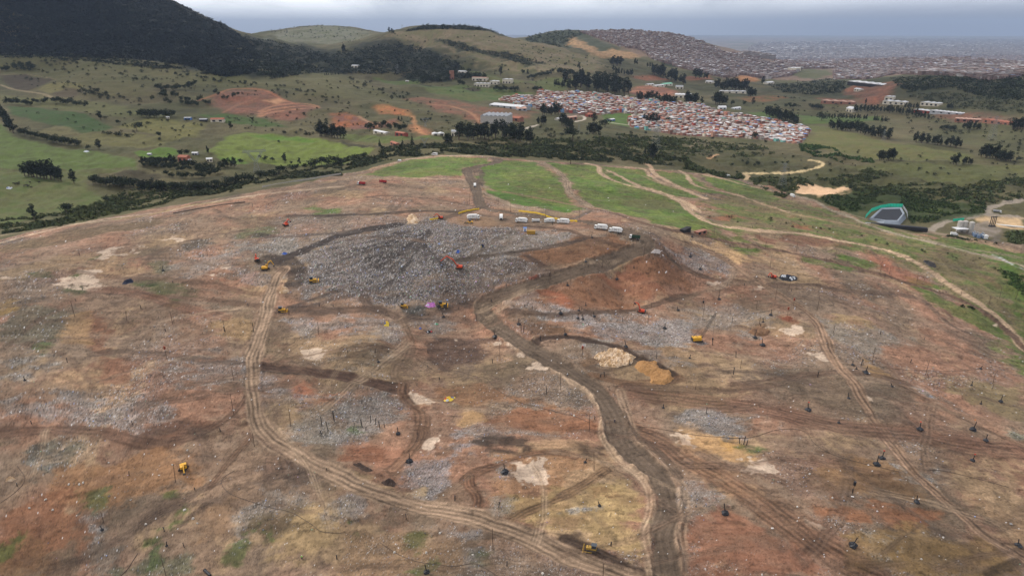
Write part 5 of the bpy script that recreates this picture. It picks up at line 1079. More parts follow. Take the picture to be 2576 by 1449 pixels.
# ------------------------------------------------------------------ houses
def wallmat(name): return mat(name,rough=.9,attr='Col',var=.12,scale=.4,spec=.2)
HM=wallmat('painted_walls')
def dull(c,k=.55): l=sum(c)/3; return tuple(q*(1-k)+l*k*w for q,w in zip(c,(1.03,.98,1.0)))
WALLC=[S(138,98,84)]*7+[S(124,88,74)]*4+[S(165,125,105)]*2+[S(170,160,148)]*3+[S(120,115,112)]*2+[S(110,145,180),S(200,190,170),S(150,70,60),S(110,160,150)]
ROOFC=[S(170,165,162)]*4+[S(160,150,144)]*5+[S(146,134,126)]*6+[S(120,106,98)]*5+[S(150,105,88)]*6+[S(90,120,170),S(206,204,204),S(206,204,204),S(170,90,70)]
def boxes(items):     # x,y,z,w,d,h,rot,wall,roof -> flat-topped buildings with a tilted sheet roof
    it=np.array([t[:7] for t in items]); n=len(it); x,y,z,w,d,h,a=it.T
    wc=np.array([t[7] for t in items]); rc_=np.array([t[8] for t in items])
    ca,sa=np.cos(a),np.sin(a); V=[]; 
    def P_(sx,sy,zz,k=1.): 
        lx=sx*w/2*k; ly=sy*d/2*k
        return np.stack([x+lx*ca-ly*sa,y+lx*sa+ly*ca,zz],1)
    for sx,sy in((-1,-1),(1,-1),(1,1),(-1,1)): V.append(P_(sx,sy,z-3))
    for sx,sy in((-1,-1),(1,-1),(1,1),(-1,1)): V.append(P_(sx,sy,z+h))
    for sx,sy in((-1,-1),(1,-1),(1,1),(-1,1)): V.append(P_(sx,sy,z+h+.05+(sy+1)*.25,1.06))
    for sx,sy in((-1,-1),(1,-1),(1,1),(-1,1)): V.append(P_(sx,sy,z+h+.2+(sy+1)*.25,1.06))
    V=np.stack(V,1); base=(np.arange(n)*16)[:,None,None]
    f=np.array([(0,1,5,4),(1,2,6,5),(2,3,7,6),(3,0,4,7),(12,13,14,15),(8,9,13,12),(9,10,14,13),(10,11,15,14),(11,8,12,15)])
    Fc=(f[None]+base).reshape(-1,4)
    Cc=np.zeros((n,16,3)); Cc[:,:8]=wc[:,None]; Cc[:,8:]=rc_[:,None]
    return V.reshape(-1,3),Fc,Cc.reshape(-1,3)
def house_mass(name,items,label):
    V,Fc,Cc=boxes(items); me=nmesh(name,V,Fc,[HM]); addattr(me,'Col',Cc); link(name,me,kind='stuff',label=label)
setw=np.array([hit(u,v) for u,v in SET]); ang=math.radians(24)
ca,sa=math.cos(ang),math.sin(ang); hs=[]
cx,cy=setw.mean(0); R_=900
row=-R_
k=0
while row<R_:
    step=random.choice([7.5,7.5,8.2,12.5]) ; col=-R_
    while col<R_:
        wv=random.uniform(5.5,7.5); col+=wv+random.choice([.1,.3,.6,.6,1.5,4.5 if random.random()<.25 else .4])
        X=cx+col*ca-row*sa; Y=cy+col*sa+row*ca
        if float(sdist(setw,np.array([[X]]),np.array([[Y]]))[0,0])<3: continue
        if random.random()<.07: continue
        low=(X-cx)*.5-(Y-cy)  # the newest quarter keeps white sheet roofs
        new=low>150+random.uniform(-80,80)
        h=random.choice([3,3.2,5.4,5.8,6,8.2] if not new else [2.7,2.9,3,5.2])
        if random.random()<.04: h=8.2
        rc0=random.choice(ROOFC[:5]*2+ROOFC) if new else random.choice(ROOFC)
        hs.append((X,Y,float(zat(X,Y)),wv,random.uniform(5.5,7.2),h,ang+random.uniform(-.08,.08),random.choice(WALLC),rc0))
    row+=step
print('houses',len(hs))
def pxs(t): return t[3]/(math.hypot(t[0],t[1]))
hs.sort(key=lambda t:-(t[3]*t[5])**.5/math.hypot(t[0],t[1]))
def cname(c,opts): return min(opts,key=lambda o:sum((a-b)**2 for a,b in zip(c,S(*o[1]))))[0]
WN_=[('brick-red',(150,100,82)),('brown brick',(135,88,70)),('pale brick',(165,125,105)),('cream',(170,160,148)),('grey block',(120,115,112)),('blue-walled',(110,145,180)),('white-walled',(200,190,170)),('dark red',(150,70,60)),('green-walled',(110,160,150))]
RN_=[('white',(205,205,208)),('pale grey',(175,172,170)),('grey',(150,140,134)),('dark',(120,108,100)),('brown',(150,105,88)),('blue',(90,120,170)),('bright white',(225,225,228)),('red',(170,90,70))]
def one_house(t):
    x,y,z,w,d,h,a,wc,rc0=t; b=MB(); b.box((0,0,h/2-1.5),(w,d,h+3),0)
    st=1 if h<4 else 2 if h<7 else 3
    for s in range(st):
        zz=1.0+s*2.6
        for sx in(-.28,.28):
            b.box((sx*w,-d/2-.01,zz+.5),(w*.18,.03,1.1),1); b.box((sx*w,d/2+.01,zz+.5),(w*.18,.03,1.1),1)
        b.box((w/2+.01,0,zz+.5),(.03,d*.2,1.1),1)
    b.box((0,-d/2-.01,1.0),(.9,.03,2.0),1)
    nc_=cname(wc,WN_); nr_=cname(rc0,RN_)
    km=lambda nm,c:MC.setdefault(nm,None) or MC.__setitem__(nm,mat(nm,c,.85,var=.15,scale=.7)) or MC[nm]
    wm=km('wall_'+nc_,wc); rm=km('roof_'+nr_,rc0); gm=km('dark_opening',S(52,50,52))
    root=link('house',None,loc=(x,y,z),rot=a,label=f"small {nc_} house with {nr_} roof in the lower rows of the settlement",cat='house',group=f"{nc_} houses with {nr_} roofs, lower settlement")
    link('wall',b.mesh('wall',[wm,gm]),parent=root)
    r=MB(); r.box((0,0,h+.25),(w*1.07,d*1.07,.14),0)
    for q in range(3): r.box((random.uniform(-.4,.4)*w,random.uniform(-.4,.4)*d,h+.4),(.6,.5,.16),0)
    ro=link('roof',r.mesh('roof',[rm]),parent=root); ro.rotation_euler=(.05,0,0)
MC={}
for t in hs[:300]: one_house(t)
house_mass('settlement_rooftops',hs[300:],'packed brick houses with pale roofs, mid and upper settlement')
def town(pts,n,w,h,seed,white=.12,grey=0.,name='t'):
    rg=random.Random(seed); wv=wpoly(pts); x0,y0=wv.min(0); x1,y1=wv.max(0)
    rgn=np.random.default_rng(seed); out=[]
    X,Y=pxsample(pts,n,rgn); ok=(fbm(X,Y,w*22,3,seed)>-.3); X=X[ok];Y=Y[ok];Z=zat(X,Y)
    a0=math.radians(20)
    for x,y,z in zip(X,Y,Z):
        r=rg.random(); wc=rg.choice(WALLC[:14]); rc1=rg.choice(ROOFC[5:27]) if r>white else S(215,215,218)
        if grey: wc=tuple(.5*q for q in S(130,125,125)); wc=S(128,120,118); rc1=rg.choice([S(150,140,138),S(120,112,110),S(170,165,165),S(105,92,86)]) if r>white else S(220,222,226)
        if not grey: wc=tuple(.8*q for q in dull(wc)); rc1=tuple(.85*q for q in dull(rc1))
        s=rg.uniform(.7,1.5)
        out.append((x,y,z,w*s,w*rg.uniform(.7,1.4),h*rg.choice([.7,1,1,1.4,2]),a0+rg.choice([0,0,.3,-.2]),wc,rc1))
    return out
ct=[]
ct+=town(T(1,0,[(1800,245),(1950,235),(2400,230),(2576,262),(2750,330),(2900,400),(3000,440),(3150,540),(2900,590),(2576,520),(2350,450),(2270,380),(2100,350),(1960,300)]),7000,9,4.5,3)
ct+=town(T(2,0,[(250,400),(700,430),(1200,400),(1800,380),(2576,400),(2576,580),(2300,600),(2000,570),(1600,560),(1400,600),(1150,600),(1150,520),(900,520),(820,570),(650,600),(400,560),(200,480)]),11000,13,5,4,white=.07)
house_mass('hill_town',ct,'dense brick town covering the far hill and ridge')
ct=town([(1860,140),(2000,132),(2300,120),(2576,112),(2576,140),(2300,142),(2100,148),(1950,150)],7000,26,10,5,white=.1,grey=1)
ct+=town([(1900,110),(2576,88),(2576,118),(2300,122),(1880,134)],7000,55,14,6,white=.12,grey=1)
house_mass('distant_city',ct,'grey city plain fading into haze')
# larger single buildings
WHT=mat('white_sheet',S(192,190,190),.7,var=.2,scale=.3); GRS=mat('grey_sheet',S(150,150,152),.7,var=.25,scale=.2); DKO=mat('dark_void',S(40,38,38),.9)
BRK=mat('brick_wall',S(138,96,80),.9,var=.2,scale=.4); CRM=mat('cream_wall',S(190,180,162),.9,var=.1,scale=.3); TIL=mat('clay_tiles',S(148,92,72),.9,var=.25,scale=.5); RDM=mat('red_paint',S(138,66,56),.7,var=.1,scale=.4); CNC=mat('concrete',S(160,154,146),.9,var=.15,scale=.4); PTL=mat('pink_tiles',S(176,140,122),.9,var=.2,scale=.3); BLU=mat('blue_paint',S(70,110,170),.5); GRNM=mat('pale_green_sheet',S(120,180,150),.6)
def dirw(p0,p1):
    a=hit(*p0); b=hit(*p1); return math.atan2(b[1]-a[1],b[0]-a[0]), math.hypot(b[0]-a[0],b[1]-a[1])
def hall(i,j,x0,y0,x1,y1,depth,h,wm,rm,name,label,bays=1,gable=.18,cat='building',doors=2,group=None):
    (p0,p1)=T(i,j,[(x0,y0),(x1,y1)]); a,L=dirw(p0,p1); q=hit(*p0); q2=hit(*p1)
    mx_,my=(q[0]+q2[0])/2-math.sin(a)*(-depth/2)*1, (q[1]+q2[1])/2+math.cos(a)*depth/2
    mx_=(q[0]+q2[0])/2-math.sin(a)*depth/2
    z=float(zat(mx_,my)); root=link(name,None,loc=(mx_,my,z),rot=a,label=label,cat=cat,group=group)
    b=MB(); b.box((0,0,h/2-2),(L,depth,h+4),0)
    link('wall',b.mesh('wall',[wm]),parent=root)
    bw=L/bays if bays>1 else L
    for k in range(max(bays,1)):
        r=MB(); c=-L/2+bw*(k+.5)
        if bays>1: r.prism([(c-bw/2,h+.02),(c+bw/2,h+.02),(c+bw/2+.1,h+.25),(c,h+bw*gable+.25),(c-bw/2-.1,h+.25)],-depth/2-.4,depth/2+.4,0)
        else:
            V=[(-L/2-.4,-depth/2-.5,h+.02),(L/2+.4,-depth/2-.5,h+.02),(L/2+.4,depth/2+.5,h+.02),(-L/2-.4,depth/2+.5,h+.02),(-L/2-.4,0,h+depth*gable),(L/2+.4,0,h+depth*gable)]
            r.add(V,[(0,1,5,4),(2,3,4,5),(0,4,3),(1,2,5),(0,3,2,1)],0)
        link('roof',r.mesh('roof',[rm]),parent=root)
    for k in range(doors):
        dd=MB(); dd.box(((-.5+(k+.5)/doors)*L,-depth/2-.03,min(h*.4,2)),(min(L/doors*.5,5),.08,min(h*.75,4)),0); link('door',dd.mesh('door',[DKO]),parent=root)
    return root
hall(1,0,1050,930,1245,950,45,14,CNC,GRS,'factory','grey factory with sawtooth roof behind the big dark grove',6,.3)
hall(1,0,1115,800,1350,835,35,5,GRS,WHT,'factory','long low white-roofed factory beside the brown pit',1,.08,doors=5)
hall(1,0,1330,835,1400,842,22,4,GRS,PTL,'shed','pink-roofed shed joined to the long white factory',1,.15)
hall(1,0,1255,905,1340,925,14,5,BRK,TIL,'workshop','red brick workshop right of the sawtooth factory',1,.2)
hall(1,0,828,603,852,603,12,22,BRK,BRK,'brick_tower','square red brick tower in the valley wood',1,.05,cat='tower',doors=1)
hall(1,0,1000,650,1110,662,16,8,CRM,WHT,'school_block','white-roofed school block nearest the meadow',4,.1,doors=5)
hall(1,0,985,608,1095,615,14,8,CRM,PTL,'school_block','pink-roofed school block at the rear',1,.1,doors=4)
hall(1,0,1120,640,1175,642,14,8,CRM,WHT,'school_block','small middle school block with white roof',2,.1)
hall(1,0,1215,632,1280,634,14,10,CRM,WHT,'school_block','tallest school block at the right end',2,.1,doors=3)
hall(1,0,240,1012,330,1018,9,3.5,CRM,WHT,'barn','long white-roofed barn below the tree mound',1,.12)
hall(1,0,405,1028,470,1030,9,5,RDM,TIL,'barn','red barn beside the long white barn',1,.15)
hall(1,0,690,1025,780,1032,10,3.5,CRM,WHT,'barn','low white barn left of the factory grove',2,.15)
hall(1,0,830,1028,875,1030,8,7,CRM,GRS,'barn','tall pale gabled barn at the factory grove edge',1,.3)
hall(1,0,370,1100,410,1102,6,3,BRK,TIL,'cottage','small red cottage near the valley conifers')
hall(1,0,75,508,120,512,14,6,CRM,WHT,'farmhouse','white farmhouse on the dark slope of the central hill')
hall(1,0,880,552,930,556,12,4,CRM,WHT,'farmhouse','pale farmhouse above the brick tower')
hall(1,0,485,622,508,622,6,3,CRM,WHT,'cottage','tiny white cottage on the upper green strip')
hall(1,0,2025,915,2065,915,8,3,BLU,WHT,'cottage','pale blue cottage at the green lot corner')
hall(1,0,2210,945,2255,948,10,5.5,BRK,WHT,'house','detached brick house between green lot and settlement')
hall(1,0,2300,965,2335,967,8,3,BLU,BLU,'cottage','pale blue shack below the detached brick house')
hall(1,0,1640,912,1700,905,9,4,CRM,WHT,'house','white-roofed house in the front clump of the settlement')
hall(1,0,1720,905,1780,905,9,5,BRK,PTL,'house','brick house next to the pale road bend')
hall(1,0,1860,885,1900,885,9,5,RDM,TIL,'house','bright red house on the settlement front edge')
hall(1,0,2250,850,2300,855,9,7,RDM,WHT,'house','tall bright red house in the middle of the settlement front')
hall(1,0,2440,650,2500,652,16,5,CRM,GRNM,'shed','pale green-roofed shed behind the small brown quarry')
hall(1,0,2370,660,2440,662,12,4,CRM,WHT,'shed','white shed left of the pale green one')
hall(1,0,2315,648,2360,650,10,4,CRM,WHT,'shed','small white shed left of the white and green sheds')
hall(1,0,2515,735,2640,745,40,7,CRM,WHT,'warehouse','big white warehouse touching the settlement rear',5,.1,doors=4)
hall(1,0,2525,670,2580,675,20,6,CRM,GRS,'shed','grey shed behind the white warehouse')
hall(2,0,280,700,480,712,20,5,CRM,WHT,'brickworks','long low white-roofed brickworks in the mid valley',5,.1,doors=4)
hall(2,0,640,640,690,640,18,5,CRM,WHT,'shed','white shed right of the smoke')
hall(2,0,170,628,220,632,16,5,CRM,WHT,'shed','white shed among trees at the hill town foot')
hall(2,0,1240,645,1500,650,30,7,DKO,WHT,'brickworks','dark brickworks with pale roof on the quarry crest',5,.1,doors=4)
hall(2,0,1290,690,1330,692,14,5,CRM,WHT,'shed','small white shed on the quarry floor')
hall(2,0,1040,785,1290,790,22,5,BRK,PTL,'brickworks','pink-tiled brickworks left of the quarry foot',4,.12,doors=4)
hall(2,0,1520,762,1585,765,20,8,CRM,WHT,'warehouse','square white warehouse at the quarry foot',2,.1)
hall(2,0,1505,790,1670,798,22,6,CRM,WHT,'warehouse','long white warehouse in front of the square one',3,.1,doors=4)
hall(2,0,1790,800,1925,805,20,6,CRM,WHT,'warehouse','long white warehouse at the right end',3,.1,doors=4)
hall(2,0,1230,840,1275,852,16,7,CRM,WHT,'shed','white gabled shed above the row of trees',1,.3)
hall(2,0,1740,850,1850,858,20,5,RDM,WHT,'warehouse','white warehouse with a red front below the others',3,.1,doors=3)
hall(2,0,1860,868,2100,868,18,4,GRS,WHT,'greenhouse','long white greenhouse roofs behind the tree row',8,.1,doors=4)
hall(2,0,2050,925,2250,918,20,5,BRK,PTL,'tiled_shed','long pink-tiled shed at the right side',6,.12,doors=4)
hall(2,0,2260,930,2460,946,20,5,BRK,TIL,'tiled_shed','long orange-tiled shed reaching the dark stand of trees',6,.12,doors=4)
hall(2,0,275,826,330,828,10,4,WHT,WHT,'dome_tent','white dome tent on the strip above the settlement',1,.4,cat='tent')
hall(2,0,385,826,440,828,8,3,WHT,WHT,'low_tent','low white tent right of the dome tent',1,.3,cat='tent')
hall(2,0,790,540,850,545,50,12,CRM,WHT,'town_hall','white-roofed hall at the edge of the far town',2,.1)
hall(0,0,1345,1222,1412,1230,9,6,TIL,TIL,'farmhouse','orange farmhouse with tiled roof among dark trees',1,.25)
hall(0,0,1560,1225,1605,1225,7,3.5,CRM,WHT,'cottage','small white cottage right of the orange farmhouse')
hall(0,0,1420,1228,1440,1228,5,3,CRM,WHT,'shack','tiny white shack against the orange farmhouse')
hall(0,0,1448,1172,1490,1172,6,3,GRS,WHT,'shed','pale shed uphill of the orange farmhouse')
hall(0,0,1112,1175,1138,1175,5,2.5,GRS,WHT,'shed','little white roof beside the ploughed strip')
hall(0,0,1590,925,1690,928,9,4,CRM,TIL,'farmhouse','red-roofed white farmhouse on the hillside track',1,.25)
hall(0,0,1505,918,1560,922,8,3,DKO,GRS,'barn','dark barn left of the red-roofed farmhouse')
hall(0,0,1390,908,1440,908,7,3,BLU,GRS,'barn','blue-grey barn left of the dark barn')
hall(0,0,1255,900,1280,900,5,3,CRM,WHT,'shack','tiny white shack at the dark grove corner')
hall(2,1,8,312,60,310,3.5,2.4,DKO,DKO,'site_hut','black site hut left of the red shipping container',1,.1,cat='hut')
hall(2,1,112,322,180,322,3.5,2.6,BRK,BRK,'site_hut','brick-red site hut on the right landfill shoulder',1,.05,cat='hut')
# ------------------------------------------------------------------ machines
WP=mat('white_paint',S(206,204,200),.5,var=.16,scale=1.5); BLK=mat('black_rubber',S(34,33,33),.8); GLS=mat('window_glass',S(40,48,56),.12,spec=.6)
YEL=mat('yellow_paint',S(196,146,44),.6,var=.3,scale=1.5); ORG=mat('orange_paint',S(190,72,42),.55,var=.3,scale=1.5); REDP=mat('red_body_paint',S(150,44,46),.55,var=.15,scale=2)
GRP=mat('green_body_paint',S(40,62,46),.6,var=.15,scale=2); STL=mat('dark_steel',S(64,60,58),.6,var=.2,scale=3,metal=.2); TRK=mat('muddy_track_steel',S(58,50,44),.9,var=.3,scale=4); GRYP=mat('grey_paint',S(140,140,142),.6)
def spot(i,j,x,y): u,v=T(i,j,[(x,y)])[0]; return hit3(u,v)
def head(i,j,p0,p1): return dirw(*T(i,j,[p0,p1]))[0]
def put(root_name,i,j,x,y,ang,label,cat,group=None,sc_=1.,parts=()):
    X,Y,Z=spot(i,j,x,y)
    e=.8; nx=float(zat(X-e,Y)-zat(X+e,Y))/(2*e); ny=float(zat(X,Y-e)-zat(X,Y+e))/(2*e)
    r=link(root_name,None,loc=(X,Y,Z+.02),label=label,cat=cat,group=group,rot=ang,scale=sc_)
    for nm,me,sub in parts:
        o=link(nm,me,parent=r)
        for nm2,me2 in sub: link(nm2,me2,parent=o)
    return r
def wheel(x,y,r=.52,w=.32):
    b=MB(); b.cone((x,y-w/2,r),(x,y+w/2,r),r,r,14,0); m=b.mesh('wheel',[BLK]); h=MB(); h.cone((x,y-w/2-.02,r),(x,y+w/2+.02,r),r*.5,r*.5,10,0); return ('wheel',m,[('rim',h.mesh('rim',[GRYP]))])
def cabset(x0,x1,h,mt,base=.75,w=2.4):
    b=MB(); b.prism([(x0,base),(x1,base),(x1+.05,base+1.0),(x1-.22,h-.1),(x1-.5,h),(x0,h)],-w/2,w/2,0)
    g=MB(); g.add([(x1+.062,-w*.44,base+1.05),(x1+.062,w*.44,base+1.05),(x1-.17,w*.44,h-.22),(x1-.17,-w*.44,h-.22)],[(0,1,2,3)],0)
    sw=MB()
    for s in(-1,1): sw.box(((x0+x1)/2+.15,s*(w/2+.01),h-.65),((x1-x0)*.55,.03,.7),0)
    hl=MB(); out=[('cab',b.mesh('cab',[mt]),[('windscreen',g.mesh('windscreen',[GLS])),('side_window',sw.mesh('side_window',[GLS]))])]
    for s in(-1,1):
        q=MB(); q.box((x1+.06,s*w*.38,base+.25),(.06,.35,.22),0); out.append(('headlight',q.mesh('headlight',[WP]),[]))
    bm=MB(); bm.box((x1+.08,0,base+.0),(.16,w,.3),0); out.append(('bumper',bm.mesh('bumper',[STL]),[]))
    return out
def chassis(x0,x1): b=MB(); b.box(((x0+x1)/2,0,.85),(x1-x0,1.0,.3),0); return ('chassis',b.mesh('chassis',[STL]),[])
def garbage():
    P_=[chassis(-4.2,4.6)]+cabset(3.0,4.8,2.9,WP)
    b=MB(); b.prism([(-3.0,1.05),(2.8,1.05),(2.8,3.3),(2.4,3.65),(-2.6,3.75),(-3.0,3.5)],-1.22,1.22,0)
    for k in range(4): b.box((-2.3+1.5*k,0,2.4),(.14,2.56,2.3),1)
    P_.append(('hopper_body',b.mesh('hopper_body',[WP,GRYP]),[]))
    t=MB(); t.prism([(-4.6,1.0),(-3.02,.9),(-3.02,3.6),(-3.5,3.7),(-4.4,2.7),(-4.7,1.8)],-1.25,1.25,0); t.box((-4.66,0,1.6),(.1,1.9,.9),1)
    P_.append(('tailgate',t.mesh('tailgate',[WP,STL]),[]))
    lb=MB()
    for s in(-1,1): lb.box((0,s*1.235,2.5),(1.6,.02,.6),0)
    P_.append(('side_panel',lb.mesh('side_panel',[GRYP]),[]))
    for x in(3.7,-1.7,-3.0):
        for y in(-1.02,1.02): P_.append(wheel(x,y))
    return P_
def dump(bodym,cabm,L=7.6):
    P_=[chassis(-3.6,3.8)]+cabset(2.3,3.9,2.8,cabm)
    b=MB(); x0,x1=-3.7,2.0
    b.box(((x0+x1)/2,0,1.25),(x1-x0,2.4,.12),0)
    for s in(-1,1): b.box(((x0+x1)/2,s*1.18,2.0),(x1-x0,.1,1.4),0)
    for k in range(6):
        for s in(-1,1): b.box((x0+.5+k*.95,s*1.26,2.0),(.1,.08,1.4),0)
    b.box((x1,0,2.1),(.1,2.4,1.6),0); P_.append(('tipper_body',b.mesh('tipper_body',[bodym]),[]))
    t=MB(); t.box((x0,0,1.9),(.1,2.4,1.25),0); P_.append(('tailgate',t.mesh('tailgate',[bodym]),[]))
    for x in(3.0,-1.6,-2.8):
        for y in(-1.0,1.0): P_.append(wheel(x,y,.5))
    return P_
def boxtruck():
    P_=[chassis(-3.4,3.2)]+cabset(1.9,3.4,2.4,WP,.65,2.1)
    b=MB(); b.box((-.8,0,2.15),(5.1,2.3,2.3),0); P_.append(('cargo_box',b.mesh('cargo_box',[WP]),[]))
    for x in(2.6,-2.2):
        for y in(-.95,.95): P_.append(wheel(x,y,.45))
    return P_
def tanker():
    P_=[chassis(-4.0,3.9)]+cabset(2.5,4.1,2.8,WP)
    b=MB(); b.cone((-4.0,0,2.1),(2.1,0,2.1),1.05,1.05,16,0); P_.append(('tank',b.mesh('tank',[GRYP],True),[]))
    for x in(3.2,-2.0,-3.2):
        for y in(-1,1): P_.append(wheel(x,y,.5))
    return P_
def van():
    b=MB(); b.prism([(-2.6,.4),(2.5,.4),(2.6,1.1),(1.7,1.4),(1.2,2.1),(-2.5,2.2)],-.95,.95,0)
    g=MB(); g.add([(1.72,-.8,1.42),(1.72,.8,1.42),(1.26,.8,2.05),(1.26,-.8,2.05)],[(0,1,2,3)],0)
    for s in(-1,1): g.box((-.4,s*.96,1.6),(3.0,.03,.6),0)
    P_=[('body',b.mesh('body',[WP]),[('window',g.mesh('window',[GLS]))])]
    for x in(1.7,-1.6):
        for y in(-.85,.85): P_.append(wheel(x,y,.36,.22))
    return P_
def tracks(L,w,off,r=.45):
    out=[]
    for s in(-1,1):
        b=MB(); prof=[]
        for k in range(9): a=-math.pi/2+math.pi*k/8; prof.append((L/2-r+math.cos(a)*r,r+math.sin(a)*r))
        for k in range(9): a=math.pi/2+math.pi*k/8; prof.append((-L/2+r+math.cos(a)*r,r+math.sin(a)*r))
        b.prism(prof,s*off-w/2,s*off+w/2,0)
        for k in range(14): b.box((-L/2+.3+k*(L-.6)/13,s*off,2*r+.02),(.1,w+.06,.06),0)
        out.append(('crawler_track',b.mesh('crawler_track',[TRK]),[]))
    return out
def seg(b,p0,p1,w0,w1,th,m=0):    # box-section arm in the x-z plane
    dx,dz=p1[0]-p0[0],p1[1]-p0[1]; L=math.hypot(dx,dz); nx,nz=-dz/L,dx/L
    V=[]
    for y in(-th/2,th/2): V+=[(p0[0]+nx*w0/2,y,p0[1]+nz*w0/2),(p0[0]-nx*w0/2,y,p0[1]-nz*w0/2),(p1[0]-nx*w1/2,y,p1[1]-nz*w1/2),(p1[0]+nx*w1/2,y,p1[1]+nz*w1/2)]
    b.add(V,[(0,1,2,3),(7,6,5,4),(0,4,5,1),(1,5,6,2),(2,6,7,3),(3,7,4,0)],m)
def excavator(pm,boom,stick,slew=0.):    # boom/stick end points (x,z); slew of house over tracks
    P_=[]
    c,s=math.cos(-slew),math.sin(-slew)
    for nm,me,sub in tracks(4.2,.6,1.25):
        me.transform(__import__('mathutils').Matrix.Rotation(-slew,4,'Z')); P_.append((nm,me,sub))
    h=MB(); h.box((-.5,0,1.55),(3.6,2.7,1.0),0); h.prism([(-2.9,1.1),(-2.2,1.0),(-2.2,2.1),(-2.8,2.05)],-1.35,1.35,1); h.box((-1.2,.2,2.15),(1.4,1.6,.25),0)
    h.cone((0,0,.8),(0,0,1.1),.8,.8,12,1); P_.append(('engine_house',h.mesh('engine_house',[pm,STL]),[]))
    cb=MB(); cb.prism([(.0,1.3),(1.5,1.3),(1.5,2.2),(1.15,3.05),(.1,3.05)],.45,1.35,0); g=MB(); g.box((.75,.9,2.5),(1.1,.94,.75),0); P_.append(('cab',cb.mesh('cab',[pm]),[('window',g.mesh('window',[GLS]))]))
    b=MB(); mid=((boom[0]*.45+.9*.55),(boom[1]*.55+1.6*.45)+ .9); seg(b,(.9,1.6),mid,.55,.75,.5); seg(b,mid,boom,.75,.45,.48)
    cyl=MB(); cyl.cone((1.2,.32,1.4),(mid[0],.32,mid[1]-.3),.12,.09,8,0); cyl.cone((1.2,-.32,1.4),(mid[0],-.32,mid[1]-.3),.12,.09,8,0)
    P_.append(('boom',b.mesh('boom',[pm]),[('hydraulic_cylinder',cyl.mesh('hydraulic_cylinder',[STL]))]))
    t=MB(); seg(t,boom,stick,.5,.3,.4); P_.append(('stick',t.mesh('stick',[pm]),[]))
    k=MB(); x,z=stick; k.prism([(x-.1,z+.1),(x+.35,z-.1),(x+.3,z-.8),(x-.35,z-1.2),(x-.8,z-.9),(x-.5,z-.4)],-.6,.6,0); P_.append(('bucket',k.mesh('bucket',[STL]),[]))
    return P_
def dozer(pm,compactor=False):
    P_=tracks(3.8,.6,1.05,.5) if not compactor else []
    if compactor:
        for x in(-1.6,1.6):
            for y in(-1.1,1.1):
                w=MB(); w.cone((x,y-.5,.85),(x,y+.5,.85),.85,.85,16,0)
                for q in range(10): w.box((x+.9*math.cos(q*.628),y,.85+.9*math.sin(q*.628)),(.16,.9,.16),0)
                P_.append(('steel_wheel',w.mesh('steel_wheel',[STL]),[]))
    h=MB(); h.prism([(-1.7,.8),(1.9,.8),(1.9,1.75),(-.1,1.95),(-1.7,1.75)],-.7,.7,0); h.cone((1.1,.25,1.7),(1.1,.25,2.6),.08,.08,8,1); P_.append(('body',h.mesh('body',[pm,STL]),[]))
    c=MB(); c.prism([(-1.6,1.75),(.1,1.75),(-.05,2.95),(-1.5,2.95)],-.72,.72,1); c.box((-.78,0,3.02),(1.9,1.7,.14),0)
    P_.append(('cab',c.mesh('cab',[mat('roof_canopy',S(66,70,76),.6),GLS]),[]))
    b=MB(); n=7; pr=[(2.75+.28*abs(2*k/(n-1)-1)**2,.12+1.25*k/(n-1)) for k in range(n)]
    b.prism(pr+[(p[0]-.1,p[1]) for p in reversed(pr)],-1.8,1.8,0); P_.append(('blade',b.mesh('blade',[pm]),[]))
    a=MB()
    for s in(-1,1): a.cone((-.3,s*1.42,.55),(2.75,s*1.42,.5),.13,.13,6,0)
    P_.append(('push_arm',a.mesh('push_arm',[pm]),[]))
    r=MB(); seg(r,(-1.7,.9),(-2.7,1.3),.25,.2,.9); seg(r,(-2.7,1.3),(-2.75,.3),.18,.1,.15); P_.append(('ripper',r.mesh('ripper',[STL]),[]))
    return P_
def loader():
    h=MB(); h.prism([(-2.6,.9),(.2,.9),(.2,1.6),(-.4,1.7),(-2.5,1.9)],-.9,.9,0); h.box((1.1,0,1.1),(1.6,1.2,.5),0)
    c=MB(); c.box((-.4,0,2.4),(1.2,1.3,1.5),0); P_=[('body',h.mesh('body',[YEL]),[]),('cab',c.mesh('cab',[GLS]),[])]
    a=MB(); 
    for s in(-.5,.5): a.cone((.8,s,1.7),(3.0,s,.6),.12,.1,6,0)
    P_.append(('lift_arm',a.mesh('lift_arm',[YEL]),[])); k=MB(); k.prism([(2.9,.2),(3.9,.15),(3.6,.7),(3.2,1.2),(2.9,1.0)],-1.3,1.3,0); P_.append(('bucket',k.mesh('bucket',[STL]),[]))
    for x in(-1.7,1.5):
        for y in(-1.0,1.0): P_.append(wheel(x,y,.7,.5))
    return P_
put('garbage_truck',1,1,995,207,head(1,1,(955,205),(1040,205)),'white garbage truck facing the other way, at the west end of the queue','garbage truck','white garbage trucks queueing at the tipping area',1.05,garbage())
gp=put('garbage_truck',1,1,1206,207,head(1,1,(1206,210),(1207,170)),'white garbage truck seen end-on, between the first truck and the row','garbage truck','white garbage trucks queueing at the tipping area',1,garbage())
def copy_thing(root,i,j,x,y,ang,label,group=None,sc_=1.):
    X,Y,Z=spot(i,j,x,y); r=root.copy(); C.objects.link(r); r.location=(X,Y,Z+.02); r.rotation_euler=(0,0,ang); r['label']=label; r.scale=(sc_,)*3
    if group: r['group']=group
    elif 'group' in r: del r['group']
    for ch in list(root.children):
        c=ch.copy(); C.objects.link(c); c.parent=r
        for g in ch.children: d=g.copy(); C.objects.link(d); d.parent=c
    return r
GG='white garbage trucks queueing at the tipping area'
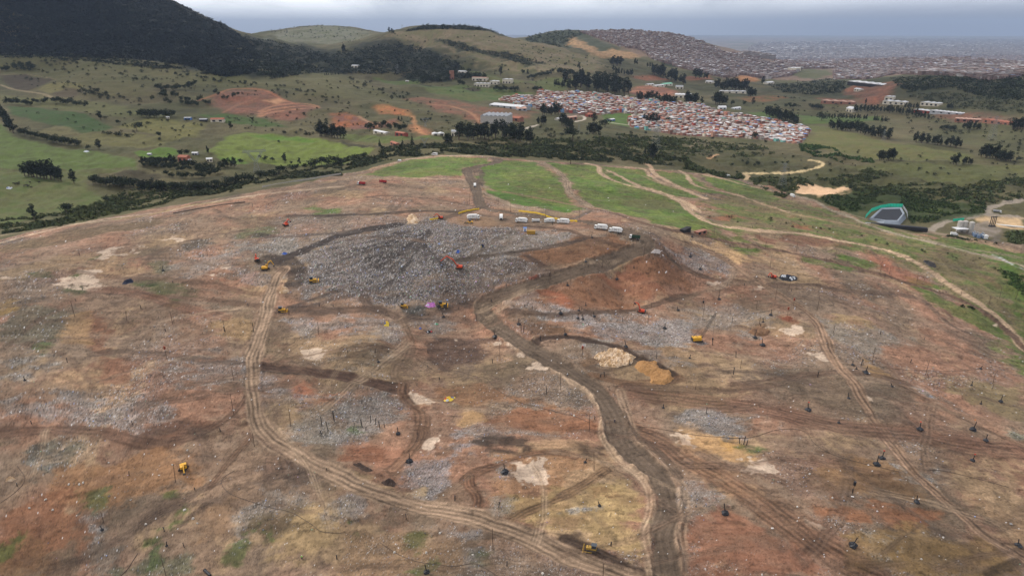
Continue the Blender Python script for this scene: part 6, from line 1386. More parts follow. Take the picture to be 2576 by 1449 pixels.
for x,y,p0,p1,l,s_ in [(1360,232,(1400,230),(1318,230),'white garbage truck heading the row of three, left of the small tipper',1),(1572,232,(1606,230),(1538,230),'shorter white garbage truck just right of the small tipper',.88),(1676,240,(1720,240),(1632,236),'white garbage truck in front of the end of the yellow barrier',1.02),(1960,285,(2005,288),(1912,275),'white garbage truck ahead of the last one, on the curve',1.05),(2070,308,(2115,310),(2025,300),'last white garbage truck, directly ahead of the green dump truck',1.05)]:
    copy_thing(gp,1,1,x,y,head(1,1,p0,p1),l,GG,s_)
copy_thing(gp,1,0,1008,1412,head(1,0,(1012,1440),(1008,1390)),'white truck driving alone on the haul road between the green slopes',None,.95)
put('tipper_truck',1,1,1468,227,head(1,1,(1496,226),(1442,222)),'small white open tipper truck in the middle of the queue','truck',None,.8,dump(WP,WP))
put('dump_truck',1,1,2215,356,head(1,1,(2255,360),(2178,345)),'green open dump truck with white cab at the queue tail','dump truck',None,1,dump(GRP,WP))
rd=put('dump_truck',1,0,152,1396,head(1,0,(190,1396),(118,1392)),'red dump truck with white cab parked on the hilltop clearing','dump truck',None,1,dump(REDP,WP))
put('dump_truck',1,0,315,1383,head(1,0,(345,1386),(288,1380)),'darker red dump truck with red cab beside pale rubble','dump truck',None,1,dump(REDP,REDP))
vn=put('van',1,0,703,1174,head(1,0,(725,1174),(685,1172)),'white van on the track along the green landfill rim','van',None,1.6,van())
put('covered_load',1,0,440,1217,0,'small white covered load left of the rim track','load',None,1,[('cover',(lambda b:(b.prism([(-2.5,0),(2.5,0),(1.8,1.6),(-1.8,1.9)],-1.2,1.2,0),b.mesh('cover',[WP]))[1])(MB()),[]),('base_frame',(lambda b:(b.box((0,0,.1),(5.4,2.6,.2),0),b.mesh('base_frame',[STL]))[1])(MB()),[])])
bt=put('box_truck',2,1,828,40,head(2,1,(805,30),(852,44)),'white box truck on the grey road below the sandy clearing','truck',None,1.1,boxtruck())
copy_thing(bt,2,1,2046,331,head(2,1,(2010,325),(2082,332)),'white box truck parked at the white-roofed shelter of the gas plant',None,1)
copy_thing(bt,2,0,342,1337,head(2,0,(322,1332),(360,1340)),'white truck on the thin track at the landfill far edge',None,.95)
put('tanker_truck',2,1,2372,158,head(2,1,(2350,150),(2400,162)),'pale tanker truck rounding the bend above the gas plant','truck',None,1,tanker())
# diggers
def ex(i,j,x,y,ang,pm,boom,stick,label,s_=1.,slew=0.): return put('excavator',i,j,x,y,ang,label,'excavator',None,s_,excavator(pm,boom,stick,slew))
LEFT=math.pi
ex(1,1,888,580,LEFT+.02,ORG,(7.4,8.3),(11.4,5.0),'orange long-reach excavator with raised boom on the grey refuse',1.05,.3)
ex(1,1,748,205,LEFT,ORG,(3.6,4.4),(5.6,2.2),'small orange excavator at the yellow barrier next to the tan heap',.9)
ex(0,1,2160,258,math.radians(60),ORG,(2.6,5.0),(4.6,2.8),'orange excavator working at the upper left edge of the refuse',1.0,.5)
ex(0,1,1940,520,math.radians(120),ORG,(3,4.6),(4.4,2.2),'orange excavator just left of the yellow excavator',.9,.4)
ex(0,1,2005,588,math.radians(15),YEL,(3.6,5.6),(5.2,2.6),'yellow excavator with raised arm on the dark mud corner',1.1,.4)
ex(1,1,2262,912,math.radians(160),ORG,(2.6,6.4),(4.3,6.4),'orange excavator with raised arm at the foot of the red slope',1.0,.6)
ex(2,1,682,652,LEFT,ORG,(2.6,4.2),(4.0,2.0),'rusty orange excavator beside the black and white tarpaulin heap',.95,.2)
ex(0,2,1388,645,math.radians(-62),YEL,(3.4,3.2),(6.0,1.8),'yellow excavator alone in the lower left with bucket on the ground',1.0,.6)
put('bulldozer',0,1,2362,682,math.radians(20),'bright yellow bulldozer on the left part of the refuse','bulldozer',None,1.25,dozer(YEL))
put('bulldozer',0,1,2128,905,math.radians(5),'yellow bulldozer on the left haul track, south of the tan heap','bulldozer',None,1.1,dozer(YEL))
put('bulldozer',1,1,470,872,math.radians(-5),'yellow bulldozer pushing at the dark lower edge of the refuse','bulldozer',None,.95,dozer(YEL))
put('bulldozer',1,2,1888,1262,math.radians(165),'mud-stained yellow bulldozer with grey canopy at the bottom track','bulldozer',None,1.05,dozer(mat('muddy_yellow',S(150,118,54),.8,var=.35,scale=2)))
put('compactor',1,1,760,868,math.radians(5),'yellow spiked-wheel compactor next to pink rubbish','compactor',None,1.25,dozer(YEL,True))
put('wheel_loader',1,1,967,240,LEFT-.1,'small yellow wheel loader below the first garbage truck','loader',None,1,loader())
# lattice crane
def crane():
    P_=tracks(5.0,.7,1.7,.5); h=MB(); h.box((-1.0,0,2.0),(5.2,3.0,1.9),0); h.box((-3.7,0,1.8),(.6,2.8,1.6),1); h.cone((0,0,.9),(0,0,1.2),1.1,1.1,14,1); P_.append(('engine_house',h.mesh('engine_house',[YEL,STL]),[]))
    c=MB(); c.box((2.0,.9,2.1),(1.3,1.1,1.9),0); g=MB(); g.box((2.1,.9,2.5),(1.2,1.16,.8),0); P_.append(('cab',c.mesh('cab',[YEL]),[('window',g.mesh('window',[GLS]))]))
    b=MB(); L=17.; a=math.radians(64); ux,uz=math.cos(a),math.sin(a); n=12
    def pt(t,sx,sy):
        w=.55*min(1,t/2+.3,(L-t)/2+.35); return (1.6+ux*t-uz*sx*w, sy*w, 1.8+uz*t+ux*sx*w)
    for sx in(-1,1):
        for sy in(-1,1): 
            for k in range(n): b.cone(pt(L*k/n,sx,sy),pt(L*(k+1)/n,sx,sy),.075,.075,4,0)
    for k in range(n):
        t0,t1=L*k/n,L*(k+1)/n
        for q in((-1,-1,1,-1),(1,-1,1,1),(1,1,-1,1),(-1,1,-1,-1)): b.cone(pt(t0,q[0],q[1]),pt(t1,q[2],q[3]),.05,.05,4,0)
    P_.append(('lattice_boom',b.mesh('lattice_boom',[STL]),[]))
    k=MB(); top=(1.6+ux*L,0,1.8+uz*L); k.cone(top,(-2.6,0,4.2),.06,.06,4,0); k.cone((-2.6,0,4.2),(-3.2,0,2.8),.1,.1,4,0); k.cone((-2.6,0,4.2),(0,0,2.9),.1,.1,4,0); P_.append(('stay_cable',k.mesh('stay_cable',[STL]),[]))
    k=MB(); k.cone(top,(top[0],0,1.2),.06,.06,4,0); k.box((top[0],0,1.0),(.7,.7,1.2),0); P_.append(('hoist_line',k.mesh('hoist_line',[STL]),[]))
    return P_
put('crawler_crane',2,1,115,1128,math.radians(8),'yellow crawler crane with tall dark lattice boom','crane',None,1.0,crane())
# ------------------------------------------------------------------ pylons
PYS=mat('galvanised_steel',S(118,120,118),.7)
def pylon_mesh(kind):
    b=MB()
    if kind=='wide':
        H=1.0
        def leg(p0,p1,n=7,w0=.05,w1=.04,r=.0042):
            p0=np.array(p0);p1=np.array(p1)
            def c(t,sx,sy): w=w0+(w1-w0)*t; p=p0+(p1-p0)*t; return (p[0]+sx*w,p[1]+sy*w,p[2])
            for sx,sy in((-1,-1),(1,-1),(1,1),(-1,1)): b.cone(c(0,sx,sy),c(1,sx,sy),r,r,4,0)
            for k in range(n):
                t0,t1=k/n,(k+1)/n
                for q in((-1,-1,1,-1),(1,-1,1,1),(1,1,-1,1),(-1,1,-1,-1)): b.cone(c(t0,q[0],q[1]),c(t1,q[2],q[3]),r*.7,r*.7,3,0); b.cone(c(t1,q[0],q[1]),c(t0,q[2],q[3]),r*.7,r*.7,3,0)
        leg((0,0,0),(0,0,.45),5,.13,.05); leg((-.03,0,.45),(-.26,0,.8),5); leg((.03,0,.45),(.26,0,.8),5)
        for sx in(-1,1):
            for y in(-.04,.04): b.cone((-.45,y,.82),(.45,y,.82),.006,.006,4,0); b.cone((-.45,y,.88),(.45,y,.88),.005,.005,4,0)
        for k in range(18): x=-.45+k*.05; b.cone((x,-.04,.82),(x+.05,.04,.88),.004,.004,3,0)
        for s in(-1,1): b.cone((s*.3,0,.88),(s*.42,0,1.0),.006,.005,4,0)
    else:
        def c(t,sx,sy):
            w=.13*(1-t)+.02*t if t<.6 else .046-.03*(t-.6); return (sx*w,sy*w,t)
        n=11
        for sx,sy in((-1,-1),(1,-1),(1,1),(-1,1)):
            for k in range(n): b.cone(c(k/n,sx,sy),c((k+1)/n,sx,sy),.0035,.0035,4,0)
        for k in range(n):
            for q in((-1,-1,1,-1),(1,-1,1,1),(1,1,-1,1),(-1,1,-1,-1)): b.cone(c(k/n,q[0],q[1]),c((k+1)/n,q[2],q[3]),.0022,.0022,3,0); b.cone(c((k+1)/n,q[0],q[1]),c(k/n,q[2],q[3]),.0022,.0022,3,0)
        for z,l in((.66,.2),(.8,.17),(.93,.13)):
            for s in(-1,1):
                for y in(-.03,.03): b.cone((0,y,z),(s*l,0,z+.01),.004,.004,3,0)
                b.cone((0,0,z+.06),(s*l,0,z+.01),.004,.004,3,0); b.cone((s*l,0,z),(s*l,0,z-.04),.004,.004,3,0)
    return b
PW=pylon_mesh('wide').mesh('lattice_tower',[PYS]); PT=pylon_mesh('tall').mesh('lattice_tower',[PYS])
for i,j,x,y,h,me,a,l in [(0,0,1940,1300,185,PW,.35,'wide-armed steel pylon in the field right of the farmhouse plantation'),(1,0,635,960,70,PW,.5,'wide-armed pylon whose arms sag low over the orange quarry'),(1,0,630,1115,80,PW,-.3,'wide-armed pylon at the edge of the valley scrub'),(1,0,2370,1130,215,PT,.3,'tall steel pylon in the scrub in front of the settlement'),(1,0,1790,1010,70,PT,.2,'slim pylon right of the round scrub tree'),(2,0,1512,1062,85,PT,.3,'steel pylon in front of the large dark tree block'),(2,0,750,1410,180,PT,.2,'thin pylon left of the sandy clearing'),(2,0,2330,1060,180,PT,.2,'faint pylon over the tiled sheds at the right'),(1,0,425,560,70,PT,.2,'faint pylon in the dark valley wood'),(1,0,460,225,35,PT,0,'thin mast on the crest of the central hill')]:
    X,Y,Z=spot(i,j,x,y); H=px2m(h/3,X,Y,Z); link('transmission_tower',me,loc=(X,Y,Z),label=l,cat='pylon',rot=a,scale=H)
# ------------------------------------------------------------------ pond, gas plant
LIN=mat('black_liner',S(34,35,40),.8,var=.15,scale=.3); GLN=mat('grey_liner',S(120,126,134),.6,var=.1,scale=.2); TEAL=mat('teal_mesh',S(44,186,150),.7,var=.1,scale=.5)
def pond():
    ring=[hit(u,v) for u,v in T(2,1,[(1425,215),(1500,145),(1640,148),(1660,195),(1615,245),(1530,238)])]
    outr=[hit(u,v) for u,v in T(2,1,[(1375,205),(1480,130),(1655,130),(1690,200),(1640,262),(1500,250)])]
    z=max(float(zat(*p)) for p in outr)+1.0
    cx_=sum(p[0] for p in ring)/6; cy_=sum(p[1] for p in ring)/6
    r=link('lined_pond',None,loc=(cx_,cy_,z),label='black-lined pond with grey rim and teal mesh fence',cat='pond')
    L_=lambda p,zz:(p[0]-cx_,p[1]-cy_,zz)
    b=MB(); n=6; inn=[((p[0]-cx_)*.93+cx_,(p[1]-cy_)*.93+cy_) for p in ring]
    b.add([L_(p,.3) for p in inn],[tuple(range(5,-1,-1))],0); link('water_surface',b.mesh('water_surface',[LIN]),parent=r)
    b=MB(); V=[L_(p,.32) for p in inn]+[L_(p,1.2) for p in ring]+[L_(p,1.25) for p in [((a[0]*.75+c[0]*.25),(a[1]*.75+c[1]*.25)) for a,c in zip(ring,outr)]]+[L_(p,-5) for p in outr]
    Fc=[]
    for q in range(3):
        for k in range(6): Fc.append((q*6+k,q*6+(k+1)%6,(q+1)*6+(k+1)%6,(q+1)*6+k))
    b.add(V,Fc,0); link('rim',b.mesh('rim',[GLN]),parent=r)
    b=MB(); fp=[hit(u,v) for u,v in T(2,1,[(1375,210),(1420,170),(1490,138),(1560,132),(1655,135),(1685,190),(1690,225)])]
    for k in range(len(fp)-1):
        a,c=fp[k],fp[k+1]; h=3.0 if k<4 else 2.0
        nrm=np.array([-(c[1]-a[1]),c[0]-a[0]]); nrm=nrm/np.linalg.norm(nrm)*.05
        V=[L_((a[0]+s*nrm[0],a[1]+s*nrm[1]),zz) for s in(-1,1) for zz in(.2,1.2+h)]+[L_((c[0]+s*nrm[0],c[1]+s*nrm[1]),zz) for s in(-1,1) for zz in(.2,1.2+h)]
        b.add(V,[(0,1,5,4),(2,6,7,3),(1,3,7,5),(0,4,6,2),(0,2,3,1),(4,5,7,6)],0 if k<4 else 1)
        for q in range(4): t=q/4; p=(a[0]+(c[0]-a[0])*t,a[1]+(c[1]-a[1])*t); b.cone(L_(p,-1),L_(p,1.4+h),.1,.1,5,2)
    link('mesh_fence',b.mesh('mesh_fence',[TEAL,GRYP,STL]),parent=r)
    b=MB()
pond()
def simple(name,i,j,x,y,parts,label,cat,ang=0,group=None,s_=1.):
    X,Y,Z=spot(i,j,x,y); r=link(name,None,loc=(X,Y,Z),label=label,cat=cat,rot=ang,group=group,scale=s_)
    for nm,mb,mts in parts: link(nm,mb.mesh(nm,mts),parent=r)
    return r
b=MB(); b.box((0,0,1.2),(60,6,3.0),0); b2=MB(); b2.box((0,0,2.9),(58,4.6,.5),0); b3=MB(); b3.box((-26,-3.1,2.0),(5,.5,3),0)
simple('settling_tank',2,1,1600,272,[('tank_wall',b,[DKO]),('inner_liner',b2,[LIN]),('white_cover',b3,[WP])],'long narrow black tank below the lined pond','tank',head(2,1,(1500,255),(1700,290)))
for x,y,l in [(2082,300,'grey cylindrical tank nearest the white shelter'),(2120,300,'middle grey cylindrical tank of the three'),(2168,308,'tallest grey cylindrical tank, right of the three')]:
    b=MB(); b.cone((0,0,0),(0,0,11),2.6,2.6,18,0); c=MB(); c.cone((0,0,11.02),(0,0,12.0),2.6,.5,18,0); d=MB(); 
    for q in range(9): d.box((2.8,0,.8+q*1.2),(.2,.6,.08),0)
    d.box((2.9,.3,5.5),(.08,.08,11),0); d.box((2.9,-.3,5.5),(.08,.08,11),0)
    simple('storage_tank',2,1,x,y,[('shell',b,[CNC]),('lid',c,[CNC]),('ladder',d,[STL])],l,'tank',group='grey tanks of the gas plant')
for k,(x,y,l) in enumerate([(2200,335,'first blue-grey generator container from the left'),(2225,345,'second blue-grey generator container from the left'),(2262,345,'third blue-grey generator container, beside the white kiosk')]):
    b=MB(); b.box((0,0,1.7),(9,2.6,2.8),0); cc_=[]
    for q in(-3,0,3): c=MB(); c.cone((q,0,3.1),(q,0,5.2),.5,.5,10,0); cc_.append(('exhaust_stack',c,[GRYP]))
    simple('generator_container',2,1,x,y,[('container_body',b,[mat('blue_grey_paint',S(96,112,134),.6)])]+cc_,l,'container',math.radians(70),group='generator containers of the gas plant')
b=MB(); b.box((0,0,1.6),(4,3.4,3.2),0); c=MB(); c.box((0,0,3.3),(4.4,3.8,.2),0); simple('kiosk',2,1,2280,352,[('wall',b,[WP]),('roof',c,[WP])],'white kiosk right of the generator containers','kiosk')
b=MB(); b.box((0,0,5.2),(13,9,.3),0); c=MB()
for sx in(-6,6):
    for sy in(-4,4): c.cone((sx,sy,0),(sx,sy,5.1),.15,.15,6,0)
simple('shelter',2,1,2088,312,[('roof',b,[WHT]),('post',c,[STL])],'white flat-roofed open shelter of the gas plant','shelter',.1)
for x,l in [(2315,'leftmost flare stack of the gas plant'),(2328,'second flare stack of the gas plant'),(2340,'third flare stack of the gas plant'),(2352,'rightmost flare stack of the gas plant')]:
    b=MB(); b.cone((0,0,0),(0,0,10),.45,.4,10,0); c=MB(); c.cone((0,0,10.02),(0,0,11.2),.65,.65,10,0); d=MB(); d.box((0,0,.5),(2,2,1.0),0)
    simple('flare_stack',2,1,x,262,[('stack',b,[STL]),('burner_head',c,[STL]),('skid',d,[STL])],l,'stack',group='flare stacks of the gas plant')
b=MB(); b.cone((-16,0,.8),(16,0,.8),.8,.8,10,0); c=MB()
for q in range(5): c.box((-14+q*7,0,.2),(.4,2.2,.4),0)
simple('white_pipe',2,1,2460,262,[('pipe',b,[WP]),('support',c,[CNC])],'thick white pipe lying on the sandy yard','pipe',head(2,1,(2410,250),(2510,272)))
b=MB(); b.box((0,0,1.3),(16,.15,2.6),0); c=MB()
for q in range(5): c.cone((-8+q*4,0,0),(-8+q*4,0,2.9),.1,.1,5,0)
simple('teal_fence',2,1,2080,218,[('mesh_panel',b,[TEAL]),('post',c,[STL])],'short teal mesh fence beside the road to the gas plant','fence',.3)
b=MB(); c=MB()
for q in range(10):
    b.box((-27+q*6,0,1.1),(5.7,.18,2.2),0); c.box((-30+q*6,0,1.2),(.3,.3,2.4),0)
c.box((30,0,1.2),(.3,.3,2.4),0)
simple('concrete_wall',0,0,2290,1365,[('wall_panel',b,[CNC]),('post',c,[CNC])],'pale concrete wall on the landfill rim','wall',head(0,0,(2100,1392),(2480,1340)),s_=(1.5,1,.7))
b=MB(); b.box((0,0,1.3),(6.1,2.45,2.6),0)
for q in range(14): b.box((-2.8+q*.43,-1.25,1.3),(.12,.05,2.3),0)
c=MB(); c.box((2.9,-1.28,1.3),(.1,.1,2.4),1); simple('shipping_container',1,1,1432,318,[('container_shell',b,[mat('ochre_paint',S(150,116,50),.7,var=.2,scale=2)]),('door_bar',c,[STL,STL])],'ochre shipping container on the tipping plateau','container',-.05)
b=MB(); b.box((0,0,1.2),(2.4,2.2,2.4),0); c=MB(); c.box((0,0,2.5),(2.7,2.5,.2),0); d=MB(); d.box((0,-1.12,1.0),(.9,.06,1.9),0)
simple('portable_cabin',1,1,1386,296,[('wall',b,[WP]),('roof',c,[BLU]),('door',d,[BLU])],'small white and blue cabin next to the ochre container','cabin')
# ------------------------------------------------------------------ wells, posts, heaps, tarps, litter
LANDM=[('yellow crawler crane',(1757,850)),('orange long-reach excavator',(1150,672)),('tan rubble heap',(1540,905)),('orange soil mound',(1645,940)),('hairpin bend of the haul road',(1215,775)),('bulldozer at the bottom track',(1487,1380)),('lower left yellow excavator',(470,1180)),('black tarpaulin heap',(322,709)),('tarpaulin-side excavator',(1940,697)),('coloured rag pile',(1130,1004)),('green dump truck',(1597,600)),('excavator under the red slope',(1612,785)),('compactor by the pink rubbish',(1113,770)),('site huts',(1750,583)),('fork of the left haul track',(695,1115)),('lined pond',(2225,545)),('bottom right corner',(2560,1440)),('bottom left corner',(10,1440)),('blue and yellow crate',(970,818)),('green grass tuft',(440,1310)),('crossing of the two right tracks',(2215,1085)),('black well cluster beside the sandy patch',(2165,920)),('muddy puddle',(930,1210))]
BAG=mat('black_plastic',S(34,34,38),.5,var=.3,scale=3); PIP=mat('black_pipe',S(40,38,38),.6); WOD=mat('dark_timber',S(70,54,44),.9,var=.25,scale=3); RUST=mat('rusty_drum',S(120,58,40),.8,var=.3,scale=4)
def well_mesh():
    out=[]
    for s in range(3):
        rg=np.random.default_rng(s); b=MB(); n=10
        rings=[(0,1.0),(.35,.95),(.7,.6),(.95,.3)]
        V=[(r*math.cos(6.283*k/n)*(1+.2*rg.normal()),r*math.sin(6.283*k/n)*(1+.2*rg.normal()),z+.05*rg.normal()) for z,r in rings for k in range(n)]+[(0,0,1.05)]
        Fc=[(q*n+k,q*n+(k+1)%n,(q+1)*n+(k+1)%n,(q+1)*n+k) for q in range(3) for k in range(n)]+[(3*n+k,3*n+(k+1)%n,4*n) for k in range(n)]
        b.add(V,Fc,0); bag=b.mesh('weighted_base',[BAG])
        p=MB(); t=.1*(s-1); p.cone((0,0,.3),(t,0,1.0),.2,.17,8,0); p.cone((t,0,1.0),(t*2.2,0,2.0),.17,.17,8,0); out.append((bag,p.mesh('vent_pipe',[PIP])))
    return out
WM=well_mesh()
pm_=MB(); pm_.cone((0,0,-.3),(0,0,1),.12,.12,8,0); pm_.box((0,0,1.0),(.3,.3,.03),0); POST=pm_.mesh('post',[PIP])
pm_=MB(); pm_.cone((0,0,-.02),(0,0,1),.018,.013,6,0); POLE=pm_.mesh('pole',[WOD])
pm_=MB(); pm_.cone((0,0,0),(0,0,.25),.5,.5,10,0); 
FLAGM=mat('red_flag',S(196,66,48),.8); FLAGO=mat('orange_flag',S(204,120,50),.8)
ITEMS=[]
def reg(kind,i,j,lst):
    for t in lst:
        u,v=T(i,j,[(t[0],t[1])])[0]; ITEMS.append((kind,u,v,t[2]/3,t[3] if len(t)>3 else None))
reg('well',1,1,[(772,945,40),(1845,530,30),(2080,662,38),(2207,574,20),(1708,707,32),(1845,857,26),(1655,920,42),(1792,895,24),(1785,955,45),(1822,962,42),(1908,942,38),(1340,1000,48),(1690,1078,42),(2148,1170,58),(2440,1030,45),(1160,1097,52),(280,1285,32),(2178,1302,30),(1892,347,25),(2540,895,30)])
reg('well',1,2,[(428,378,58),(513,586,68),(1235,668,78),(1840,592,45),(2430,182,32),(1948,920,40),(645,1422,72)])
reg('well',2,1,[(55,492,42),(133,586,32),(275,812,40),(665,932,48),(608,982,32),(545,1102,60),(603,1160,55),(52,1256,32),(1283,1307,35),(1310,1337,22),(1380,1366,60),(2248,1336,28),(70,342,22)])
reg('well',2,2,[(1253,110,45),(946,200,62,'r'),(1178,295,26),(1503,562,62,'r'),(1463,610,82,'o'),(1788,345,58,'r'),(2190,347,78,'o'),(2285,430,55),(2188,580,52,'r'),(1764,892,62),(322,978,92),(1283,1220,78),(2532,1220,60),(2398,136,48),(2250,152,30),(2180,12,32),(1580,22,30)])
reg('well',0,1,[(1232,597,38),(187,1422,36)])
reg('well',0,2,[(770,1102,36),(1258,1222,38)])
reg('post',1,1,[(1357,1062,62),(1372,1062,55),(1205,862,36),(1133,830,20),(940,835,20),(886,887,20),(1025,990,70),(1440,880,20),(1383,867,18),(1865,1007,15),(1503,1122,36),(2122,977,30),(1140,1290,32),(1955,1397,22),(1985,1392,38),(255,1215,32),(655,1216,32),(50,1216,20),(653,1330,22),(741,1417,20),(2378,1257,45),(1595,250,16),(1658,695,16),(1244,712,18)])
reg('post',1,2,[(93,362,76),(158,327,66),(221,292,56),(260,307,48),(290,332,56),(325,327,32),(1550,82,68),(1913,272,30),(857,882,42),(1188,932,50),(490,1020,46),(1250,1372,36),(2035,1222,38),(570,15,22),(155,150,35),(185,348,22)])
reg('post',2,1,[(227,1157,54),(818,752,24),(157,812,15),(372,987,42),(383,1377,54),(402,1252,46),(1346,1312,52),(1360,1312,46),(1490,1077,25),(1720,1287,25),(1018,1396,42),(588,1015,20),(334,712,25),(465,710,20),(357,412,15),(98,662,20),(893,207,15),(525,272,15),(1345,267,20),(1322,700,20),(1655,412,15),(1822,1117,15),(1450,1192,15),(555,1078,40)])
reg('post',2,2,[(178,224,48),(430,452,50),(460,457,66),(482,462,40),(1282,824,34)])
reg('post',0,1,[(600,477,20),(1305,687,15),(1065,882,26),(572,827,20),(1845,622,15),(2000,437,20),(1905,1012,25),(1915,1057,30),(1250,1052,20),(1595,992,15),(508,1287,36),(1720,1212,15),(2410,862,22),(2515,867,15),(1905,112,20),(625,742,15),(1872,862,20),(1695,1055,40)])
reg('post',0,2,[(1000,307,32),(238,302,26),(1664,360,28),(2430,317,72),(2425,387,40),(2475,352,72),(2523,282,82),(1240,1112,34),(1390,1232,42),(2467,657,26),(1470,800,20),(975,692,36),(130,772,26),(2543,1322,34)])
reg('pole',1,1,[(968,100,82),(1186,97,62),(1276,152,72),(1542,172,50),(1795,212,76),(2330,362,92),(2282,492,86),(1970,572,92),(1573,692,98),(848,510,36),(372,552,36),(1197,1267,126),(1655,1449,92),(2312,992,72),(2205,862,62),(2340,872,36),(200,462,30)])
reg('pole',0,1,[(565,942,120),(960,977,82),(1303,1000,106),(1700,1060,100),(1764,1422,112),(2405,1077,102)])
reg('pole',0,2,[(1765,230,166),(2195,322,152),(1920,472,112),(1325,742,154),(785,1052,106),(1253,1448,150)])
reg('pole',1,2,[(1872,357,137),(1907,652,160),(1145,1252,186),(1975,1448,118),(1655,46,46)])
reg('pole',2,1,[(660,572,96),(698,817,112),(1016,892,112),(265,832,106),(150,967,137),(1150,507,76),(1080,532,52),(856,452,82),(1492,602,82),(1560,622,62),(1768,682,72),(2100,782,55),(2310,862,82),(2392,802,82),(2512,812,82),(1428,1300,120),(1834,1377,116),(2340,1447,86),(238,327,62),(490,442,46),(623,432,62),(578,352,42),(802,732,62),(1138,1062,62),(435,1332,72),(578,1002,72),(557,882,60)])
reg('pole',2,2,[(97,42,42),(2333,47,50)])
names={'well':('gas_well','black gas well'),'post':('vent_post','black vent post'),'pole':('timber_pole','thin timber pole')}
LANDM=[(a.replace('black well cluster beside the sandy patch','well cluster by the sandy patch').replace('hairpin bend of the haul road','haul road hairpin').replace('fork of the left haul track','left track fork').replace('crossing of the two right tracks','right track crossing'),b) for a,b in LANDM]
ORD=['nearest','second nearest','third nearest','fourth nearest','fifth nearest','sixth nearest','seventh nearest','eighth nearest']
def labels_for(items,noun):
    best={}
    for ln,(lu,lv) in LANDM:
        order=sorted(range(len(items)),key=lambda k:math.hypot(items[k][1]-lu,items[k][2]-lv))
        for r_,k in enumerate(order[:8]):
            d=math.hypot(items[k][1]-lu,items[k][2]-lv)
            sc_=r_*60+d*.5
            if k not in best or sc_<best[k][0]: best[k]=(sc_,f"{noun} {ORD[r_]} to the {ln}")
    return best
for kind,(nm,noun) in names.items():
    its=[t for t in ITEMS if t[0]==kind]; lb=labels_for(its,noun)
    srt=sorted(range(len(its)),key=lambda k:(its[k][2],its[k][1]))
    for k,t in enumerate(its):
        _,u,v,h,fl=t; x,y,z=hit3(u,v); H=px2m(h,x,y,z)/.95
        l=lb[k][1] if k in lb else ""
        if k not in lb:
            q=min((math.hypot(its[m][1]-u,its[m][2]-v),m) for m in range(len(its)) if m!=k)
            side=('left' if u<its[q[1]][1] else 'right')
            l=f"{noun} just {side} of the one {lb[q[1]][1].replace(noun+' ','')}" if q[1] in lb else f"{noun}, {srt.index(k)+1}th from the top of the view"
        if kind=='well':
            if fl: l=l.replace('gas well','gas well with '+{'r':'red','o':'orange'}[fl]+' flag')
            W_=max(.7,min(1.6,H*.32))*random.uniform(.75,1.25); bag,pp=WM[k%3]
            r=link(nm,None,loc=(x,y,z),label=l,cat='gas well',group='black gas wells on weighted bases',rot=k*1.3)
            link('weighted_base',bag,parent=r,scale=(W_,W_,min(W_,H*.42))); vp=link('vent_pipe',pp,parent=r,scale=(1.1,1.1,H/2)); vp.rotation_euler=(random.uniform(-.2,.2),random.uniform(-.2,.2),0)
            if fl:
                b=MB(); b.cone((0,0,H*.9),(0,0,H*1.12),.04,.04,5,0); b.box((.3,0,H*1.08),(.75,.05,.45),0); link('flag',b.mesh('flag',[FLAGM if fl=='r' else FLAGO]),parent=r)
        elif kind=='post': oo=link(nm,POST,loc=(x,y,z),label=l,cat='post',group='black vent posts on the landfill',scale=(random.uniform(1.1,1.9),)*2+(H,)); oo.rotation_euler=(random.uniform(-.12,.12),random.uniform(-.12,.12),k)
        else:
            oo=link(nm,POLE,loc=(x,y,z),label=l,cat='pole',group='timber poles on the landfill',scale=(7.6,7.6,H)); oo.rotation_euler=(random.uniform(-.05,.05),random.uniform(-.05,.05),k)
# poles that carry a drum
def drum(i,j,x,y,hz,rust,label):
    X,Y,Z=spot(i,j,x,y); H=px2m(hz/3,X,Y,Z); a=MB(); a.cone((0,0,-.2),(0,0,H-1.4),.12,.1,6,0); b=MB(); b.cone((0,0,H-1.4),(0,0,H+.2),.55,.55,12,0); 
    r=link('drum_on_pole',None,loc=(X,Y,Z),label=label,cat='flare drum'); link('pole',a.mesh('pole',[WOD]),parent=r); link('drum',b.mesh('drum',[RUST if rust else BAG]),parent=r)
drum(2,2,1284,824,100,False,'black drum held on a thin pole in the lower right')
drum(0,1,1257,1257,98,True,'rust-topped drum on pole at the left, beside the dark track')
drum(2,1,835,862,62,True,'rusty drum on pole next to the white marker, right of the crane')
drum(2,1,790,938,70,True,'rusty drum on pole standing over the red earth patch')
drum(1,1,1818,1248,90,True,'rusty drum on pole left of the tan rubble heap')
drum(2,1,152,870,50,False,'black drum on pole above the crane')
# hoses
HOSE=mat('black_hose',S(78,64,54),.7)
def hose(i,j,pts,r,label):
    pp=[hit3(u,v) for u,v in spline(T(i,j,pts),5)]; b=MB(); n=5
    V=[];m_=len(pp)
    for k,p in enumerate(pp):
        q=pp[min(k+1,m_-1)]; o=pp[max(k-1,0)]; d=np.array([q[0]-o[0],q[1]-o[1]]); d/=np.linalg.norm(d)+1e-9; nx,ny=-d[1],d[0]
        for s in range(n): a=6.283*s/n; V.append((p[0]+nx*r*math.cos(a),p[1]+ny*r*math.cos(a),p[2]+r*.8+r*math.sin(a)))
    Fc=[(k*n+s,k*n+(s+1)%n,(k+1)*n+(s+1)%n,(k+1)*n+s) for k in range(m_-1) for s in range(n)]
    b.add(V,Fc,0); me=b.mesh('gas_hose',[HOSE]); link('gas_hose',me,label=label,cat='hose',group='black hoses lying across the landfill')
hose(1,2,[(1130,0),(1200,60),(1350,140),(1500,180),(1670,225),(1750,240),(1880,295)],.10,'black hose ending at the tall pole beside the haul road')
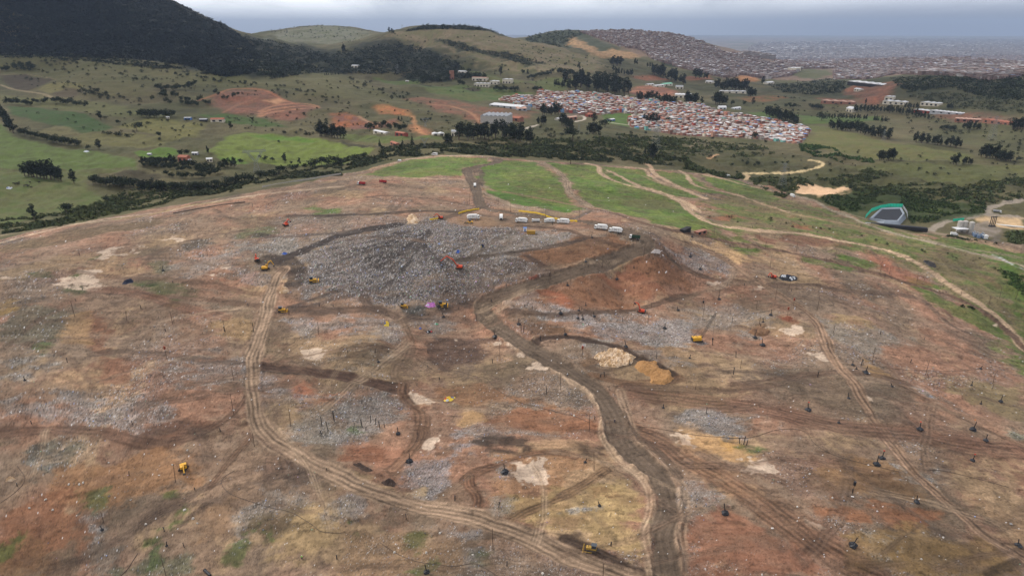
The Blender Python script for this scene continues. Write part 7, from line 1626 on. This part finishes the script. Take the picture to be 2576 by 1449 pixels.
hose(1,1,[(520,1220),(600,1280),(680,1335),(720,1357),(860,1350),(1000,1390),(1080,1400),(1135,1449)],.10,'black hose kinking across the pale ground in the centre')
hose(1,2,[(290,1195),(420,1280),(550,1335),(700,1360),(850,1375),(1000,1355),(1100,1400),(1180,1449)],.10,'black hose at the bottom centre passing a gas well')
hose(0,2,[(1770,655),(1690,705),(1675,760),(1740,830),(1900,890),(2050,935),(2200,970),(2350,1060),(2430,1115),(2576,1125)],.10,'black hose curling in a hook on the lower left slope')
hose(0,2,[(0,900),(100,830),(175,755),(185,700),(130,620)],.10,'black hose at the far left edge')
hose(2,2,[(-360,322),(-200,335),(0,372),(200,397),(430,410),(540,400),(700,350),(850,342),(940,375),(1000,455),(1150,540),(1400,610),(1640,665)],.10,'long wavy black hose crossing the right half')
hose(2,2,[(1860,650),(1960,655),(2200,710),(2460,780)],.10,'straight black hose right of the crossing tracks')
hose(2,1,[(800,715),(783,740),(830,790),(900,830),(960,865)],.10,'short curved hose by the pale right track')
hose(2,1,[(770,855),(640,900),(480,922)],.10,'short hose above the crane boom tip')
hose(2,1,[(1430,1300),(1600,1335),(1850,1350),(2100,1350),(2400,1310)],.10,'long nearly straight hose from the well cluster')
hose(0,2,[(910,1449),(960,1400),(1000,1340),(1040,1280)],.16,'tangled dark hose at the bottom left')
hose(0,1,[(1310,165),(1500,130),(1700,98),(1850,80)],.5,'thick dark pipe bundle on the upper left plateau')
b=MB(); b.cone((-4,0,.9),(3,0,.9),.9,.9,14,0); b.cone((3,0,.9),(3.4,0,.9),1.05,1.05,14,0); c=MB(); c.cone((3.42,0,.9),(3.45,0,.9),.7,.7,12,0)
simple('black_culvert_pipe',0,2,1565,1430,[('pipe',b,[BAG]),('pipe_mouth',c,[DKO])],'fat black pipe end at the bottom edge','pipe',math.radians(140),s_=.6)
# heaps
def heap(i,j,poly_,hh,mt,name,label,cat,rough=1.,seed=0):
    w=wpoly(T(i,j,poly_)); cx_,cy_=w.mean(0); w=w-[cx_,cy_]; n=46; rg=np.random.default_rng(seed)
    R0=np.abs(w).max()*1.05; g=np.linspace(-R0,R0,n); X,Y=np.meshgrid(g,g,indexing='ij')
    sd=sdist(w,X,Y)+fbm(X+cx_,Y+cy_,R0*.4,3,seed)*R0*.12
    h=np.minimum(np.maximum(sd,-1)/ (R0*.22),1)
    h=np.where(h>0,1-(1-h)**2,h)*hh*(.75+.6*fbm(X+cx_,Y+cy_,R0*.5,3,seed+1))+rough*fbm(X,Y,2.2,3,seed+2)*np.where(sd>0,1,0)*.9+rough*.35*rg.normal(size=X.shape)*np.where(sd>.5,1,0)
    Z=zat(X+cx_,Y+cy_); z0=float(Z.mean()); V=np.stack([X,Y,Z-z0+h],-1).reshape(-1,3)
    idx=np.arange(n*n).reshape(n,n); F4=np.stack([idx[:-1,:-1],idx[1:,:-1],idx[1:,1:],idx[:-1,1:]],-1).reshape(-1,4)
    keep=(sd.ravel()[F4]>-.6).any(1); me=nmesh(name,V,F4[keep],[mt]); return link(name,me,loc=(cx_,cy_,z0),label=label,cat=cat)
TANR=mat('pale_rubble',S(170,138,102),.95,col2=S(184,162,138),var=.3,scale=.35,bump=.3,bscale=1.5); ORS=mat('ochre_soil',S(146,108,68),.95,var=.25,scale=.4,bump=.3,bscale=1.5); BRS=mat('brown_soil',S(112,84,62),.95,var=.25,scale=.4); REDS=mat('red_soil',S(124,76,56),.95,var=.2,scale=.5)
heap(1,1,[(1890,1250),(1950,1215),(2070,1175),(2220,1245),(2180,1295),(2060,1325),(1950,1310),(1950,1270)],1.3,TANR,'rubble_heap','pale tan rubble heap, the large blocky one left of the soil mound','heap',1.,1)
heap(1,1,[(2210,1320),(2240,1285),(2370,1280),(2410,1340),(2470,1350),(2510,1410),(2440,1455),(2340,1445),(2330,1395),(2240,1350)],1.7,ORS,'soil_mound','smooth ochre soil mound right of the rubble heap','mound',.3,2)
heap(1,1,[(500,240),(505,180),(545,175),(590,215),(580,240)],2.5,TANR,'rubble_heap','small tan rubble heap left of the yellow barrier','heap',.6,3)
heap(0,1,[(2105,760),(2130,715),(2170,725),(2180,755),(2140,770)],1.2,TANR,'rubble_heap','small tan heap on the left haul track above a bulldozer','heap',.5,4)
heap(2,1,[(490,1060),(580,1015),(660,1050),(640,1085),(560,1090)],2,BRS,'soil_mound','brown soil mound behind the double gas well','mound',.3,5)
heap(2,1,[(740,955),(790,938),(835,955),(800,975)],1.2,REDS,'soil_mound','small red earth mound under a rusty drum','mound',.3,6)
heap(1,1,[(2330,465),(2360,435),(2420,445),(2400,470)],1.8,mat('white_rubble',S(176,166,160),.9,var=.3,scale=.6),'rubble_heap','whitish rubble heap at the outer haul road curve','heap',.7,7)
heap(1,2,[(300,745),(370,712),(412,750),(395,778),(330,765)],1.2,mat('wet_mud',S(72,58,50),.9,var=.3,scale=.6),'mud_heap','dark mud clump at the edge of the muddy puddle','heap',.5,8)
heap(1,2,[(90,605),(150,600),(245,655),(180,665)],1.2,bpy.data.materials['wet_mud'],'mud_heap','long dark mud ridge at the head of the puddle','heap',.5,9)
heap(0,2,[(40,735),(80,700),(120,720),(80,738)],1.3,TANR,'rubble_heap','pale boulder heap at the left edge','heap',.4,10)
# tarpaulins and bright rubbish
def tarp(i,j,poly_,hh,cols,name,label,cat='tarpaulin',seed=0,parts=1):
    o=heap(i,j,poly_,hh,cols[0],name,label,cat,.8,seed)
    for k,cm in enumerate(cols[1:]):
        P2=np.array(poly_,float); c0=P2.mean(0); q=(P2[(k*2)%len(P2)]+c0)/2; s_=.38
        pl_=[tuple((p-c0)*s_+q) for p in P2]
        oo=heap(i,j,pl_,hh*1.25,cm,'coloured_sheet',None,None,.6,seed+k+20); oo.parent=o; oo.location=oo.location-o.location
    return o
WPL=mat('white_plastic',S(200,202,206),.5,var=.2,scale=1.); PNK=mat('pink_plastic',S(190,120,180),.5,var=.3,scale=1.); BLP=mat('blue_plastic',S(60,90,160),.5,var=.2,scale=1.); RDP=mat('red_plastic',S(190,50,50),.5); YLP=mat('yellow_plastic',S(220,190,70),.5); NVY=mat('navy_tarp',S(36,40,58),.5,var=.3,scale=1.)
tarp(0,1,[(920,695),(960,665),(1000,662),(1008,682),(950,698)],1.0,[NVY],'tarpaulin','dark navy tarpaulin lump alone on the left plain',seed=1)
tarp(2,1,[(722,650),(745,630),(800,632),(862,648),(860,670),(790,675),(745,668)],1.5,[BAG,WPL,NVY,WPL],'tarpaulin_heap','black and white tarpaulin heap beside the rusty excavator',seed=2)
tarp(1,1,[(630,860),(660,840),(705,838),(712,868),(660,875)],.8,[PNK,WPL,BLP],'plastic_pile','pink and violet plastic pile left of the compactor','rubbish pile',3)
tarp(1,2,[(768,125),(800,100),(862,103),(835,130),(790,135)],.7,[YLP,RDP,BLP,WPL],'rag_pile','red, blue and yellow rag pile in the centre ground','rubbish pile',4)
tarp(0,0,[(630,1148),(650,1140),(676,1146),(650,1152)],1.0,[WPL],'tarpaulin','white tarpaulin on the pasture edge',seed=5)
tarp(0,0,[(45,1425),(65,1415),(95,1420),(80,1430)],1.2,[WPL,BLP],'shelter_tent','small white and blue shelter in the cow pasture','tent',6)
tarp(1,1,[(320,1010),(335,985),(360,990),(358,1015)],1.6,[YLP,BLP],'crate','blue and yellow crate below the dark post','crate',7)
tarp(1,1,[(585,1035),(598,1022),(606,1035)],.6,[BLP],'plastic_barrel','blue barrel west of the scattered sheets','barrel',8)
tarp(1,1,[(640,1060),(655,1042),(690,1055),(670,1068)],.4,[BAG,WPL,RDP],'sheet_pile','black and red sheets scattered between the tracks','rubbish pile',9)
tarp(1,1,[(700,1000),(712,990),(735,997),(720,1005)],.4,[mat('green_plastic',S(80,150,110),.5),WPL],'sheet_pile','green and white sheets above the black ones','rubbish pile',10)
tarp(1,1,[(1050,425),(1056,400),(1075,402),(1080,420)],.6,[NVY,YLP,PNK],'rag_pile','violet and yellow rags strewn on the upper refuse','rubbish pile',11)
tarp(1,1,[(860,462),(870,445),(895,448),(888,465)],.5,[BLP],'rag_pile','blue rags just above the long-reach excavator','rubbish pile',12)
tarp(0,1,[(2125,470),(2145,460),(2170,468),(2150,476)],.5,[BLP],'tarpaulin','small blue tarpaulin left of the refuse, above the mud road',seed=13)
tarp(2,1,[(1810,525),(1850,520),(1910,550),(1915,572),(1860,560)],.8,[STL,BAG],'scrap_pile','dark scrap pile beside the sandy outer road','scrap pile',14)
0 and tarp(2,1,[(2340,475),(2400,490),(2576,570),(2576,600),(2450,540)],.15,[WPL],'white_sheet','long white sheet running down the green right slope','sheet',15)
# yellow barrier strips
YBR=mat('yellow_barrier',S(196,160,40),.7,var=.2,scale=2)
def barrier(i,j,p0,p1,label):
    a,L=dirw(*T(i,j,[p0,p1])); q0=hit(*T(i,j,[p0])[0]); q1=hit(*T(i,j,[p1])[0]); n=int(L/2.5)
    z=lambda t:float(zat(q0[0]+(q1[0]-q0[0])*t,q0[1]+(q1[1]-q0[1])*t)); X,Y=q0; z0=z(0)
    r=link('yellow_barrier',None,loc=(X,Y,z0),label=label,cat='barrier',group='yellow barriers along the tipping road')
    b=MB()
    for k in range(n):
        t=(k+.5)/n; b.prism([(-.45,0),(.45,0),(.22,1.1),(-.22,1.1)],-1.2,1.2,0)
        for m in range(len(b.V)-8,len(b.V)):
            v=b.V[m]; ca,sa=math.cos(a-math.pi/2),math.sin(a-math.pi/2); b.V[m]=(v[0]*ca-v[1]*sa+(q1[0]-q0[0])*t,v[0]*sa+v[1]*ca+(q1[1]-q0[1])*t,v[2]+z(t)-z0)
    link('barrier_block',b.mesh('barrier_block',[YBR]),parent=r)
barrier(1,1,(1340,150),(1540,182),'long yellow barrier behind the queue, western half')
barrier(1,1,(1545,183),(1780,228),'long yellow barrier behind the queue, eastern half')
barrier(1,1,(885,167),(1040,133),'yellow barrier ending at the haul road')
barrier(1,1,(665,215),(740,205),'short yellow barrier at the small orange excavator')
# people and cattle
SKN=mat('skin',S(150,110,86),.7)
def person(i,j,x,y,top,legs,label):
    X,Y,Z=spot(i,j,x,y)
    me=bpy.data.meshes.new('body'); v=[(0,0,.98),(0,0,1.25),(0,0,1.45),(0,0,1.56),(0,0,1.72),(.1,0,.9),(.12,.06,.5),(.13,0,.06),(.13,.16,.03),(-.1,0,.9),(-.12,-.05,.5),(-.13,-.08,.06),(-.13,.08,.03),(.2,0,1.42),(.28,0,1.14),(.27,.1,.88),(-.2,0,1.42),(-.28,0,1.14),(-.27,.12,.9)]
    e=[(0,1),(1,2),(2,3),(3,4),(0,5),(5,6),(6,7),(7,8),(0,9),(9,10),(10,11),(11,12),(2,13),(13,14),(14,15),(2,16),(16,17),(17,18)]
    me.from_pydata(v,e,[]); me.materials.append(SKN); o=link('person',me,loc=(X,Y,Z),label=label,cat='person')
    md=o.modifiers.new('skin','SKIN'); rad=[.15,.15,.16,.06,.11,.1,.075,.05,.04,.1,.075,.05,.04,.06,.05,.04,.06,.05,.04]
    for k,r_ in enumerate(rad): me.skin_vertices[0].data[k].radius=(r_,r_)
    me.skin_vertices[0].data[0].use_root=True
    o.modifiers.new('sub','SUBSURF').levels=1
    def shell(vs,es,rs,nm,mt):
        m2=bpy.data.meshes.new(nm); m2.from_pydata([v[k] for k in vs],es,[]); m2.materials.append(mt); q=link(nm,m2,parent=o); q.modifiers.new('skin','SKIN')
        for k,r_ in enumerate(rs): m2.skin_vertices[0].data[k].radius=(r_,r_)
        m2.skin_vertices[0].data[0].use_root=True
    shell([0,1,2,13,14,16,17],[(0,1),(1,2),(2,3),(3,4),(2,5),(5,6)],[.18,.18,.19,.09,.07,.09,.07],'shirt',top)
    shell([0,5,6,7,9,10,11],[(0,1),(1,2),(2,3),(0,4),(4,5),(5,6)],[.17,.12,.1,.075,.12,.1,.075],'trousers',legs)
    h=MB(); h.cone((0,-.01,1.74),(0,-.01,1.86),.13,.06,10,0); link('helmet',h.mesh('helmet',[WP]),parent=o)
# skin data needs the skin layer: created by the modifier, so build through a helper
def ensure_skin(): 
    pass
person_specs=[(1,1,1706,1390,WPL,NVY,'person in a white shirt walking down the haul road'),(1,2,2063,290,NVY,NVY,'person in dark clothes standing on the haul road bend'),(0,2,2279,1320,mat('lime_vest',S(140,190,90),.7),BAG,'person in a pale green vest at the bottom left'),(2,1,845,888,WPL,WPL,'person in white beside the rusty drum pole'),(1,1,1012,218,BLP,NVY,'person in blue behind the first garbage truck')]
for s_ in person_specs: person(*s_)
COWM=mat('dark_hide',S(40,34,30),.8); 
def cow_mesh():
    b=MB(); b.cone((-.85,0,1.05),(-.2,0,1.0),.3,.38,8,0); b.cone((-.2,0,1.0),(.6,0,1.08),.38,.34,8,0); b.cone((.6,0,1.1),(1.0,0,1.35),.24,.15,8,0); b.cone((.98,0,1.38),(1.35,0,1.2),.15,.09,8,0)
    for x in(-.7,.5):
        for y in(-.2,.2): b.cone((x,y,.95),(x+.05,y,.5),.13,.07,6,0); b.cone((x+.05,y,.5),(x,y,0),.06,.05,6,0)
    b.cone((-.88,0,1.2),(-1.0,0,.5),.04,.03,4,0); return b.mesh('cow',[COWM])
CM=cow_mesh()
for k,(x,y) in enumerate([(105,1392),(118,1396),(132,1390),(145,1384),(140,1398),(182,1412),(196,1408),(207,1405),(215,1410),(228,1382),(297,1383),(238,1420),(520,1175),(1165,1300)]):
    X,Y,Z=spot(0,0,x,y)
    if (x,y)==(520,1175): continue
    link('cow',CM,loc=(X,Y,Z),rot=k*1.7,scale=1.5,label='dark cow grazing with the herd in the pale lower left pasture' if k<12 else 'dark cow standing apart beside the ploughed plot under the farmhouse',cat='cow',group='cattle grazing in the lower left pasture' if k<12 else None)
# loose litter
def litter(name,polys,label):
    rg=np.random.default_rng(5); V=[];Cc=[]
    for pts,n,s0,kind in polys:
        w=wpoly(pts); x0,y0=w.min(0); x1,y1=w.max(0); X=rg.uniform(x0,x1,n*4);Y=rg.uniform(y0,y1,n*4)
        r_=np.hypot(X,Y); a_=np.arctan2(X,Y)
        ii=np.clip(np.searchsorted(AZ,a_),0,len(AZ)-1); jj=np.clip(np.searchsorted(RR,r_),0,len(RR)-1)
        ok=(sdist(w,X,Y)>0)&(rg.random(len(X))<.012+np.clip(1.05*TRS[ii,jj]-.05,0,1)); X=X[ok][:n];Y=Y[ok][:n];Z=zat(X,Y); m_=len(X)
        s=s0*rg.uniform(.4,1.5,m_)*(1+1.2*(rg.random(m_)<.05)); a=rg.uniform(0,6.28,m_); asp=rg.uniform(.3,1,m_); tl=rg.uniform(-.25,.45,m_)
        ca,sa=np.cos(a),np.sin(a); P4=[]
        for lx,ly in((-.5,-.5),(.5,-.4),(.4,.5),(-.4,.45)):
            P4.append(np.stack([X+(lx*ca-ly*asp*sa)*s,Y+(lx*sa+ly*asp*ca)*s,Z+.12+(ly+.5)*tl*s+.1*s],1))
        V.append(np.stack(P4,1).reshape(-1,3))
        t=rg.random(m_)
        col=np.where((t<.5)[:,None],np.array(S(166,158,152))*rg.uniform(.35,1.2,(m_,1)),np.where((t<.74)[:,None],np.array(S(62,56,54)),np.where((t<.82)[:,None],np.array(S(110,130,170)),np.where((t<.94)[:,None],np.array(S(150,128,108)),np.where((t<.97)[:,None],np.array(S(170,140,170)),np.array(S(110,150,120)))))))
        Cc.append(np.repeat(col,4,0))
    V=np.concatenate(V); me=nmesh(name,V,np.arange(len(V)).reshape(-1,4),[mat('litter',rough=.7,attr='Col',spec=.3)]); addattr(me,'Col',np.clip(np.concatenate(Cc),0,.75)); link(name,me,kind='stuff',label=label)
litter('litter',[(CELL,12000,.42,0),([(-50,620),(600,520),(1700,560),(2400,700),(2576,1000),(2576,1449),(0,1449)],11000,.4,0),([(0,1000),(2576,1000),(2576,1449),(0,1449)],4500,.3,0),(T(1,1,[(400,620),(700,540),(1000,560),(1080,640),(1000,760),(600,820),(430,780)]),4500,.42,0)],'plastic bags and rubbish strewn over the landfill')
# stones
def stones():
    rg=np.random.default_rng(9); b=MB()
    for i,j,lst in [(0,2,[(345,873),(600,757),(628,745),(520,757),(700,520),(820,595),(988,875),(1395,950),(1460,1015),(1490,1050),(1100,1060),(1300,610),(1640,605),(1590,730),(2410,920),(1415,500),(870,857),(400,950),(222,935)]),(1,2,[(640,1272),(745,1125),(400,1270),(1520,1430),(990,1290),(2170,1295),(1755,240),(770,840)]),(1,1,[(1928,518),(1950,607),(1185,622),(930,940),(1075,625),(2120,870),(1630,1115)]),(2,2,[(1190,655),(1470,963),(865,928),(1800,1322),(600,1440),(958,680),(1130,860)])]:
        for x,y in lst:
            X,Y,Z=spot(i,j,x,y); s=rg.uniform(.35,.7); n0=len(b.V); b.box((X,Y,Z+s*.3),(s*1.8,s*1.3,s*.9),0,rz=rg.uniform(0,3),taper=.6)
            for m in range(n0,len(b.V)): v=b.V[m]; b.V[m]=tuple(v[q]+rg.normal()*.08 for q in range(3))
    link('pale_debris',b.mesh('pale_debris',[mat('pale_stone',S(172,164,154),.8)]),kind='stuff',label='pale blocks and bags dotted about the landfill')
stones()
